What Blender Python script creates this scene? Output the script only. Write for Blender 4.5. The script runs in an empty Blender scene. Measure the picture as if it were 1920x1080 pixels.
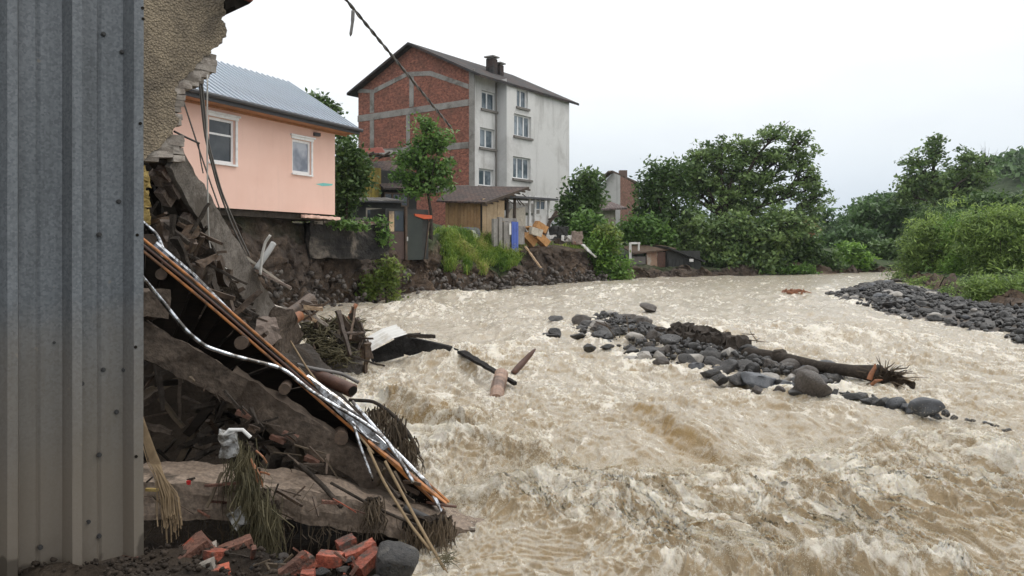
import bpy, bmesh, math, random
import numpy as np
from mathutils import Vector, Matrix
random.seed(7)
rng = np.random.default_rng(11)
scene = bpy.context.scene
col = scene.collection

# ------------------------------------------------------------------ camera
F, HZ, H = 1500.0, 465.0, 2.5          # focal length and horizon in photograph pixels, eye height above the water datum
cam = bpy.data.cameras.new("camera")
cam.sensor_width = 36.0
cam.lens = 36.0 * F / 1920.0
cam.shift_y = -(540.0 - HZ) / 1920.0
cam.clip_start = 0.05
cam.clip_end = 4000.0
camo = bpy.data.objects.new("camera", cam)
col.objects.link(camo)
camo.location = (0, 0, H)
camo.rotation_euler = (math.radians(90), 0, 0)
scene.camera = camo

# ------------------------------------------------------------------ sky, sun, exposure
SUN_EL, SUN_AZ = math.radians(58), math.radians(75)     # azimuth clockwise from +Y
world = bpy.data.worlds.new("World")
scene.world = world
world.use_nodes = True
wn, wl = world.node_tree.nodes, world.node_tree.links
wn.clear()
w_out = wn.new("ShaderNodeOutputWorld")
w_bg = wn.new("ShaderNodeBackground")
w_bg.inputs["Strength"].default_value = 0.1
sky = wn.new("ShaderNodeTexSky")
sky.sky_type = 'NISHITA'
sky.sun_disc = False
sky.sun_elevation = SUN_EL
sky.sun_rotation = SUN_AZ
w_tc = wn.new("ShaderNodeTexCoord")
w_sep = wn.new("ShaderNodeSeparateXYZ")
w_ramp = wn.new("ShaderNodeValToRGB")                   # overcast cloud layer: paler and bluer low down, white overhead
els = w_ramp.color_ramp.elements
els[0].position = 0.0; els[0].color = (5.2, 5.9, 6.7, 1)
els[1].position = 1.0; els[1].color = (13.8, 13.8, 13.8, 1)
for p_, c_ in ((0.05, (5.9, 6.6, 7.4, 1)), (0.12, (7.7, 8.2, 8.6, 1)), (0.24, (9.6, 9.8, 10.0, 1)), (0.5, (12.8, 12.8, 12.8, 1))):
    e = els.new(p_); e.color = c_
w_noise = wn.new("ShaderNodeTexNoise")
w_noise.inputs["Scale"].default_value = 2.2
w_noise.inputs["Detail"].default_value = 5.0
w_map = wn.new("ShaderNodeMapping")
w_map.inputs["Scale"].default_value = (1, 1, 3.0)
w_nm = wn.new("ShaderNodeMapRange")
w_nm.inputs["From Min"].default_value = 0.3; w_nm.inputs["From Max"].default_value = 0.7
w_nm.inputs["To Min"].default_value = 0.91; w_nm.inputs["To Max"].default_value = 1.07
w_mul = wn.new("ShaderNodeVectorMath"); w_mul.operation = 'SCALE'
w_mix = wn.new("ShaderNodeMix"); w_mix.data_type = 'RGBA'
w_mix.inputs["Factor"].default_value = 0.95
wl.new(w_tc.outputs["Generated"], w_sep.inputs[0])
wl.new(w_sep.outputs["Z"], w_ramp.inputs["Fac"])
wl.new(w_tc.outputs["Generated"], w_map.inputs["Vector"])
wl.new(w_map.outputs[0], w_noise.inputs["Vector"])
wl.new(w_noise.outputs["Fac"], w_nm.inputs["Value"])
wl.new(w_ramp.outputs["Color"], w_mul.inputs[0])
wl.new(w_nm.outputs[0], w_mul.inputs["Scale"])
wl.new(sky.outputs["Color"], w_mix.inputs["A"])
wl.new(w_mul.outputs[0], w_mix.inputs["B"])
wl.new(w_mix.outputs["Result"], w_bg.inputs["Color"])
wl.new(w_bg.outputs[0], w_out.inputs["Surface"])

sun = bpy.data.lights.new("sun", 'SUN')
sun.energy = 0.8
sun.angle = math.radians(25)
sun.color = (1.0, 0.97, 0.92)
suno = bpy.data.objects.new("sun", sun)
col.objects.link(suno)
sd = Vector((math.sin(SUN_AZ) * math.cos(SUN_EL), math.cos(SUN_AZ) * math.cos(SUN_EL), math.sin(SUN_EL)))
suno.rotation_euler = sd.to_track_quat('Z', 'Y').to_euler()
suno.location = (20, 5, 40)

vs = scene.view_settings
vs.view_transform = 'Standard'
vs.look = 'None'
vs.gamma = 1.0
vs.use_curve_mapping = False
vs.exposure = 0.28

# ------------------------------------------------------------------ helpers
def V3(*a): return np.array(a, float)

def P(px, py, d):
    """world point seen at photograph pixel (px, py) at depth d"""
    return np.array(((px - 960.0) / F * d, d, H - (py - HZ) / F * d))

def wz(Y):
    """mean water level: the river climbs gently upstream"""
    return 0.01 * np.minimum(Y, 62.0)

def Wd(py): return 3750.0 / (py - 450.0)

def W(px, py, up=0.0):
    p = P(px, py, Wd(py)); p[2] += up
    return p

_pr = np.random.default_rng(3)
PERM = np.concatenate([_pr.permutation(256)] * 3)
_ga = _pr.uniform(0, 2 * np.pi, 256)
GX2, GY2 = np.cos(_ga), np.sin(_ga)
_g3 = _pr.normal(size=(256, 3)); _g3 /= np.linalg.norm(_g3, axis=1)[:, None]

def pn2(x, y, seed=0):
    xi = np.floor(x).astype(np.int64); yi = np.floor(y).astype(np.int64)
    xf = x - xi; yf = y - yi
    xi = (xi + seed * 17) & 255; yi = (yi + seed * 31) & 255
    u = xf * xf * xf * (xf * (xf * 6 - 15) + 10); v = yf * yf * yf * (yf * (yf * 6 - 15) + 10)
    a = PERM[xi] + yi; b = PERM[xi + 1] + yi
    h00, h01, h10, h11 = PERM[a], PERM[a + 1], PERM[b], PERM[b + 1]
    n00 = GX2[h00] * xf + GY2[h00] * yf
    n10 = GX2[h10] * (xf - 1) + GY2[h10] * yf
    n01 = GX2[h01] * xf + GY2[h01] * (yf - 1)
    n11 = GX2[h11] * (xf - 1) + GY2[h11] * (yf - 1)
    return 1.5 * ((n00 * (1 - u) + n10 * u) * (1 - v) + (n01 * (1 - u) + n11 * u) * v)

def pn3(p, s=1.0, seed=0):
    q = np.asarray(p, float) * s + seed * 7.31
    i = np.floor(q).astype(np.int64); f = q - i
    i &= 255
    w = f * f * f * (f * (f * 6 - 15) + 10)
    out = 0
    for dx in (0, 1):
        wx = w[:, 0] if dx else 1 - w[:, 0]
        for dy in (0, 1):
            wy = w[:, 1] if dy else 1 - w[:, 1]
            for dz in (0, 1):
                wzz = w[:, 2] if dz else 1 - w[:, 2]
                g = _g3[PERM[PERM[PERM[(i[:, 0] + dx) & 255] + ((i[:, 1] + dy) & 255)] + ((i[:, 2] + dz) & 255)]]
                out = out + wx * wy * wzz * (g[:, 0] * (f[:, 0] - dx) + g[:, 1] * (f[:, 1] - dy) + g[:, 2] * (f[:, 2] - dz))
    return out * 1.5

def nvec(p, s, amp, seed=0):
    return np.stack([pn3(p, s, seed + k * 5 + 1) for k in range(3)], 1) * amp

def sstep(a, b, x):
    t = np.clip((x - a) / (b - a), 0, 1)
    return t * t * (3 - 2 * t)

def mesh_np(name, V, Fq, attrs=None, smooth=False, uv=None):
    """mesh from numpy arrays; Fq is one (n,k) array"""
    me = bpy.data.meshes.new(name)
    V = np.ascontiguousarray(V, np.float32); Fq = np.ascontiguousarray(Fq, np.int32)
    n, k = Fq.shape
    me.vertices.add(len(V)); me.vertices.foreach_set("co", V.ravel())
    me.loops.add(n * k); me.loops.foreach_set("vertex_index", Fq.ravel())
    me.polygons.add(n); me.polygons.foreach_set("loop_start", np.arange(0, n * k, k, dtype=np.int32))
    if smooth: me.polygons.foreach_set("use_smooth", np.ones(n, bool))
    me.update(calc_edges=True)
    for an, av in (attrs or {}).items():
        a = me.attributes.new(an, 'FLOAT', 'POINT'); a.data.foreach_set("value", np.ascontiguousarray(av, np.float32))
    return me

def props(o, label=None, cat=None, group=None, kind=None):
    if label: o["label"] = label
    if cat: o["category"] = cat
    if group: o["group"] = group
    if kind: o["kind"] = kind
    return o

def link(name, me, mat, parent=None, loc=(0, 0, 0)):
    o = bpy.data.objects.new(name, me)
    col.objects.link(o)
    o.location = loc
    if parent is not None: o.parent = parent
    if mat is not None and len(me.materials) == 0: me.materials.append(mat)
    return o

def wloc(o):
    l = Vector(o.location)
    while o.parent is not None:
        o = o.parent; l += Vector(o.location)
    return np.array(l)

def thing(name, label, cat, loc, group=None):
    o = bpy.data.objects.new(name, None)
    col.objects.link(o)
    o.empty_display_size = 0.2
    o.location = Vector([float(c) for c in loc])
    return props(o, label, cat, group)

class MB:
    """collects shapes in world coordinates; build() links them as ONE mesh object"""
    def __init__(self): self.v = []; self.f = []; self.n = 0
    def add(self, V, Fs):
        V = np.asarray(V, float)
        self.v.append(V)
        for f in Fs: self.f.append([int(i) + self.n for i in f])
        self.n += len(V)
        return self
    def hexa(self, c8):
        """8 corners: 4 bottom ring then 4 top ring"""
        return self.add(c8, [(3, 2, 1, 0), (4, 5, 6, 7), (0, 1, 5, 4), (1, 2, 6, 5), (2, 3, 7, 6), (3, 0, 4, 7)])
    def obox(self, c, ax, ay, az):
        """box: centre and three half-axis vectors"""
        c, ax, ay, az = map(np.asarray, (c, ax, ay, az))
        return self.hexa([c - ax - ay - az, c + ax - ay - az, c + ax + ay - az, c - ax + ay - az,
                          c - ax - ay + az, c + ax - ay + az, c + ax + ay + az, c - ax + ay + az])
    def box(self, c, s):
        return self.obox(c, (s[0] / 2, 0, 0), (0, s[1] / 2, 0), (0, 0, s[2] / 2))
    def beam(self, p0, p1, w, h, up=(0, 0, 1)):
        p0, p1 = np.asarray(p0, float), np.asarray(p1, float)
        a = p1 - p0; L = np.linalg.norm(a); a = a / L
        s = np.cross(a, up)
        if np.linalg.norm(s) < 1e-4: s = np.cross(a, (1, 0, 0))
        s /= np.linalg.norm(s); t = np.cross(s, a)
        return self.obox((p0 + p1) / 2, a * L / 2, s * w / 2, t * h / 2)
    def tube(self, pts, r, n=8, cap=True):
        pts = [np.asarray(p, float) for p in pts]
        m = len(pts); r = [r] * m if np.isscalar(r) else list(r)
        T = [pts[min(i + 1, m - 1)] - pts[max(i - 1, 0)] for i in range(m)]
        T = [t / (np.linalg.norm(t) + 1e-9) for t in T]
        s = np.cross(T[0], (0, 0, 1))
        if np.linalg.norm(s) < 1e-3: s = np.cross(T[0], (1, 0, 0))
        s /= np.linalg.norm(s)
        V = []; ang = np.linspace(0, 2 * np.pi, n, endpoint=False)
        for i in range(m):
            s = s - T[i] * np.dot(s, T[i]); s /= np.linalg.norm(s) + 1e-9
            t = np.cross(T[i], s)
            V.append(pts[i] + r[i] * (np.cos(ang)[:, None] * s + np.sin(ang)[:, None] * t))
        V = np.concatenate(V)
        Fs = [(i * n + j, i * n + (j + 1) % n, (i + 1) * n + (j + 1) % n, (i + 1) * n + j) for i in range(m - 1) for j in range(n)]
        if cap: Fs += [tuple(range(n - 1, -1, -1)), tuple(range((m - 1) * n, m * n))]
        return self.add(V, Fs)
    def prism(self, poly, ext):
        """polygon (list of 3D points) extruded by vector ext"""
        a = np.asarray(poly, float); n = len(a)
        return self.add(np.concatenate([a, a + np.asarray(ext)]),
                        [tuple(range(n)), tuple(range(2 * n - 1, n - 1, -1))] + [(i, n + i, n + (i + 1) % n, (i + 1) % n) for i in range(n)])
    def quad(self, a, b, c, d): return self.add([a, b, c, d], [(0, 1, 2, 3)])
    def rough(self, p0, p1, w, h, up=(0, 0, 1), seg=0.06, amp=0.02, s=6.0, seed=0, w1=None, h1=None):
        """a beam with gridded, noise-chipped faces; may taper to w1 x h1"""
        p0, p1 = np.asarray(p0, float), np.asarray(p1, float)
        a = p1 - p0; L = np.linalg.norm(a); a = a / L
        sv = np.cross(a, up); sv /= np.linalg.norm(sv); t = np.cross(sv, a)
        w1 = w if w1 is None else w1; h1 = h if h1 is None else h1
        nx, ny, nz = max(2, int(L / seg)), max(2, int(max(w, w1) / seg)), max(2, int(max(h, h1) / seg))
        idx = {}; V = []; Fs = []
        def vid(i, j, k):
            key = (i, j, k)
            if key not in idx:
                idx[key] = len(V)
                V.append((i / nx, j / ny - .5, k / nz - .5))
            return idx[key]
        for i in range(nx):
            for j in range(ny):
                for k, fl in ((0, 1), (nz, 0)):
                    q = [vid(i, j, k), vid(i + 1, j, k), vid(i + 1, j + 1, k), vid(i, j + 1, k)]
                    Fs.append(q[::-1] if fl else q)
        for i in range(nx):
            for k in range(nz):
                for j, fl in ((0, 0), (ny, 1)):
                    q = [vid(i, j, k), vid(i + 1, j, k), vid(i + 1, j, k + 1), vid(i, j, k + 1)]
                    Fs.append(q[::-1] if fl else q)
        for j in range(ny):
            for k in range(nz):
                for i, fl in ((0, 1), (nx, 0)):
                    q = [vid(i, j, k), vid(i, j + 1, k), vid(i, j + 1, k + 1), vid(i, j, k + 1)]
                    Fs.append(q[::-1] if fl else q)
        U = np.array(V)
        wi = w + (w1 - w) * U[:, 0]; hi = h + (h1 - h) * U[:, 0]
        X = p0 + np.outer(U[:, 0] * L, a) + np.outer(U[:, 1] * wi, sv) + np.outer(U[:, 2] * hi, t)
        X = X + nvec(X, s, amp, seed) + nvec(X, s * 2.7, amp * .45, seed + 3)
        return self.add(X, Fs)
    def build(self, name, mat, parent=None, loc=None, smooth=False, uv=None):
        V = np.concatenate(self.v)
        base = wloc(parent) if parent is not None else None
        if base is None:
            base = np.array(loc) if loc is not None else np.array(((V[:, 0].min() + V[:, 0].max()) / 2, (V[:, 1].min() + V[:, 1].max()) / 2, V[:, 2].min()))
        me = bpy.data.meshes.new(name)
        me.from_pydata((V - base).tolist(), [], self.f)
        if smooth: me.polygons.foreach_set("use_smooth", np.ones(len(me.polygons), bool))
        if uv is not None:
            o_, u_, v_ = map(np.asarray, uv)
            lay = me.uv_layers.new(name="UVMap")
            li = np.zeros(len(me.loops), np.int32); me.loops.foreach_get("vertex_index", li)
            q = V[li] - o_
            lay.data.foreach_set("uv", np.stack([q @ u_, q @ v_], 1).astype(np.float32).ravel())
        me.update()
        return link(name, me, mat, parent, (0, 0, 0) if parent is not None else Vector(base))

class Pl:
    """vertical plane through two ground points; pixels are projected on to it"""
    def __init__(self, A, B):
        self.a = np.array(A[:2], float); b = np.array(B[:2], float)
        self.L = np.linalg.norm(b - self.a); self.u = (b - self.a) / self.L
        n = np.array((self.u[1], -self.u[0]))
        if np.dot(n, self.a) > 0: n = -n
        self.n = n; self.n3 = np.array((n[0], n[1], 0)); self.u3 = np.array((self.u[0], self.u[1], 0))
    def st(self, px):
        r = np.array(((px - 960) / F, 1.0))
        t, s = np.linalg.solve(np.array([[r[0], -self.u[0]], [r[1], -self.u[1]]]), self.a)
        return s, t
    def s(self, px): return self.st(px)[0]
    def z(self, px, py): return H - (py - HZ) / F * self.st(px)[1]
    def at(self, s, z, off=0.0):
        q = self.a + self.u * s + self.n * off
        return np.array((q[0], q[1], z))
    def pt(self, px, py, off=0.0): return self.at(self.s(px), self.z(px, py), off)
    def box(self, mb, s0, s1, z0, z1, o0, o1):
        return mb.hexa([self.at(s0, z0, o0), self.at(s1, z0, o0), self.at(s1, z0, o1), self.at(s0, z0, o1),
                        self.at(s0, z1, o0), self.at(s1, z1, o0), self.at(s1, z1, o1), self.at(s0, z1, o1)])
    def pbox(self, mb, x0, y0, x1, y1, o0, o1):
        xm = (x0 + x1) / 2
        return self.box(mb, self.s(x0), self.s(x1), self.z(xm, y1), self.z(xm, y0), o0, o1)
    def prism(self, mb, pts, o0, o1):
        return mb.prism([self.pt(x, y, o0) for x, y in pts], self.n3 * (o1 - o0))
    def rect(self, x0, y0, x1, y1):
        xm = (x0 + x1) / 2
        return self.s(x0), self.s(x1), self.z(xm, y1), self.z(xm, y0)
    def holed(self, mb, s0, s1, z0, z1, holes, depth, off=0.0):
        """front face with openings and their reveals"""
        S = sorted({s0, s1, *[h[0] for h in holes], *[h[1] for h in holes]})
        Z = sorted({z0, z1, *[h[2] for h in holes], *[h[3] for h in holes]})
        for i in range(len(S) - 1):
            for j in range(len(Z) - 1):
                cs, cz = (S[i] + S[i + 1]) / 2, (Z[j] + Z[j + 1]) / 2
                if any(h[0] < cs < h[1] and h[2] < cz < h[3] for h in holes): continue
                mb.quad(self.at(S[i], Z[j], off), self.at(S[i + 1], Z[j], off), self.at(S[i + 1], Z[j + 1], off), self.at(S[i], Z[j + 1], off))
        for h in holes:
            c = [(h[0], h[2]), (h[1], h[2]), (h[1], h[3]), (h[0], h[3])]
            for k in range(4):
                a, b = c[k], c[(k + 1) % 4]
                mb.quad(self.at(*a, off), self.at(*a, off - depth), self.at(*b, off - depth), self.at(*b, off))
    def window(self, parent, r, frame_mat, pane_mat, n=2, fw=0.07, off=-0.12, sill_mat=None, bar=False):
        """frame with n panes in the opening r = (s0, s1, z0, z1)"""
        s0, s1, z0, z1 = r
        if s0 > s1: s0, s1 = s1, s0
        m = MB()
        self.box(m, s0, s1, z0, z0 + fw, off - .05, off); self.box(m, s0, s1, z1 - fw, z1, off - .05, off)
        w = (s1 - s0) / n
        self.box(m, s0, s0 + fw, z0 + fw, z1 - fw, off - .05, off - .002); self.box(m, s1 - fw, s1, z0 + fw, z1 - fw, off - .05, off - .002)
        for k in range(1, n): self.box(m, s0 + k * w - fw * .6, s0 + k * w + fw * .6, z0 + fw, z1 - fw, off - .05, off - .002)
        if bar: self.box(m, s0 + fw, s1 - fw, z0 + (z1 - z0) * .62, z0 + (z1 - z0) * .62 + fw * .7, off - .045, off - .006)
        fr = m.build("window", frame_mat, parent)
        for k in range(n):
            q = MB(); self.box(q, s0 + k * w + .02, s0 + (k + 1) * w - .02, z0 + .02, z1 - .02, off - .035, off - .028)
            q.build("pane", pane_mat, fr)
        if sill_mat is not None:
            q = MB(); self.box(q, s0 - .12, s1 + .12, z0 - .16, z0 - .002, -.1, .14); q.build("sill", sill_mat, fr)
        return fr

# ------------------------------------------------------------------ materials
def nodes(name):
    m = bpy.data.materials.new(name); m.use_nodes = True
    nt = m.node_tree; nt.nodes.clear()
    out = nt.nodes.new("ShaderNodeOutputMaterial"); b = nt.nodes.new("ShaderNodeBsdfPrincipled")
    nt.links.new(b.outputs[0], out.inputs["Surface"])
    return m, nt, b, out

def nz(nt, coord, scale, detail=6, rough=.6, dist=0.0, dim=None):
    n = nt.nodes.new("ShaderNodeTexNoise")
    n.inputs["Scale"].default_value = scale; n.inputs["Detail"].default_value = detail
    n.inputs["Roughness"].default_value = rough; n.inputs["Distortion"].default_value = dist
    nt.links.new(coord, n.inputs["Vector"])
    return n

def ramp(nt, fac, stops, interp='LINEAR'):
    r = nt.nodes.new("ShaderNodeValToRGB"); cr = r.color_ramp; cr.interpolation = interp
    while len(cr.elements) > len(stops): cr.elements.remove(cr.elements[-1])
    for i, (p, c) in enumerate(stops):
        e = cr.elements[i] if i < len(cr.elements) else cr.elements.new(p)
        e.position = p
        e.color = (*c, 1) if hasattr(c, '__len__') else (c, c, c, 1)
    nt.links.new(fac, r.inputs["Fac"])
    return r

def mixc(nt, fac, a, b, mode='MIX'):
    m = nt.nodes.new("ShaderNodeMix"); m.data_type = 'RGBA'; m.blend_type = mode
    for s, v in (("Factor", fac), ("A", a), ("B", b)):
        i = m.inputs[s]
        if hasattr(v, 'is_output'): nt.links.new(v, i)
        elif hasattr(v, '__len__'): i.default_value = (*v, 1) if len(v) == 3 else v
        else: i.default_value = v
    return m.outputs["Result"]

def math_(nt, op, a, b=0.0):
    m = nt.nodes.new("ShaderNodeMath"); m.operation = op
    for k, v in enumerate((a, b)):
        if hasattr(v, 'is_output'): nt.links.new(v, m.inputs[k])
        else: m.inputs[k].default_value = v
    return m.outputs[0]

def bump(nt, h, strength, dist, normal=None):
    b = nt.nodes.new("ShaderNodeBump"); b.inputs["Strength"].default_value = strength; b.inputs["Distance"].default_value = dist
    nt.links.new(h, b.inputs["Height"])
    if normal is not None: nt.links.new(normal, b.inputs["Normal"])
    return b.outputs[0]

def mat(name, c1, c2, scale=4.0, rough=.85, bs=.5, bscale=40.0, bdist=.01, stain=None, sscale=.8, sth=(.5, .62), metal=0.0, spec=.5, vary=0.0, stretch=None, r2=None, con=.35):
    """two-tone noisy surface with fine relief, optional stains with a shape of their own, optional per-object variation"""
    m, nt, b, out = nodes(name)
    tc = nt.nodes.new("ShaderNodeTexCoord"); co = tc.outputs["Object"]
    if stretch:
        mp = nt.nodes.new("ShaderNodeMapping"); mp.inputs["Scale"].default_value = stretch
        nt.links.new(co, mp.inputs["Vector"]); co = mp.outputs[0]
    oi = nt.nodes.new("ShaderNodeObjectInfo")
    ad = nt.nodes.new("ShaderNodeVectorMath"); ad.operation = 'ADD'
    cb = nt.nodes.new("ShaderNodeMath"); cb.operation = 'MULTIPLY'; cb.inputs[1].default_value = 37.0 if vary else 0.0
    nt.links.new(oi.outputs["Random"], cb.inputs[0]); nt.links.new(co, ad.inputs[0]); nt.links.new(cb.outputs[0], ad.inputs[1])
    co = ad.outputs[0]
    n1 = nz(nt, co, scale)
    c = ramp(nt, n1.outputs["Fac"], [(.32, c1), (.68, c2)]).outputs["Color"]
    n2 = nz(nt, co, bscale, 4, .65)
    c = mixc(nt, con, c, ramp(nt, n2.outputs["Fac"], [(.3, .45), (.7, 1.45)]).outputs["Color"], 'MULTIPLY')
    if stain is not None:
        n3 = nz(nt, co, sscale, 7, .65, .4)
        c = mixc(nt, ramp(nt, n3.outputs["Fac"], [(sth[0], 0.0), (sth[1], 1.0)]).outputs["Color"], c, stain)
    if vary:
        hv = nt.nodes.new("ShaderNodeMapRange"); hv.inputs["To Min"].default_value = 1 - vary; hv.inputs["To Max"].default_value = 1 + vary
        nt.links.new(oi.outputs["Random"], hv.inputs["Value"])
        vm = nt.nodes.new("ShaderNodeVectorMath"); vm.operation = 'SCALE'
        nt.links.new(c, vm.inputs[0]); nt.links.new(hv.outputs[0], vm.inputs["Scale"]); c = vm.outputs[0]
    nt.links.new(c, b.inputs["Base Color"])
    if r2 is not None:
        nt.links.new(ramp(nt, n1.outputs["Fac"], [(.35, rough), (.65, r2)]).outputs["Color"], b.inputs["Roughness"])
    else: b.inputs["Roughness"].default_value = rough
    b.inputs["Metallic"].default_value = metal
    b.inputs["Specular IOR Level"].default_value = spec
    if bs > 0:
        hs = math_(nt, 'ADD', n2.outputs["Fac"], math_(nt, 'MULTIPLY', n1.outputs["Fac"], 1.2))
        nt.links.new(bump(nt, hs, bs, bdist), b.inputs["Normal"])
    return m

def mat_leaf(name, dark, light, trans=.35, accent=None):
    m, nt, b, out = nodes(name)
    at = nt.nodes.new("ShaderNodeAttribute"); at.attribute_name = "v"
    st = [(0.0, dark), (1.0, light)]
    if accent: st = [(0.0, dark), (.8, light), (1.0, accent)]
    c = ramp(nt, at.outputs["Fac"], st).outputs["Color"]
    nt.links.new(c, b.inputs["Base Color"])
    b.inputs["Roughness"].default_value = .45
    b.inputs["Specular IOR Level"].default_value = .35
    tr = nt.nodes.new("ShaderNodeBsdfTranslucent"); nt.links.new(c, tr.inputs["Color"])
    mx = nt.nodes.new("ShaderNodeMixShader"); mx.inputs[0].default_value = trans
    nt.links.new(b.outputs[0], mx.inputs[1]); nt.links.new(tr.outputs[0], mx.inputs[2]); nt.links.new(mx.outputs[0], out.inputs["Surface"])
    return m

def mat_flat(name, c, rough=.7, metal=0.0, spec=.5, dirt=None, dscale=5.0, dth=(.5, .7)):
    m, nt, b, out = nodes(name)
    tc = nt.nodes.new("ShaderNodeTexCoord")
    n = nz(nt, tc.outputs["Object"], dscale, 7, .65)
    d = dirt if dirt is not None else tuple(x * .75 for x in c)
    nt.links.new(ramp(nt, n.outputs["Fac"], [(dth[0], c), (dth[1], d)]).outputs["Color"], b.inputs["Base Color"])
    b.inputs["Roughness"].default_value = rough; b.inputs["Metallic"].default_value = metal; b.inputs["Specular IOR Level"].default_value = spec
    return m

M = {}
M['soil'] = mat("soil", (.04, .028, .019), (.10, .07, .047), 1.3, .9, .9, 9.0, .12, stain=(.03, .022, .016), sscale=.5)
M['mud'] = mat("mud", (.017, .013, .010), (.05, .038, .028), 2.5, .8, .9, 22.0, .04, spec=.12)  # wet mud; the near-black tone also carries the shade under the wreckage
M['concrete'] = mat("concrete", (.16, .135, .11), (.27, .235, .20), 3.0, .85, .6, 35.0, .012, stain=(.09, .072, .055), sscale=1.6)
M['mudconcrete'] = mat("mud_covered_concrete", (0.058, 0.0435, 0.0329), (0.1064, 0.0822, 0.0629), 2.2, .85, .8, 20.0, .03, stain=(.055, .04, .029), sscale=1.1, spec=.25, con=.85)
M['dampshadeconcrete'] = mat("damp_shaded_concrete", (0.0298, 0.0238, 0.019), (0.0595, 0.0476, 0.0369), 2.4, .8, .8, 20.0, .03, stain=(.02, .016, .012), sscale=1.3, spec=.2, con=.85)
M['pinkslab'] = mat("pale_slab", (0.18, 0.1332, 0.0972), (0.2592, 0.2016, 0.1548), 2.2, .75, .5, 30.0, .012, stain=(.06, .045, .032), sscale=1.3, sth=(.54, .6), con=.85)
M['render_grey'] = mat("grey_render", (0.1275, 0.1105, 0.0935), (0.2125, 0.187, 0.1615), 2.6, .9, .6, 45.0, .01, stain=(.09, .075, .06), sscale=1.8, con=.85)
M['oldbrick'] = mat("mortared_brick", (0.176, 0.132, 0.108), (0.288, 0.232, 0.196), 6.0, .9, .6, 50.0, .01, stain=(.22, .075, .04), sscale=3.0, sth=(.6, .66), vary=.3)
M['palebrick'] = mat("pale_brick", (.30, .26, .22), (.42, .375, .33), 6.0, .9, .5, 50.0, .008, stain=(.18, .15, .125), sscale=4.0, vary=.18)
M['redbrick'] = mat("red_brick", (.24, .055, .03), (.38, .10, .055), 9.0, .6, .7, 40.0, .02, stain=(.075, .055, .042), sscale=7.0, sth=(.47, .6), vary=.35, con=.85)
M['stone'] = mat("wet_stone", (.014, .0135, .0135), (.052, .048, .044), 4.0, .24, .6, 18.0, .05, stain=(.10, .09, .078), sscale=2.0, sth=(.58, .7), vary=.6, r2=.55, con=.85)
M['bluestone'] = mat("blue_grey_stone", (.045, .049, .056), (.082, .088, .097), 3.0, .25, .5, 20.0, .03, stain=(.035, .037, .042), sscale=1.5, vary=.3, r2=.5, con=.85)
M['palestone'] = mat("pale_stone", (.17, .155, .135), (.30, .275, .24), 3.5, .4, .4, 30.0, .01, vary=.2, con=.85)
M['brownstone'] = mat("brown_stone", (0.056, 0.0464, 0.0384), (0.136, 0.116, 0.1), 4.0, .5, .9, 18.0, .05, con=.85)
M['darkvoid'] = mat("painted_void_shade", (.012, .010, .008), (.026, .022, .018), 3.0, .95, .4, 20.0, .02, spec=.05)  # near-black stands in for shade in the room and inside holes
M['deck'] = mat("wet_roof_board", (.009, .007, .006), (.02, .015, .011), 5.0, .7, .4, 30.0, .01, stretch=(1, 1, 6), vary=.3, spec=.1)  # wet boards, with the shade of the underside also put into the colour
M['wood_wet'] = mat("wet_wood", (0.0385, 0.0231, 0.014), (0.084, 0.0525, 0.0315), 4.0, .6, .6, 30.0, .01, stretch=(1.0, 1.0, 1.0), vary=.25, con=.85)
M['wood_pale'] = mat("pale_wood", (.26, .17, .10), (.42, .30, .19), 5.0, .7, .4, 30.0, .006, vary=.2)
M['bark'] = mat("bark", (.022, .017, .013), (.06, .048, .038), 6.0, .8, .9, 30.0, .02, spec=.2, con=.85)
M['redwood'] = mat("orange_split_wood", (.16, .06, .025), (.30, .12, .05), 8.0, .6, .5, 40.0, .008)
M['twig'] = mat("twig", (0.045, 0.0315, 0.0188), (0.12, 0.0863, 0.0525), 3.0, .8, .3, 20.0, .005)
M['straw'] = mat("straw", (0.168, 0.114, 0.06), (0.252, 0.18, 0.102), 6.0, .8, .3, 20.0, .005)
M['grass_dead'] = mat("dead_weed", (.05, .045, .02), (.12, .10, .05), 6.0, .8, .3, 20.0, .005)
M['chrome'] = mat_flat("bright_steel", (.60, .62, .65), .25, .95, dirt=(.12, .11, .10), dscale=11, dth=(.42, .56))
M['orange'] = mat_flat("orange_plastic", (.40, .15, .035), .5, dirt=(.13, .06, .025), dscale=7, dth=(.46, .62))
M['wire'] = mat_flat("cable_sheath", (.16, .15, .14), .6)
M['wirewhite'] = mat_flat("white_cable", (.52, .50, .46), .6)
M['wiredark'] = mat_flat("dark_cable", (.035, .033, .032), .6)
M['rustpipe'] = mat("rusty_pipe", (.06, .028, .018), (.12, .055, .035), 5, .5, .4, 40, .004)
M['black'] = mat("bitumen_felt", (.012, .011, .011), (.03, .028, .026), 5, .8, .8, 9.0, .05, spec=.1)
M['whitesheet'] = mat_flat("white_coated_sheet", (.62, .61, .58), .4, dirt=(.40, .35, .28), dscale=3)
M['plastic'] = mat_flat("dirty_plastic_film", (.34, .34, .33), .35, dirt=(.09, .08, .065), dscale=14, dth=(.45, .6))
M['foamboard'] = mat("yellow_insulation", (.22, .15, .04), (.34, .25, .09), 20, .9, .8, 60, .01)
M['tilered'] = mat_flat("red_roof_tile", (.22, .055, .035), .7)
M['whiteframe'] = mat_flat("white_window_frame", (.78, .78, .77), .35)
M['greysill'] = mat_flat("grey_sill", (.17, .155, .14), .8)
M['log'] = mat("brown_log", (0.06, 0.0372, 0.0228), (0.114, 0.075, 0.048), 5.0, .7, .5, 30.0, .008, vary=.2, con=.85)
M['soilbrown'] = mat("black_soil", (.018, .013, .009), (.04, .03, .021), 4.0, .95, .9, 16.0, .05, spec=.1)
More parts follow.
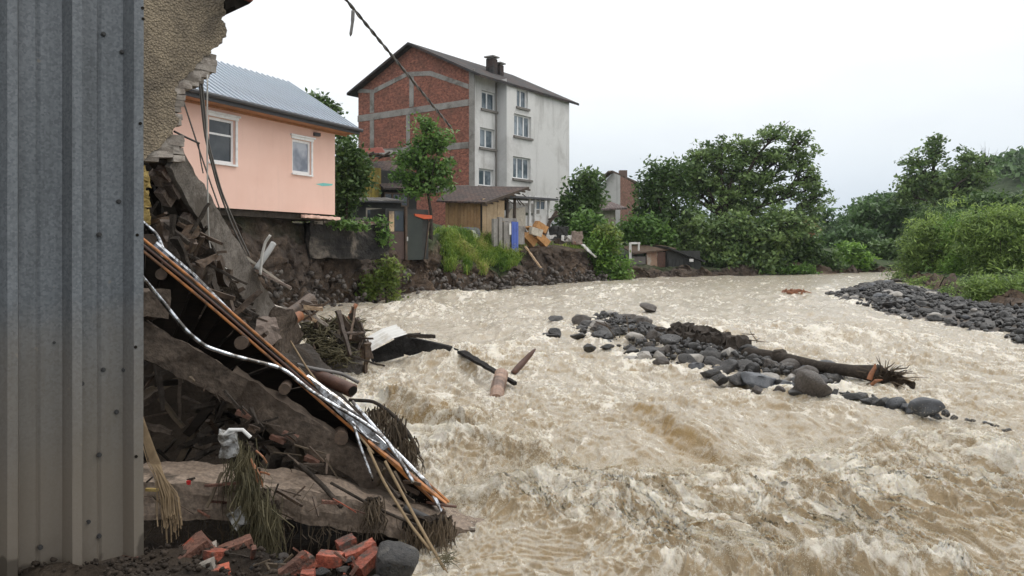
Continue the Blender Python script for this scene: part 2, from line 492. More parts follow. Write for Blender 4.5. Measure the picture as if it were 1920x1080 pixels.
M['wallstone'] = mat("mortar_smeared_wall_brick", (.19, .145, .12), (.31, .25, .21), 6.0, .9, .7, 40.0, .015, stain=(.10, .06, .045), sscale=3.0, sth=(.56, .64), vary=.3, spec=.2, con=.85)
M['mudbrick'] = mat("muddy_brick", (.085, .045, .034), (.20, .095, .065), 7.0, .75, .8, 40.0, .02, stain=(.26, .06, .03), sscale=4.0, sth=(.58, .64), vary=.3, spec=.3, con=.85)
M['greytube'] = mat_flat("grey_tube", (.34, .34, .33), .6, dirt=(.18, .16, .14), dscale=6)
M['dullboard'] = mat_flat("dull_pale_board", (.40, .36, .30), .7, dirt=(.22, .18, .14), dscale=6)
M['peeled'] = mat("peeled_wet_log", (.20, .12, .08), (.34, .22, .155), 7.0, .5, .6, 30.0, .01, stain=(.10, .06, .04), sscale=3.0)
M['crumb'] = mat("muddy_crumbs", (.016, .012, .009), (.055, .042, .032), 9.0, .8, .6, 40, .01, spec=.2)
M['pinkwall'] = None


def mat_water():
    m, nt, b, out = nodes("muddy_water")
    at = nt.nodes.new("ShaderNodeAttribute"); at.attribute_name = "foam"
    gd = nt.nodes.new("ShaderNodeAttribute"); gd.attribute_name = "thin"  # golden shading painted on the wave faces
    geo = nt.nodes.new("ShaderNodeNewGeometry")
    mp = nt.nodes.new("ShaderNodeMapping"); mp.inputs["Rotation"].default_value = (0, 0, math.radians(-14)); mp.inputs["Scale"].default_value = (1.0, .38, 1.0)
    nt.links.new(geo.outputs["Position"], mp.inputs["Vector"]); co = mp.outputs[0]
    nA = nz(nt, co, 5.5, 9, .68, .7)
    nB = nz(nt, co, 26.0, 8, .75, .5)
    base = ramp(nt, nA.outputs["Fac"], [(.28, (.355, .305, .23)), (.5, (.455, .405, .325)), (.75, (.53, .48, .40))]).outputs["Color"]
    base = mixc(nt, .7, base, ramp(nt, nB.outputs["Fac"], [(.25, .62), (.5, .98), (.75, 1.25)]).outputs["Color"], 'MULTIPLY')
    base = mixc(nt, gd.outputs["Fac"], base, (.315, .215, .095))
    f = math_(nt, 'ADD', at.outputs["Fac"], math_(nt, 'MULTIPLY', math_(nt, 'SUBTRACT', nA.outputs["Fac"], .5), 1.5))
    f = math_(nt, 'ADD', f, math_(nt, 'MULTIPLY', math_(nt, 'SUBTRACT', nB.outputs["Fac"], .5), 1.5))
    fm = ramp(nt, f, [(.48, 0.0), (.66, .5), (.92, 1.0)]).outputs["Color"]
    c = mixc(nt, fm, base, (.70, .655, .565))
    nt.links.new(c, b.inputs["Base Color"])
    nt.links.new(ramp(nt, fm, [(0.0, .16), (1.0, .6)]).outputs["Color"], b.inputs["Roughness"])
    b.inputs["IOR"].default_value = 1.33
    b.inputs["Subsurface Weight"].default_value = .55; b.inputs["Subsurface Radius"].default_value = (1.0, .8, .5); b.inputs["Subsurface Scale"].default_value = .035
    n1 = bump(nt, nA.outputs["Fac"], .6, .07)
    n2 = bump(nt, nB.outputs["Fac"], .8, .04, n1)
    nt.links.new(n2, b.inputs["Normal"])
    return m
M['water'] = mat_water()

def mat_sheet():
    m, nt, b, out = nodes("galvanised_sheet")
    tc = nt.nodes.new("ShaderNodeTexCoord"); co = tc.outputs["Object"]
    vo = nt.nodes.new("ShaderNodeTexVoronoi"); vo.inputs["Scale"].default_value = 85.0
    nt.links.new(co, vo.inputs["Vector"])
    sp = nt.nodes.new("ShaderNodeSeparateXYZ"); nt.links.new(vo.outputs["Color"], sp.inputs[0])
    c = ramp(nt, sp.outputs["X"], [(0.0, (.112, .12, .128)), (1.0, (.178, .188, .198))]).outputs["Color"]
    st = nt.nodes.new("ShaderNodeMapping"); st.inputs["Scale"].default_value = (9, 9, .55); nt.links.new(co, st.inputs["Vector"])
    n1 = nz(nt, st.outputs[0], 1.3, 7, .7)
    c = mixc(nt, .6, c, ramp(nt, n1.outputs["Fac"], [(.25, .4), (.5, 1.0), (.75, 1.25)]).outputs["Color"], 'MULTIPLY')
    n2 = nz(nt, co, 2.0, 7, .65)
    sz = nt.nodes.new("ShaderNodeSeparateXYZ"); nt.links.new(co, sz.inputs[0])
    lvl = math_(nt, 'SUBTRACT', math_(nt, 'ADD', math_(nt, 'MULTIPLY', n2.outputs["Fac"], .9), .95), sz.outputs["Z"])   # splashed mud tide line
    c = mixc(nt, ramp(nt, lvl, [(.0, 0.0), (.35, .45), (1.0, .85)]).outputs["Color"], c, (.20, .165, .125))
    wet = math_(nt, 'SUBTRACT', math_(nt, 'ADD', math_(nt, 'MULTIPLY', nz(nt, co, 2.6, 3, .5).outputs["Fac"], 2.2), -1.06), sz.outputs["Z"])
    c = mixc(nt, ramp(nt, wet, [(.0, 0.0), (.05, .7)]).outputs["Color"], c, (.05, .04, .03))
    n4 = nz(nt, co, 14.0, 3, .5)
    c = mixc(nt, ramp(nt, n4.outputs["Fac"], [(.74, 0.0), (.77, .5)]).outputs["Color"], c, (.26, .22, .17))
    nt.links.new(c, b.inputs["Base Color"])
    b.inputs["Metallic"].default_value = .35; b.inputs["Roughness"].default_value = .55
    nt.links.new(bump(nt, n1.outputs["Fac"], .2, .01), b.inputs["Normal"])
    return m
M['sheet'] = mat_sheet()

def mat_pink():
    m, nt, b, out = nodes("salmon_pink_render")
    tc = nt.nodes.new("ShaderNodeTexCoord"); co = tc.outputs["Object"]
    n1 = nz(nt, co, .8, 6, .6); n2 = nz(nt, co, 60, 3, .6)
    c = ramp(nt, n1.outputs["Fac"], [(.3, (.74, .48, .39)), (.7, (.80, .545, .455))]).outputs["Color"]
    st = nt.nodes.new("ShaderNodeMapping"); st.inputs["Scale"].default_value = (4, 4, .35); nt.links.new(co, st.inputs["Vector"])
    n3 = nz(nt, st.outputs[0], 1.2, 6, .7)
    c = mixc(nt, ramp(nt, n3.outputs["Fac"], [(.52, 0.0), (.8, .22)]).outputs["Color"], c, (.55, .37, .30))
    nt.links.new(c, b.inputs["Base Color"]); b.inputs["Roughness"].default_value = .9
    nt.links.new(bump(nt, n2.outputs["Fac"], .25, .01), b.inputs["Normal"])
    return m
M['pinkwall'] = mat_pink()

def mat_facade(name, base, dark):
    m, nt, b, out = nodes(name)
    tc = nt.nodes.new("ShaderNodeTexCoord"); co = tc.outputs["Object"]
    n1 = nz(nt, co, .35, 8, .68, .5)
    st = nt.nodes.new("ShaderNodeMapping"); st.inputs["Scale"].default_value = (1.6, 1.6, .16); nt.links.new(co, st.inputs["Vector"])
    n3 = nz(nt, st.outputs[0], 1.0, 8, .7)
    c = mixc(nt, ramp(nt, n1.outputs["Fac"], [(.48, 0.0), (.72, .65)]).outputs["Color"], base, dark)
    c = mixc(nt, ramp(nt, n3.outputs["Fac"], [(.54, 0.0), (.75, .6)]).outputs["Color"], c, tuple(x * .8 for x in dark))
    n5 = nz(nt, co, 9, 5, .7)
    c = mixc(nt, .3, c, ramp(nt, n5.outputs["Fac"], [(.3, .75), (.7, 1.12)]).outputs["Color"], 'MULTIPLY')
    nt.links.new(c, b.inputs["Base Color"]); b.inputs["Roughness"].default_value = .92
    nt.links.new(bump(nt, n5.outputs["Fac"], .3, .02), b.inputs["Normal"])
    return m
M['facade'] = mat_facade("dirty_white_render", (.64, .63, .61), (.32, .30, .275))
M['facade_side'] = mat_facade("grey_and_shaded_render", (.56, .555, .545), (.32, .31, .295))  # greyer copy of the render; the bay side's shade is put into it
M['plinth'] = mat_facade("blue_white_render", (.52, .54, .58), (.34, .33, .32))

def mat_brick(name, c1, c2, mortar, bw=.25, bh=.085, ms=.012):
    m, nt, b, out = nodes(name)
    uv = nt.nodes.new("ShaderNodeUVMap"); uv.uv_map = "UVMap"
    br = nt.nodes.new("ShaderNodeTexBrick")
    br.inputs["Scale"].default_value = 1.0; br.inputs["Brick Width"].default_value = bw; br.inputs["Row Height"].default_value = bh
    br.inputs["Mortar Size"].default_value = ms; br.inputs["Bias"].default_value = -.1
    br.inputs["Color1"].default_value = (*c1, 1); br.inputs["Color2"].default_value = (*c2, 1); br.inputs["Mortar"].default_value = (*mortar, 1)
    nt.links.new(uv.outputs[0], br.inputs["Vector"])
    n = nz(nt, uv.outputs[0], .8, 7, .7); n2 = nz(nt, uv.outputs[0], 5.0, 3, .7)
    c = mixc(nt, .75, br.outputs["Color"], ramp(nt, n2.outputs["Fac"], [(.32, .25), (.5, 1.0), (.68, 1.6)]).outputs["Color"], 'MULTIPLY')
    c = mixc(nt, ramp(nt, n.outputs["Fac"], [(.47, 0.0), (.68, .65)]).outputs["Color"], c, (.10, .05, .035))
    nt.links.new(c, b.inputs["Base Color"]); b.inputs["Roughness"].default_value = .9
    nt.links.new(bump(nt, br.outputs["Fac"], .5, -.02), b.inputs["Normal"])
    return m
M['brickwall'] = mat_brick("hollow_clay_brickwork", (.18, .055, .036), (.31, .10, .062), (.20, .12, .09))
M['oldtile'] = mat_brick("weathered_roof_tile", (.05, .036, .032), (.095, .066, .055), (.015, .012, .011), .22, .16, .02)
M['darktile'] = mat_brick("dark_roof_tile", (.02, .019, .02), (.042, .04, .04), (.01, .01, .01), .3, .3, .02)
M['greyroof'] = mat_brick("grey_brown_tile", (.13, .10, .095), (.20, .16, .15), (.05, .04, .04), .3, .3, .03)
M['farbrick'] = mat_brick("faded_brick", (.20, .085, .055), (.28, .13, .085), (.17, .12, .10))

def mat_pebble():
    m, nt, b, out = nodes("pebbledash")
    tc = nt.nodes.new("ShaderNodeTexCoord"); co = tc.outputs["Object"]
    vo = nt.nodes.new("ShaderNodeTexVoronoi"); vo.inputs["Scale"].default_value = 42.0; nt.links.new(co, vo.inputs["Vector"])
    n1 = nz(nt, co, 2.2, 8, .66, .3); n2 = nz(nt, co, 70, 3, .6)
    c = ramp(nt, n1.outputs["Fac"], [(.33, (.16, .13, .095)), (.6, (.36, .29, .20)), (.72, (.42, .35, .25))]).outputs["Color"]
    c = mixc(nt, .55, c, ramp(nt, vo.outputs["Distance"], [(.0, 1.35), (.6, .45)]).outputs["Color"], 'MULTIPLY')
    n3 = nz(nt, co, 1.1, 8, .7, .6)
    sz = nt.nodes.new("ShaderNodeSeparateXYZ"); nt.links.new(co, sz.inputs[0])
    f = math_(nt, 'SUBTRACT', math_(nt, 'MULTIPLY', n3.outputs["Fac"], 2.6), math_(nt, 'MULTIPLY', sz.outputs["Z"], .42))   # damp moss
    c = mixc(nt, ramp(nt, f, [(.55, 0.0), (1.0, .8)]).outputs["Color"], c, (.045, .04, .034))
    nt.links.new(c, b.inputs["Base Color"]); b.inputs["Roughness"].default_value = .95
    h = math_(nt, 'SUBTRACT', n2.outputs["Fac"], math_(nt, 'MULTIPLY', vo.outputs["Distance"], 1.4))
    nt.links.new(bump(nt, h, .8, .025), b.inputs["Normal"])
    return m
M['pebble'] = mat_pebble()

def mat_land():
    m, nt, b, out = nodes("river_bank_soil")
    tc = nt.nodes.new("ShaderNodeTexCoord"); co = tc.outputs["Object"]
    at = nt.nodes.new("ShaderNodeAttribute"); at.attribute_name = "green"
    n1 = nz(nt, co, .9, 8, .68, .4); n2 = nz(nt, co, 7.0, 7, .7); n0 = nz(nt, co, .22, 4, .6)
    c = ramp(nt, n1.outputs["Fac"], [(.3, (.032, .020, .013)), (.5, (.085, .056, .036)), (.7, (.165, .115, .076))]).outputs["Color"]
    n9 = nz(nt, co, 26.0, 5, .7)
    c = mixc(nt, .75, c, ramp(nt, n2.outputs["Fac"], [(.28, .2), (.5, 1.0), (.72, 1.7)]).outputs["Color"], 'MULTIPLY')
    c = mixc(nt, .6, c, ramp(nt, n9.outputs["Fac"], [(.3, .35), (.5, 1.0), (.7, 1.6)]).outputs["Color"], 'MULTIPLY')
    c = mixc(nt, ramp(nt, n0.outputs["Fac"], [(.45, 0.0), (.6, .5)]).outputs["Color"], c, (.075, .062, .054))
    g = ramp(nt, n2.outputs["Fac"], [(.3, (.02, .04, .010)), (.7, (.05, .085, .022))]).outputs["Color"]
    c = mixc(nt, at.outputs["Fac"], c, g)
    nt.links.new(c, b.inputs["Base Color"]); b.inputs["Roughness"].default_value = .92
    nt.links.new(bump(nt, n2.outputs["Fac"], .9, .14, bump(nt, n1.outputs["Fac"], .6, .3)), b.inputs["Normal"])
    return m
M['land'] = mat_land()
M['gravel'] = mat("river_gravel", (.05, .048, .045), (.14, .13, .12), 9.0, .6, 1.0, 30.0, .05, stain=(.11, .08, .055), sscale=.7)
M['woodfar'] = mat("forest_floor", (.02, .035, .012), (.04, .065, .02), .3, .9, .8, 1.2, .4)

# ------------------------------------------------------------------ the river banks and the land behind them
LB = [  # water edge (x, y), ledge (x, y, z), top edge (x, y, z), inland direction, greenness of the top
 ((-9.8, 14), (-10.1, 14.2, 2.0), (-10.4, 14.5, 3.7), (-1, .05), .1),
 ((-9.0, 21.5), (-9.3, 21.7, 2.0), (-9.7, 22.2, 3.72), (-1, .1), .1),
 ((-8.3, 25.5), (-8.5, 25.8, 2.1), (-8.9, 26.2, 3.68), (-1, .25), .1),
 ((-7.5, 28.2), (-7.9, 28.6, 2.0), (-8.3, 29.2, 3.6), (-.9, .4), .1),
 ((-6.9, 29.6), (-7.4, 30.6, 1.9), (-7.7, 31.4, 3.35), (-.75, .65), .4),
 ((-5.4, 32.6), (-5.5, 33.6, 1.9), (-5.3, 34.4, 3.3), (-.55, .83), .5),
 ((-3.8, 35.7), (-3.9, 36.6, 1.8), (-3.7, 37.6, 2.9), (-.5, .87), .6),
 ((-2.7, 37.6), (-3.0, 38.5, 1.5), (-3.3, 41.0, 3.2), (-.45, .9), 1.0),
 ((-1.58, 39.5), (-1.7, 40.2, 1.25), (-1.6, 43.5, 2.95), (-.4, .9), 1.0),
 ((.3, 42.3), (.3, 42.9, 1.35), (.3, 44.6, 2.35), (-.35, .93), .9),
 ((1.2, 44), (1.1, 44.6, 1.6), (1.0, 45.4, 2.45), (-.3, .95), .0),
 ((3.1, 46.9), (3.0, 47.6, 1.5), (2.9, 48.5, 2.55), (-.25, .97), .0),
 ((5.0, 48.7), (5.0, 49.3, 1.2), (5.1, 50.1, 2.2), (-.2, .98), .2),
 ((7.6, 52), (7.6, 52.5, .9), (7.6, 53.3, 1.3), (-.1, 1), .5),
 ((13.2, 55), (13.2, 55.4, .8), (13.2, 56, 1.05), (0, 1), .6),
 ((21, 58.6), (21, 59, .8), (21, 59.8, 1.1), (0, 1), .8),
 ((30, 63), (30, 63.4, .85), (30, 64, 1.2), (0, 1), .9),
 ((60, 74), (60, 74.5, .9), (60, 75, 1.3), (-.1, 1), .9),
 ((140, 92), (140, 92.5, 1.0), (140, 93, 1.5), (-.1, 1), .9)]

def build_strip(name, st, n_along, rise, mat_):
    K = np.arange(len(st)); seg = np.hypot(*np.diff(np.array([s[0] for s in st], float), axis=0).T)
    seg = np.minimum(seg, 9); cum = np.concatenate([[0], np.cumsum(seg)]); t = np.linspace(0, cum[-1], n_along)
    I = lambda a: np.interp(t, cum, np.array(a, float))
    wx, wy = I([s[0][0] for s in st]), I([s[0][1] for s in st])
    mx, my, mz_ = (I([s[1][k] for s in st]) for k in range(3))
    tx, ty, tz = (I([s[2][k] for s in st]) for k in range(3))
    dx, dy = I([s[3][0] for s in st]), I([s[3][1] for s in st])
    gr = I([s[4] for s in st])
    dl = np.hypot(dx, dy); dx /= dl; dy /= dl
    rows, green, soil = [], [], []
    def row(x, y, z, g, s): rows.append(np.stack([x, y, z], 1)); green.append(g); soil.append(np.full(n_along, s))
    z0 = wz(wy)
    row(wx - dx * 1.6, wy - dy * 1.6, z0 - 1.6, gr * 0, .2)
    for k in range(24):
        q = k / 23
        row(wx + (mx - wx) * q, wy + (my - wy) * q, z0 - .12 + (mz_ - z0 + .12) * q, gr * 0, 1)
    for k in range(1, 25):
        q = k / 24
        row(mx + (tx - mx) * q, my + (ty - my) * q, mz_ + (tz - mz_) * q, gr * sstep(.45, .9, q) + (gr > .85) * sstep(-.2, .3, q), 1 - .5 * q)
    for d, r in ((.5, .05), (1.2, .15), (2.5, .35), (4, .6), (7, 1.0), (11, 1.25), (17, 1.4), (26, 1.6), (45, 2.0), (90, 3), (200, 4.5), (500, 6)):
        row(tx + dx * d, ty + dy * d, tz + rise * r, np.clip(gr + .15 * min(d, 4), 0, 1), .25)
    R = np.array(rows); g = np.array(green); s = np.array(soil)
    V = R.reshape(-1, 3)
    am = s.reshape(-1)[:, None]
    V = V + nvec(V * np.array((1, 1, .45)), .5, .6, 1) * am + nvec(V * np.array((1, 1, .4)), 1.5, .42, 2) * am + nvec(V, 4.0, .24, 3) * am + nvec(V, 9.0, .09, 4) * am
    n = n_along; m = len(rows)
    i, j = np.meshgrid(np.arange(m - 1), np.arange(n - 1), indexing='ij')
    Fq = np.stack([i * n + j, i * n + j + 1, (i + 1) * n + j + 1, (i + 1) * n + j], -1).reshape(-1, 4)
    gn = np.clip(g.reshape(-1) + pn3(V, .7, 9) * .5 * (g.reshape(-1) > .02), 0, 1)
    me = mesh_np(name, V, Fq, {"green": gn})
    o = link(name, me, mat_); o["kind"] = "structure"
    return o, V
lb_obj, LBV = build_strip("river_bank", LB, 1000, 1.0, M['land'])
RB = [
 ((9.5, 2), (10.2, 2, .4), (11.5, 2, .55), (1, -.2), .5),
 ((13.0, 14), (13.8, 14, .5), (15.0, 14, .55), (1, -.05), .6),
 ((15.4, 23), (16.2, 23.2, .6), (17.2, 23.4, .55), (1, .05), .7),
 ((17.4, 30), (18.2, 30, .7), (19.0, 30, .6), (1, .05), .8),
 ((20.6, 39), (21.2, 39, .75), (22.0, 39, .75), (1, .05), .8),
 ((23.6, 49), (24.2, 48.8, .8), (25, 48.5, 1.1), (1, -.1), .9),
 ((27.5, 55.5), (28.0, 55, .9), (28.6, 54.4, 1.2), (.9, -.3), .9),
 ((36, 60), (36.2, 59.5, .9), (36.6, 58.8, 1.2), (.7, -.6), .9),
 ((60, 68), (60, 67.5, .9), (60, 66.8, 1.3), (.5, -.8), .9),
 ((140, 84), (140, 83.5, .75), (140, 82.8, 1.5), (.4, -.9), .9)]
rb_obj, RBV = build_strip("opposite_bank", [s for s in RB], 300, .6, M['land'])
rb_obj.data.flip_normals()

m = MB()
ang = np.linspace(0, 2 * np.pi, 48, endpoint=False)
m.add([(-550, -15, -1.8), (750, -15, -1.8), (750, 750, -1.8), (-550, 750, -1.8)], [(0, 1, 2, 3)])
o = m.build("ground", M['woodfar']); o["kind"] = "structure"

# hill on the right and the far ridge
def hill(name, x0, x1, y0, y1, f, nx, ny, mat_):
    xs, ys = np.linspace(x0, x1, nx), np.linspace(y0, y1, ny)
    X, Y = np.meshgrid(xs, ys); Z = f(X, Y)
    V = np.stack([X, Y, Z], -1).reshape(-1, 3)
    i, j = np.meshgrid(np.arange(ny - 1), np.arange(nx - 1), indexing='ij')
    Fq = np.stack([i * nx + j, i * nx + j + 1, (i + 1) * nx + j + 1, (i + 1) * nx + j], -1).reshape(-1, 4)
    o = link(name, mesh_np(name, V, Fq, smooth=True), mat_); o["kind"] = "structure"
    return o
def hill_z(X, Y):
    return -1.6 + (21 * sstep(66, 106, X - .12 * (Y - 160)) + 16 * sstep(106, 200, X)) * sstep(80, 165, Y) * (1 - .7 * sstep(190, 330, Y)) + pn2(X * .03, Y * .03, 4) * 3 * sstep(50, 90, X)
hill("hill", 55, 320, 75, 430, hill_z, 90, 80, M['woodfar'])
def ridge_z(X, Y):
    return -1.7 + (26 + 7 * pn2(X * .008, Y * .004, 8) + 4 * pn2(X * .03, Y * .01, 9)) * sstep(560, 690, Y)
hill("far_ridge", -500, 700, 550, 720, ridge_z, 160, 12, M['woodfar'])

# ------------------------------------------------------------------ the river
def seg_dist(X, Y, pts):
    """distance to a polyline and the signed side (positive = nearer the camera)"""
    best = np.full(X.shape, 1e9); side = np.zeros(X.shape); tt = np.zeros(X.shape)
    acc = 0.0
    for (a, b) in zip(pts[:-1], pts[1:]):
        ax, ay = a; bx, by = b; L2 = (bx - ax) ** 2 + (by - ay) ** 2
        t = np.clip(((X - ax) * (bx - ax) + (Y - ay) * (by - ay)) / L2, 0, 1)
        d = np.hypot(X - ax - t * (bx - ax), Y - ay - t * (by - ay))
        s = (X - ax) * (by - ay) - (Y - ay) * (bx - ax)
        k = d < best
        best = np.where(k, d, best); side = np.where(k, np.sign(s), side); tt = np.where(k, acc + t, tt)
        acc += 1
    return best * side, tt / acc

def wpt(px, py): p = W(px, py); return (p[0], p[1])
CREST = [wpt(*q) for q in ((840, 965), (900, 945), (1000, 925), (1150, 915), (1330, 895), (1480, 868), (1580, 845), (1700, 835), (1840, 850), (2000, 900))]
LEDGE = [wpt(*q) for q in ((1170, 770), (1260, 810), (1370, 862))]
POUR = [wpt(*q) for q in ((735, 765), (790, 795), (850, 815))]
CREST2 = [wpt(*q) for q in ((880, 830), (960, 840), (1040, 870))]
CHAIN = [wpt(*q) for q in ((1560, 748), (1620, 762), (1700, 782), (1760, 792), (1830, 802), (1895, 818))]
BARP = [wpt(*q) for q in ((1075, 625), (1110, 596), (1190, 600), (1300, 640), (1400, 668), (1560, 712), (1575, 748), (1500, 748), (1420, 730), (1330, 705), (1240, 690), (1160, 662), (1075, 625))]
SHORE_W = [(-.45, 4.6), (-.62, 5.95), (-.45, 6.7), (-.75, 7.6), (-1.1, 8.9), (-1.76, 11), (-2.54, 12.7), (-3.6, 15), (-5.3, 19.5), (-7.5, 24)]
SHB = [wpt(*q) for q in ((1920, 643), (1840, 622), (1760, 606), (1700, 598), (1620, 574), (1552, 553))]
CREST3 = [wpt(*q) for q in ((1290, 1092), (1400, 1072), (1560, 1080), (1700, 1100))]

def flow_uv(X, Y):
    return X + .36 * Y - .0065 * Y * Y, Y

def water_h(X, Y, lod):
    """height above the mean level, turbulence mask, foam and painted golden tint of wave faces"""
    u, v = flow_uv(X, Y)
    wu = u + .35 * pn2(u * .7, v * .4, 21); wv = v + .6 * pn2(u * .5, v * .35, 22)
    h = .10 * pn2(wu * .42, wv * .20, 1) + .075 * pn2(wu * .9, wv * .6, 2) + .075 * pn2(wu * 1.7, wv * 1.6, 3)
    T = .5 + .55 * pn2(wu * .30, wv * .16, 5) + .25 * pn2(wu * .8, wv * .4, 6)
    foam = np.zeros_like(X); thin = np.zeros_like(X)
    near = 1 - sstep(11, 16, Y)
    s, t = seg_dist(X, Y, CREST)
    amp = .55 + .45 * sstep(.35, .7, t) + .25 * pn2(u * 1.2, v * 1.2, 31)
    amp = amp * sstep(0, .12, t)
    sj = s + .28 * pn2(u * 1.4, v * 1.0, 32) + .12 * pn2(u * 4, v * 3, 33)
    h += amp * (.19 * np.exp(-((sj - .30) / .40) ** 2) - .17 * np.exp(-((sj + .75) / .7) ** 2))
    T += 1.0 * np.exp(-((sj - .9) / 1.3) ** 2) * amp - .75 * np.exp(-((sj + 1.2) / 1.0) ** 2)
    foam += .42 * np.exp(-((sj - .02) / .16) ** 2) * amp + .14 * np.exp(-((sj - 1.0) / 1.0) ** 2)
    s, t = seg_dist(X, Y, LEDGE)
    e = sstep(0, .2, t) * (1 - sstep(.85, 1, t)); sj = s + .12 * pn2(u * 3, v * 2, 35)
    h += e * .15 * (1 - sstep(-.12, .14, sj)) * np.exp(-(np.minimum(sj, 0) / .7) ** 2) - e * .04 * np.exp(-((sj - .3) / .25) ** 2)
    thin += e * .9 * np.exp(-((sj - .05) / .14) ** 2) * (.5 + .8 * pn2(u * 6, v * 2.5, 36)); foam -= e * .2 * np.exp(-((sj - .1) / .3) ** 2)
    s, t = seg_dist(X, Y, POUR)
    e = sstep(-.01, .1, t); sj = s + .1 * pn2(u * 4, v * 3, 37)
    h += .34 * (1 - sstep(-.2, .2, sj)) * np.exp(-(np.minimum(sj, 0) / .6) ** 2)
    thin += .9 * np.exp(-((sj - .02) / .22) ** 2) * (.5 + pn2(u * 7, v * 1.0, 38)); foam += .5 * np.exp(-((sj - .5) / .35) ** 2)
    for C, a in ((CREST2, .20), (CREST3, .26)):
        s, t = seg_dist(X, Y, C); sj = s + .15 * pn2(u * 3, v * 2.4, 39)
        h += a * np.exp(-((sj - .2) / .3) ** 2); T += .6 * np.exp(-((sj - .4) / .5) ** 2); foam += .4 * np.exp(-((sj) / .2) ** 2)
    # smooth sliding tongues above the crest, and a quiet pool at the foot of the rubble
    px = X / Y * F + 960
    calm = np.exp(-(((px - 960) / 260) ** 2 + ((Y - 6.3) / .75) ** 2))
    T -= .9 * calm; h *= 1 - .45 * calm
    # boils around the debris and the bar
    for q, r, a in ((wpt(860, 690), 1.0, .34), (wpt(1000, 700), 1.2, .12), (wpt(770, 590), 1.8, .35), (wpt(860, 560), 2.6, .3), (wpt(1170, 545), 3, .3), (wpt(1350, 625), 2, .18),
                    (wpt(640, 700), .7, .12), (wpt(1460, 640), 2, .2), (wpt(1620, 640), 1.6, .2), (wpt(1050, 960), .8, .10), (wpt(1290, 1000), .8, .14), (wpt(1700, 930), .9, .15), (wpt(1480, 960), .7, .12)):
        g = np.exp(-(((X - q[0]) ** 2 + (Y - q[1]) ** 2) / (r * r)))
        h += a * g; T += .5 * g
    bd, _ = seg_dist(X, Y, BARP); bd = np.abs(bd)
    foam += .42 * np.exp(-(bd / .2) ** 2) + .30 * np.exp(-(np.abs(seg_dist(X, Y, CHAIN)[0]) / .22) ** 2) + .3 * np.exp(-(np.abs(seg_dist(X, Y, SHORE_W)[0]) / .25) ** 2) + .3 * np.exp(-(np.abs(seg_dist(X, Y, SHB)[0]) / .3) ** 2)
    h += .07 * np.exp(-(bd / .3) ** 2) * (.5 + pn2(u * 3, v * 3, 71))
    T = np.clip(T, .06, 1.5)
    ridge = lambda a: (1 - np.abs(a) * 1.6)
    cs, ct = seg_dist(X, Y, CHAIN); quiet = 1 - .75 * np.exp(-(cs / .45) ** 2) * (ct > .02)
    h *= quiet; T = T * quiet
    wu = wu + .16 * pn2(u * 2.1, v * 1.6, 61) + .07 * pn2(u * 5.5, v * 4.2, 62); wv = wv + .16 * pn2(u * 2.1, v * 1.6, 63) + .07 * pn2(u * 5.5, v * 4.2, 64)
    hc = 0
    for f_, a_, k in ((1.3, .036, 41), (2.4, .038, 42), (4.6, .044, 43), (8.5, .040, 44), (16, .030, 45), (30, .017, 46)):
        mk = np.clip(1.6 - lod * f_ * 1.7, 0, 1)
        if mk.max() <= 0: continue
        wob = .18 / f_
        n1 = pn2(wu * f_ + 3 * wob * hc, wv * f_ * .62, k)
        hc = hc + mk * a_ * (ridge(n1) - .35)
    T2 = T * (1 + .35 * sstep(14, 30, Y))
    h = h + hc * (.55 + .55 * T2)
    fl = .5 * pn2(wu * 2.6, wv * .36, 51) + .8 * pn2(wu * 6.0, wv * 1.1, 52) + .7 * pn2(wu * 13, wv * 4.0, 53) + .4 * pn2(wu * 26, wv * 11, 56) + .3 * pn2(wu * .5, wv * .25, 55)
    foam += .215 + .35 * fl + .10 * (T2 - .5) + 2.2 * np.clip(hc, -.06, .12) + .35 * np.clip(h - .05, -.2, .3)
    foam -= .22 * calm
    dl = 1 - np.abs(pn2(wu * 1.1, wv * .16, 54)) * 7
    foam += .35 * np.clip(dl, 0, 1) * (.4 + .6 * T)
    return h, T2, foam, np.clip(thin, 0, 1)

# grid with rows that follow perspective so detail is even, columns fan out past the frame on both sides
NR, NCOL = 760, 980
pyr = np.concatenate([np.linspace(1330, 1090, 90)[:-1], np.linspace(1090, 513.0, NR - 130), np.linspace(513.0, 486.5, 42)[1:]])
Yr = 3750.0 / (pyr - 450.0)
tan_c = np.linspace(-.98, .84, NCOL)
Yg = np.repeat(Yr[:, None], NCOL, 1)
Xg = tan_c[None, :] * (Yg + .6)
lod = np.abs(np.gradient(Yr))[:, None] * .55 + 0 * Xg
hh, TT, foam, thin = water_h(Xg, Yg, lod)
fade = 1 - .55 * sstep(30, 58, Yg)
Zg = wz(Yg) + hh * fade
Vw = np.stack([Xg, Yg, Zg], -1).reshape(-1, 3)
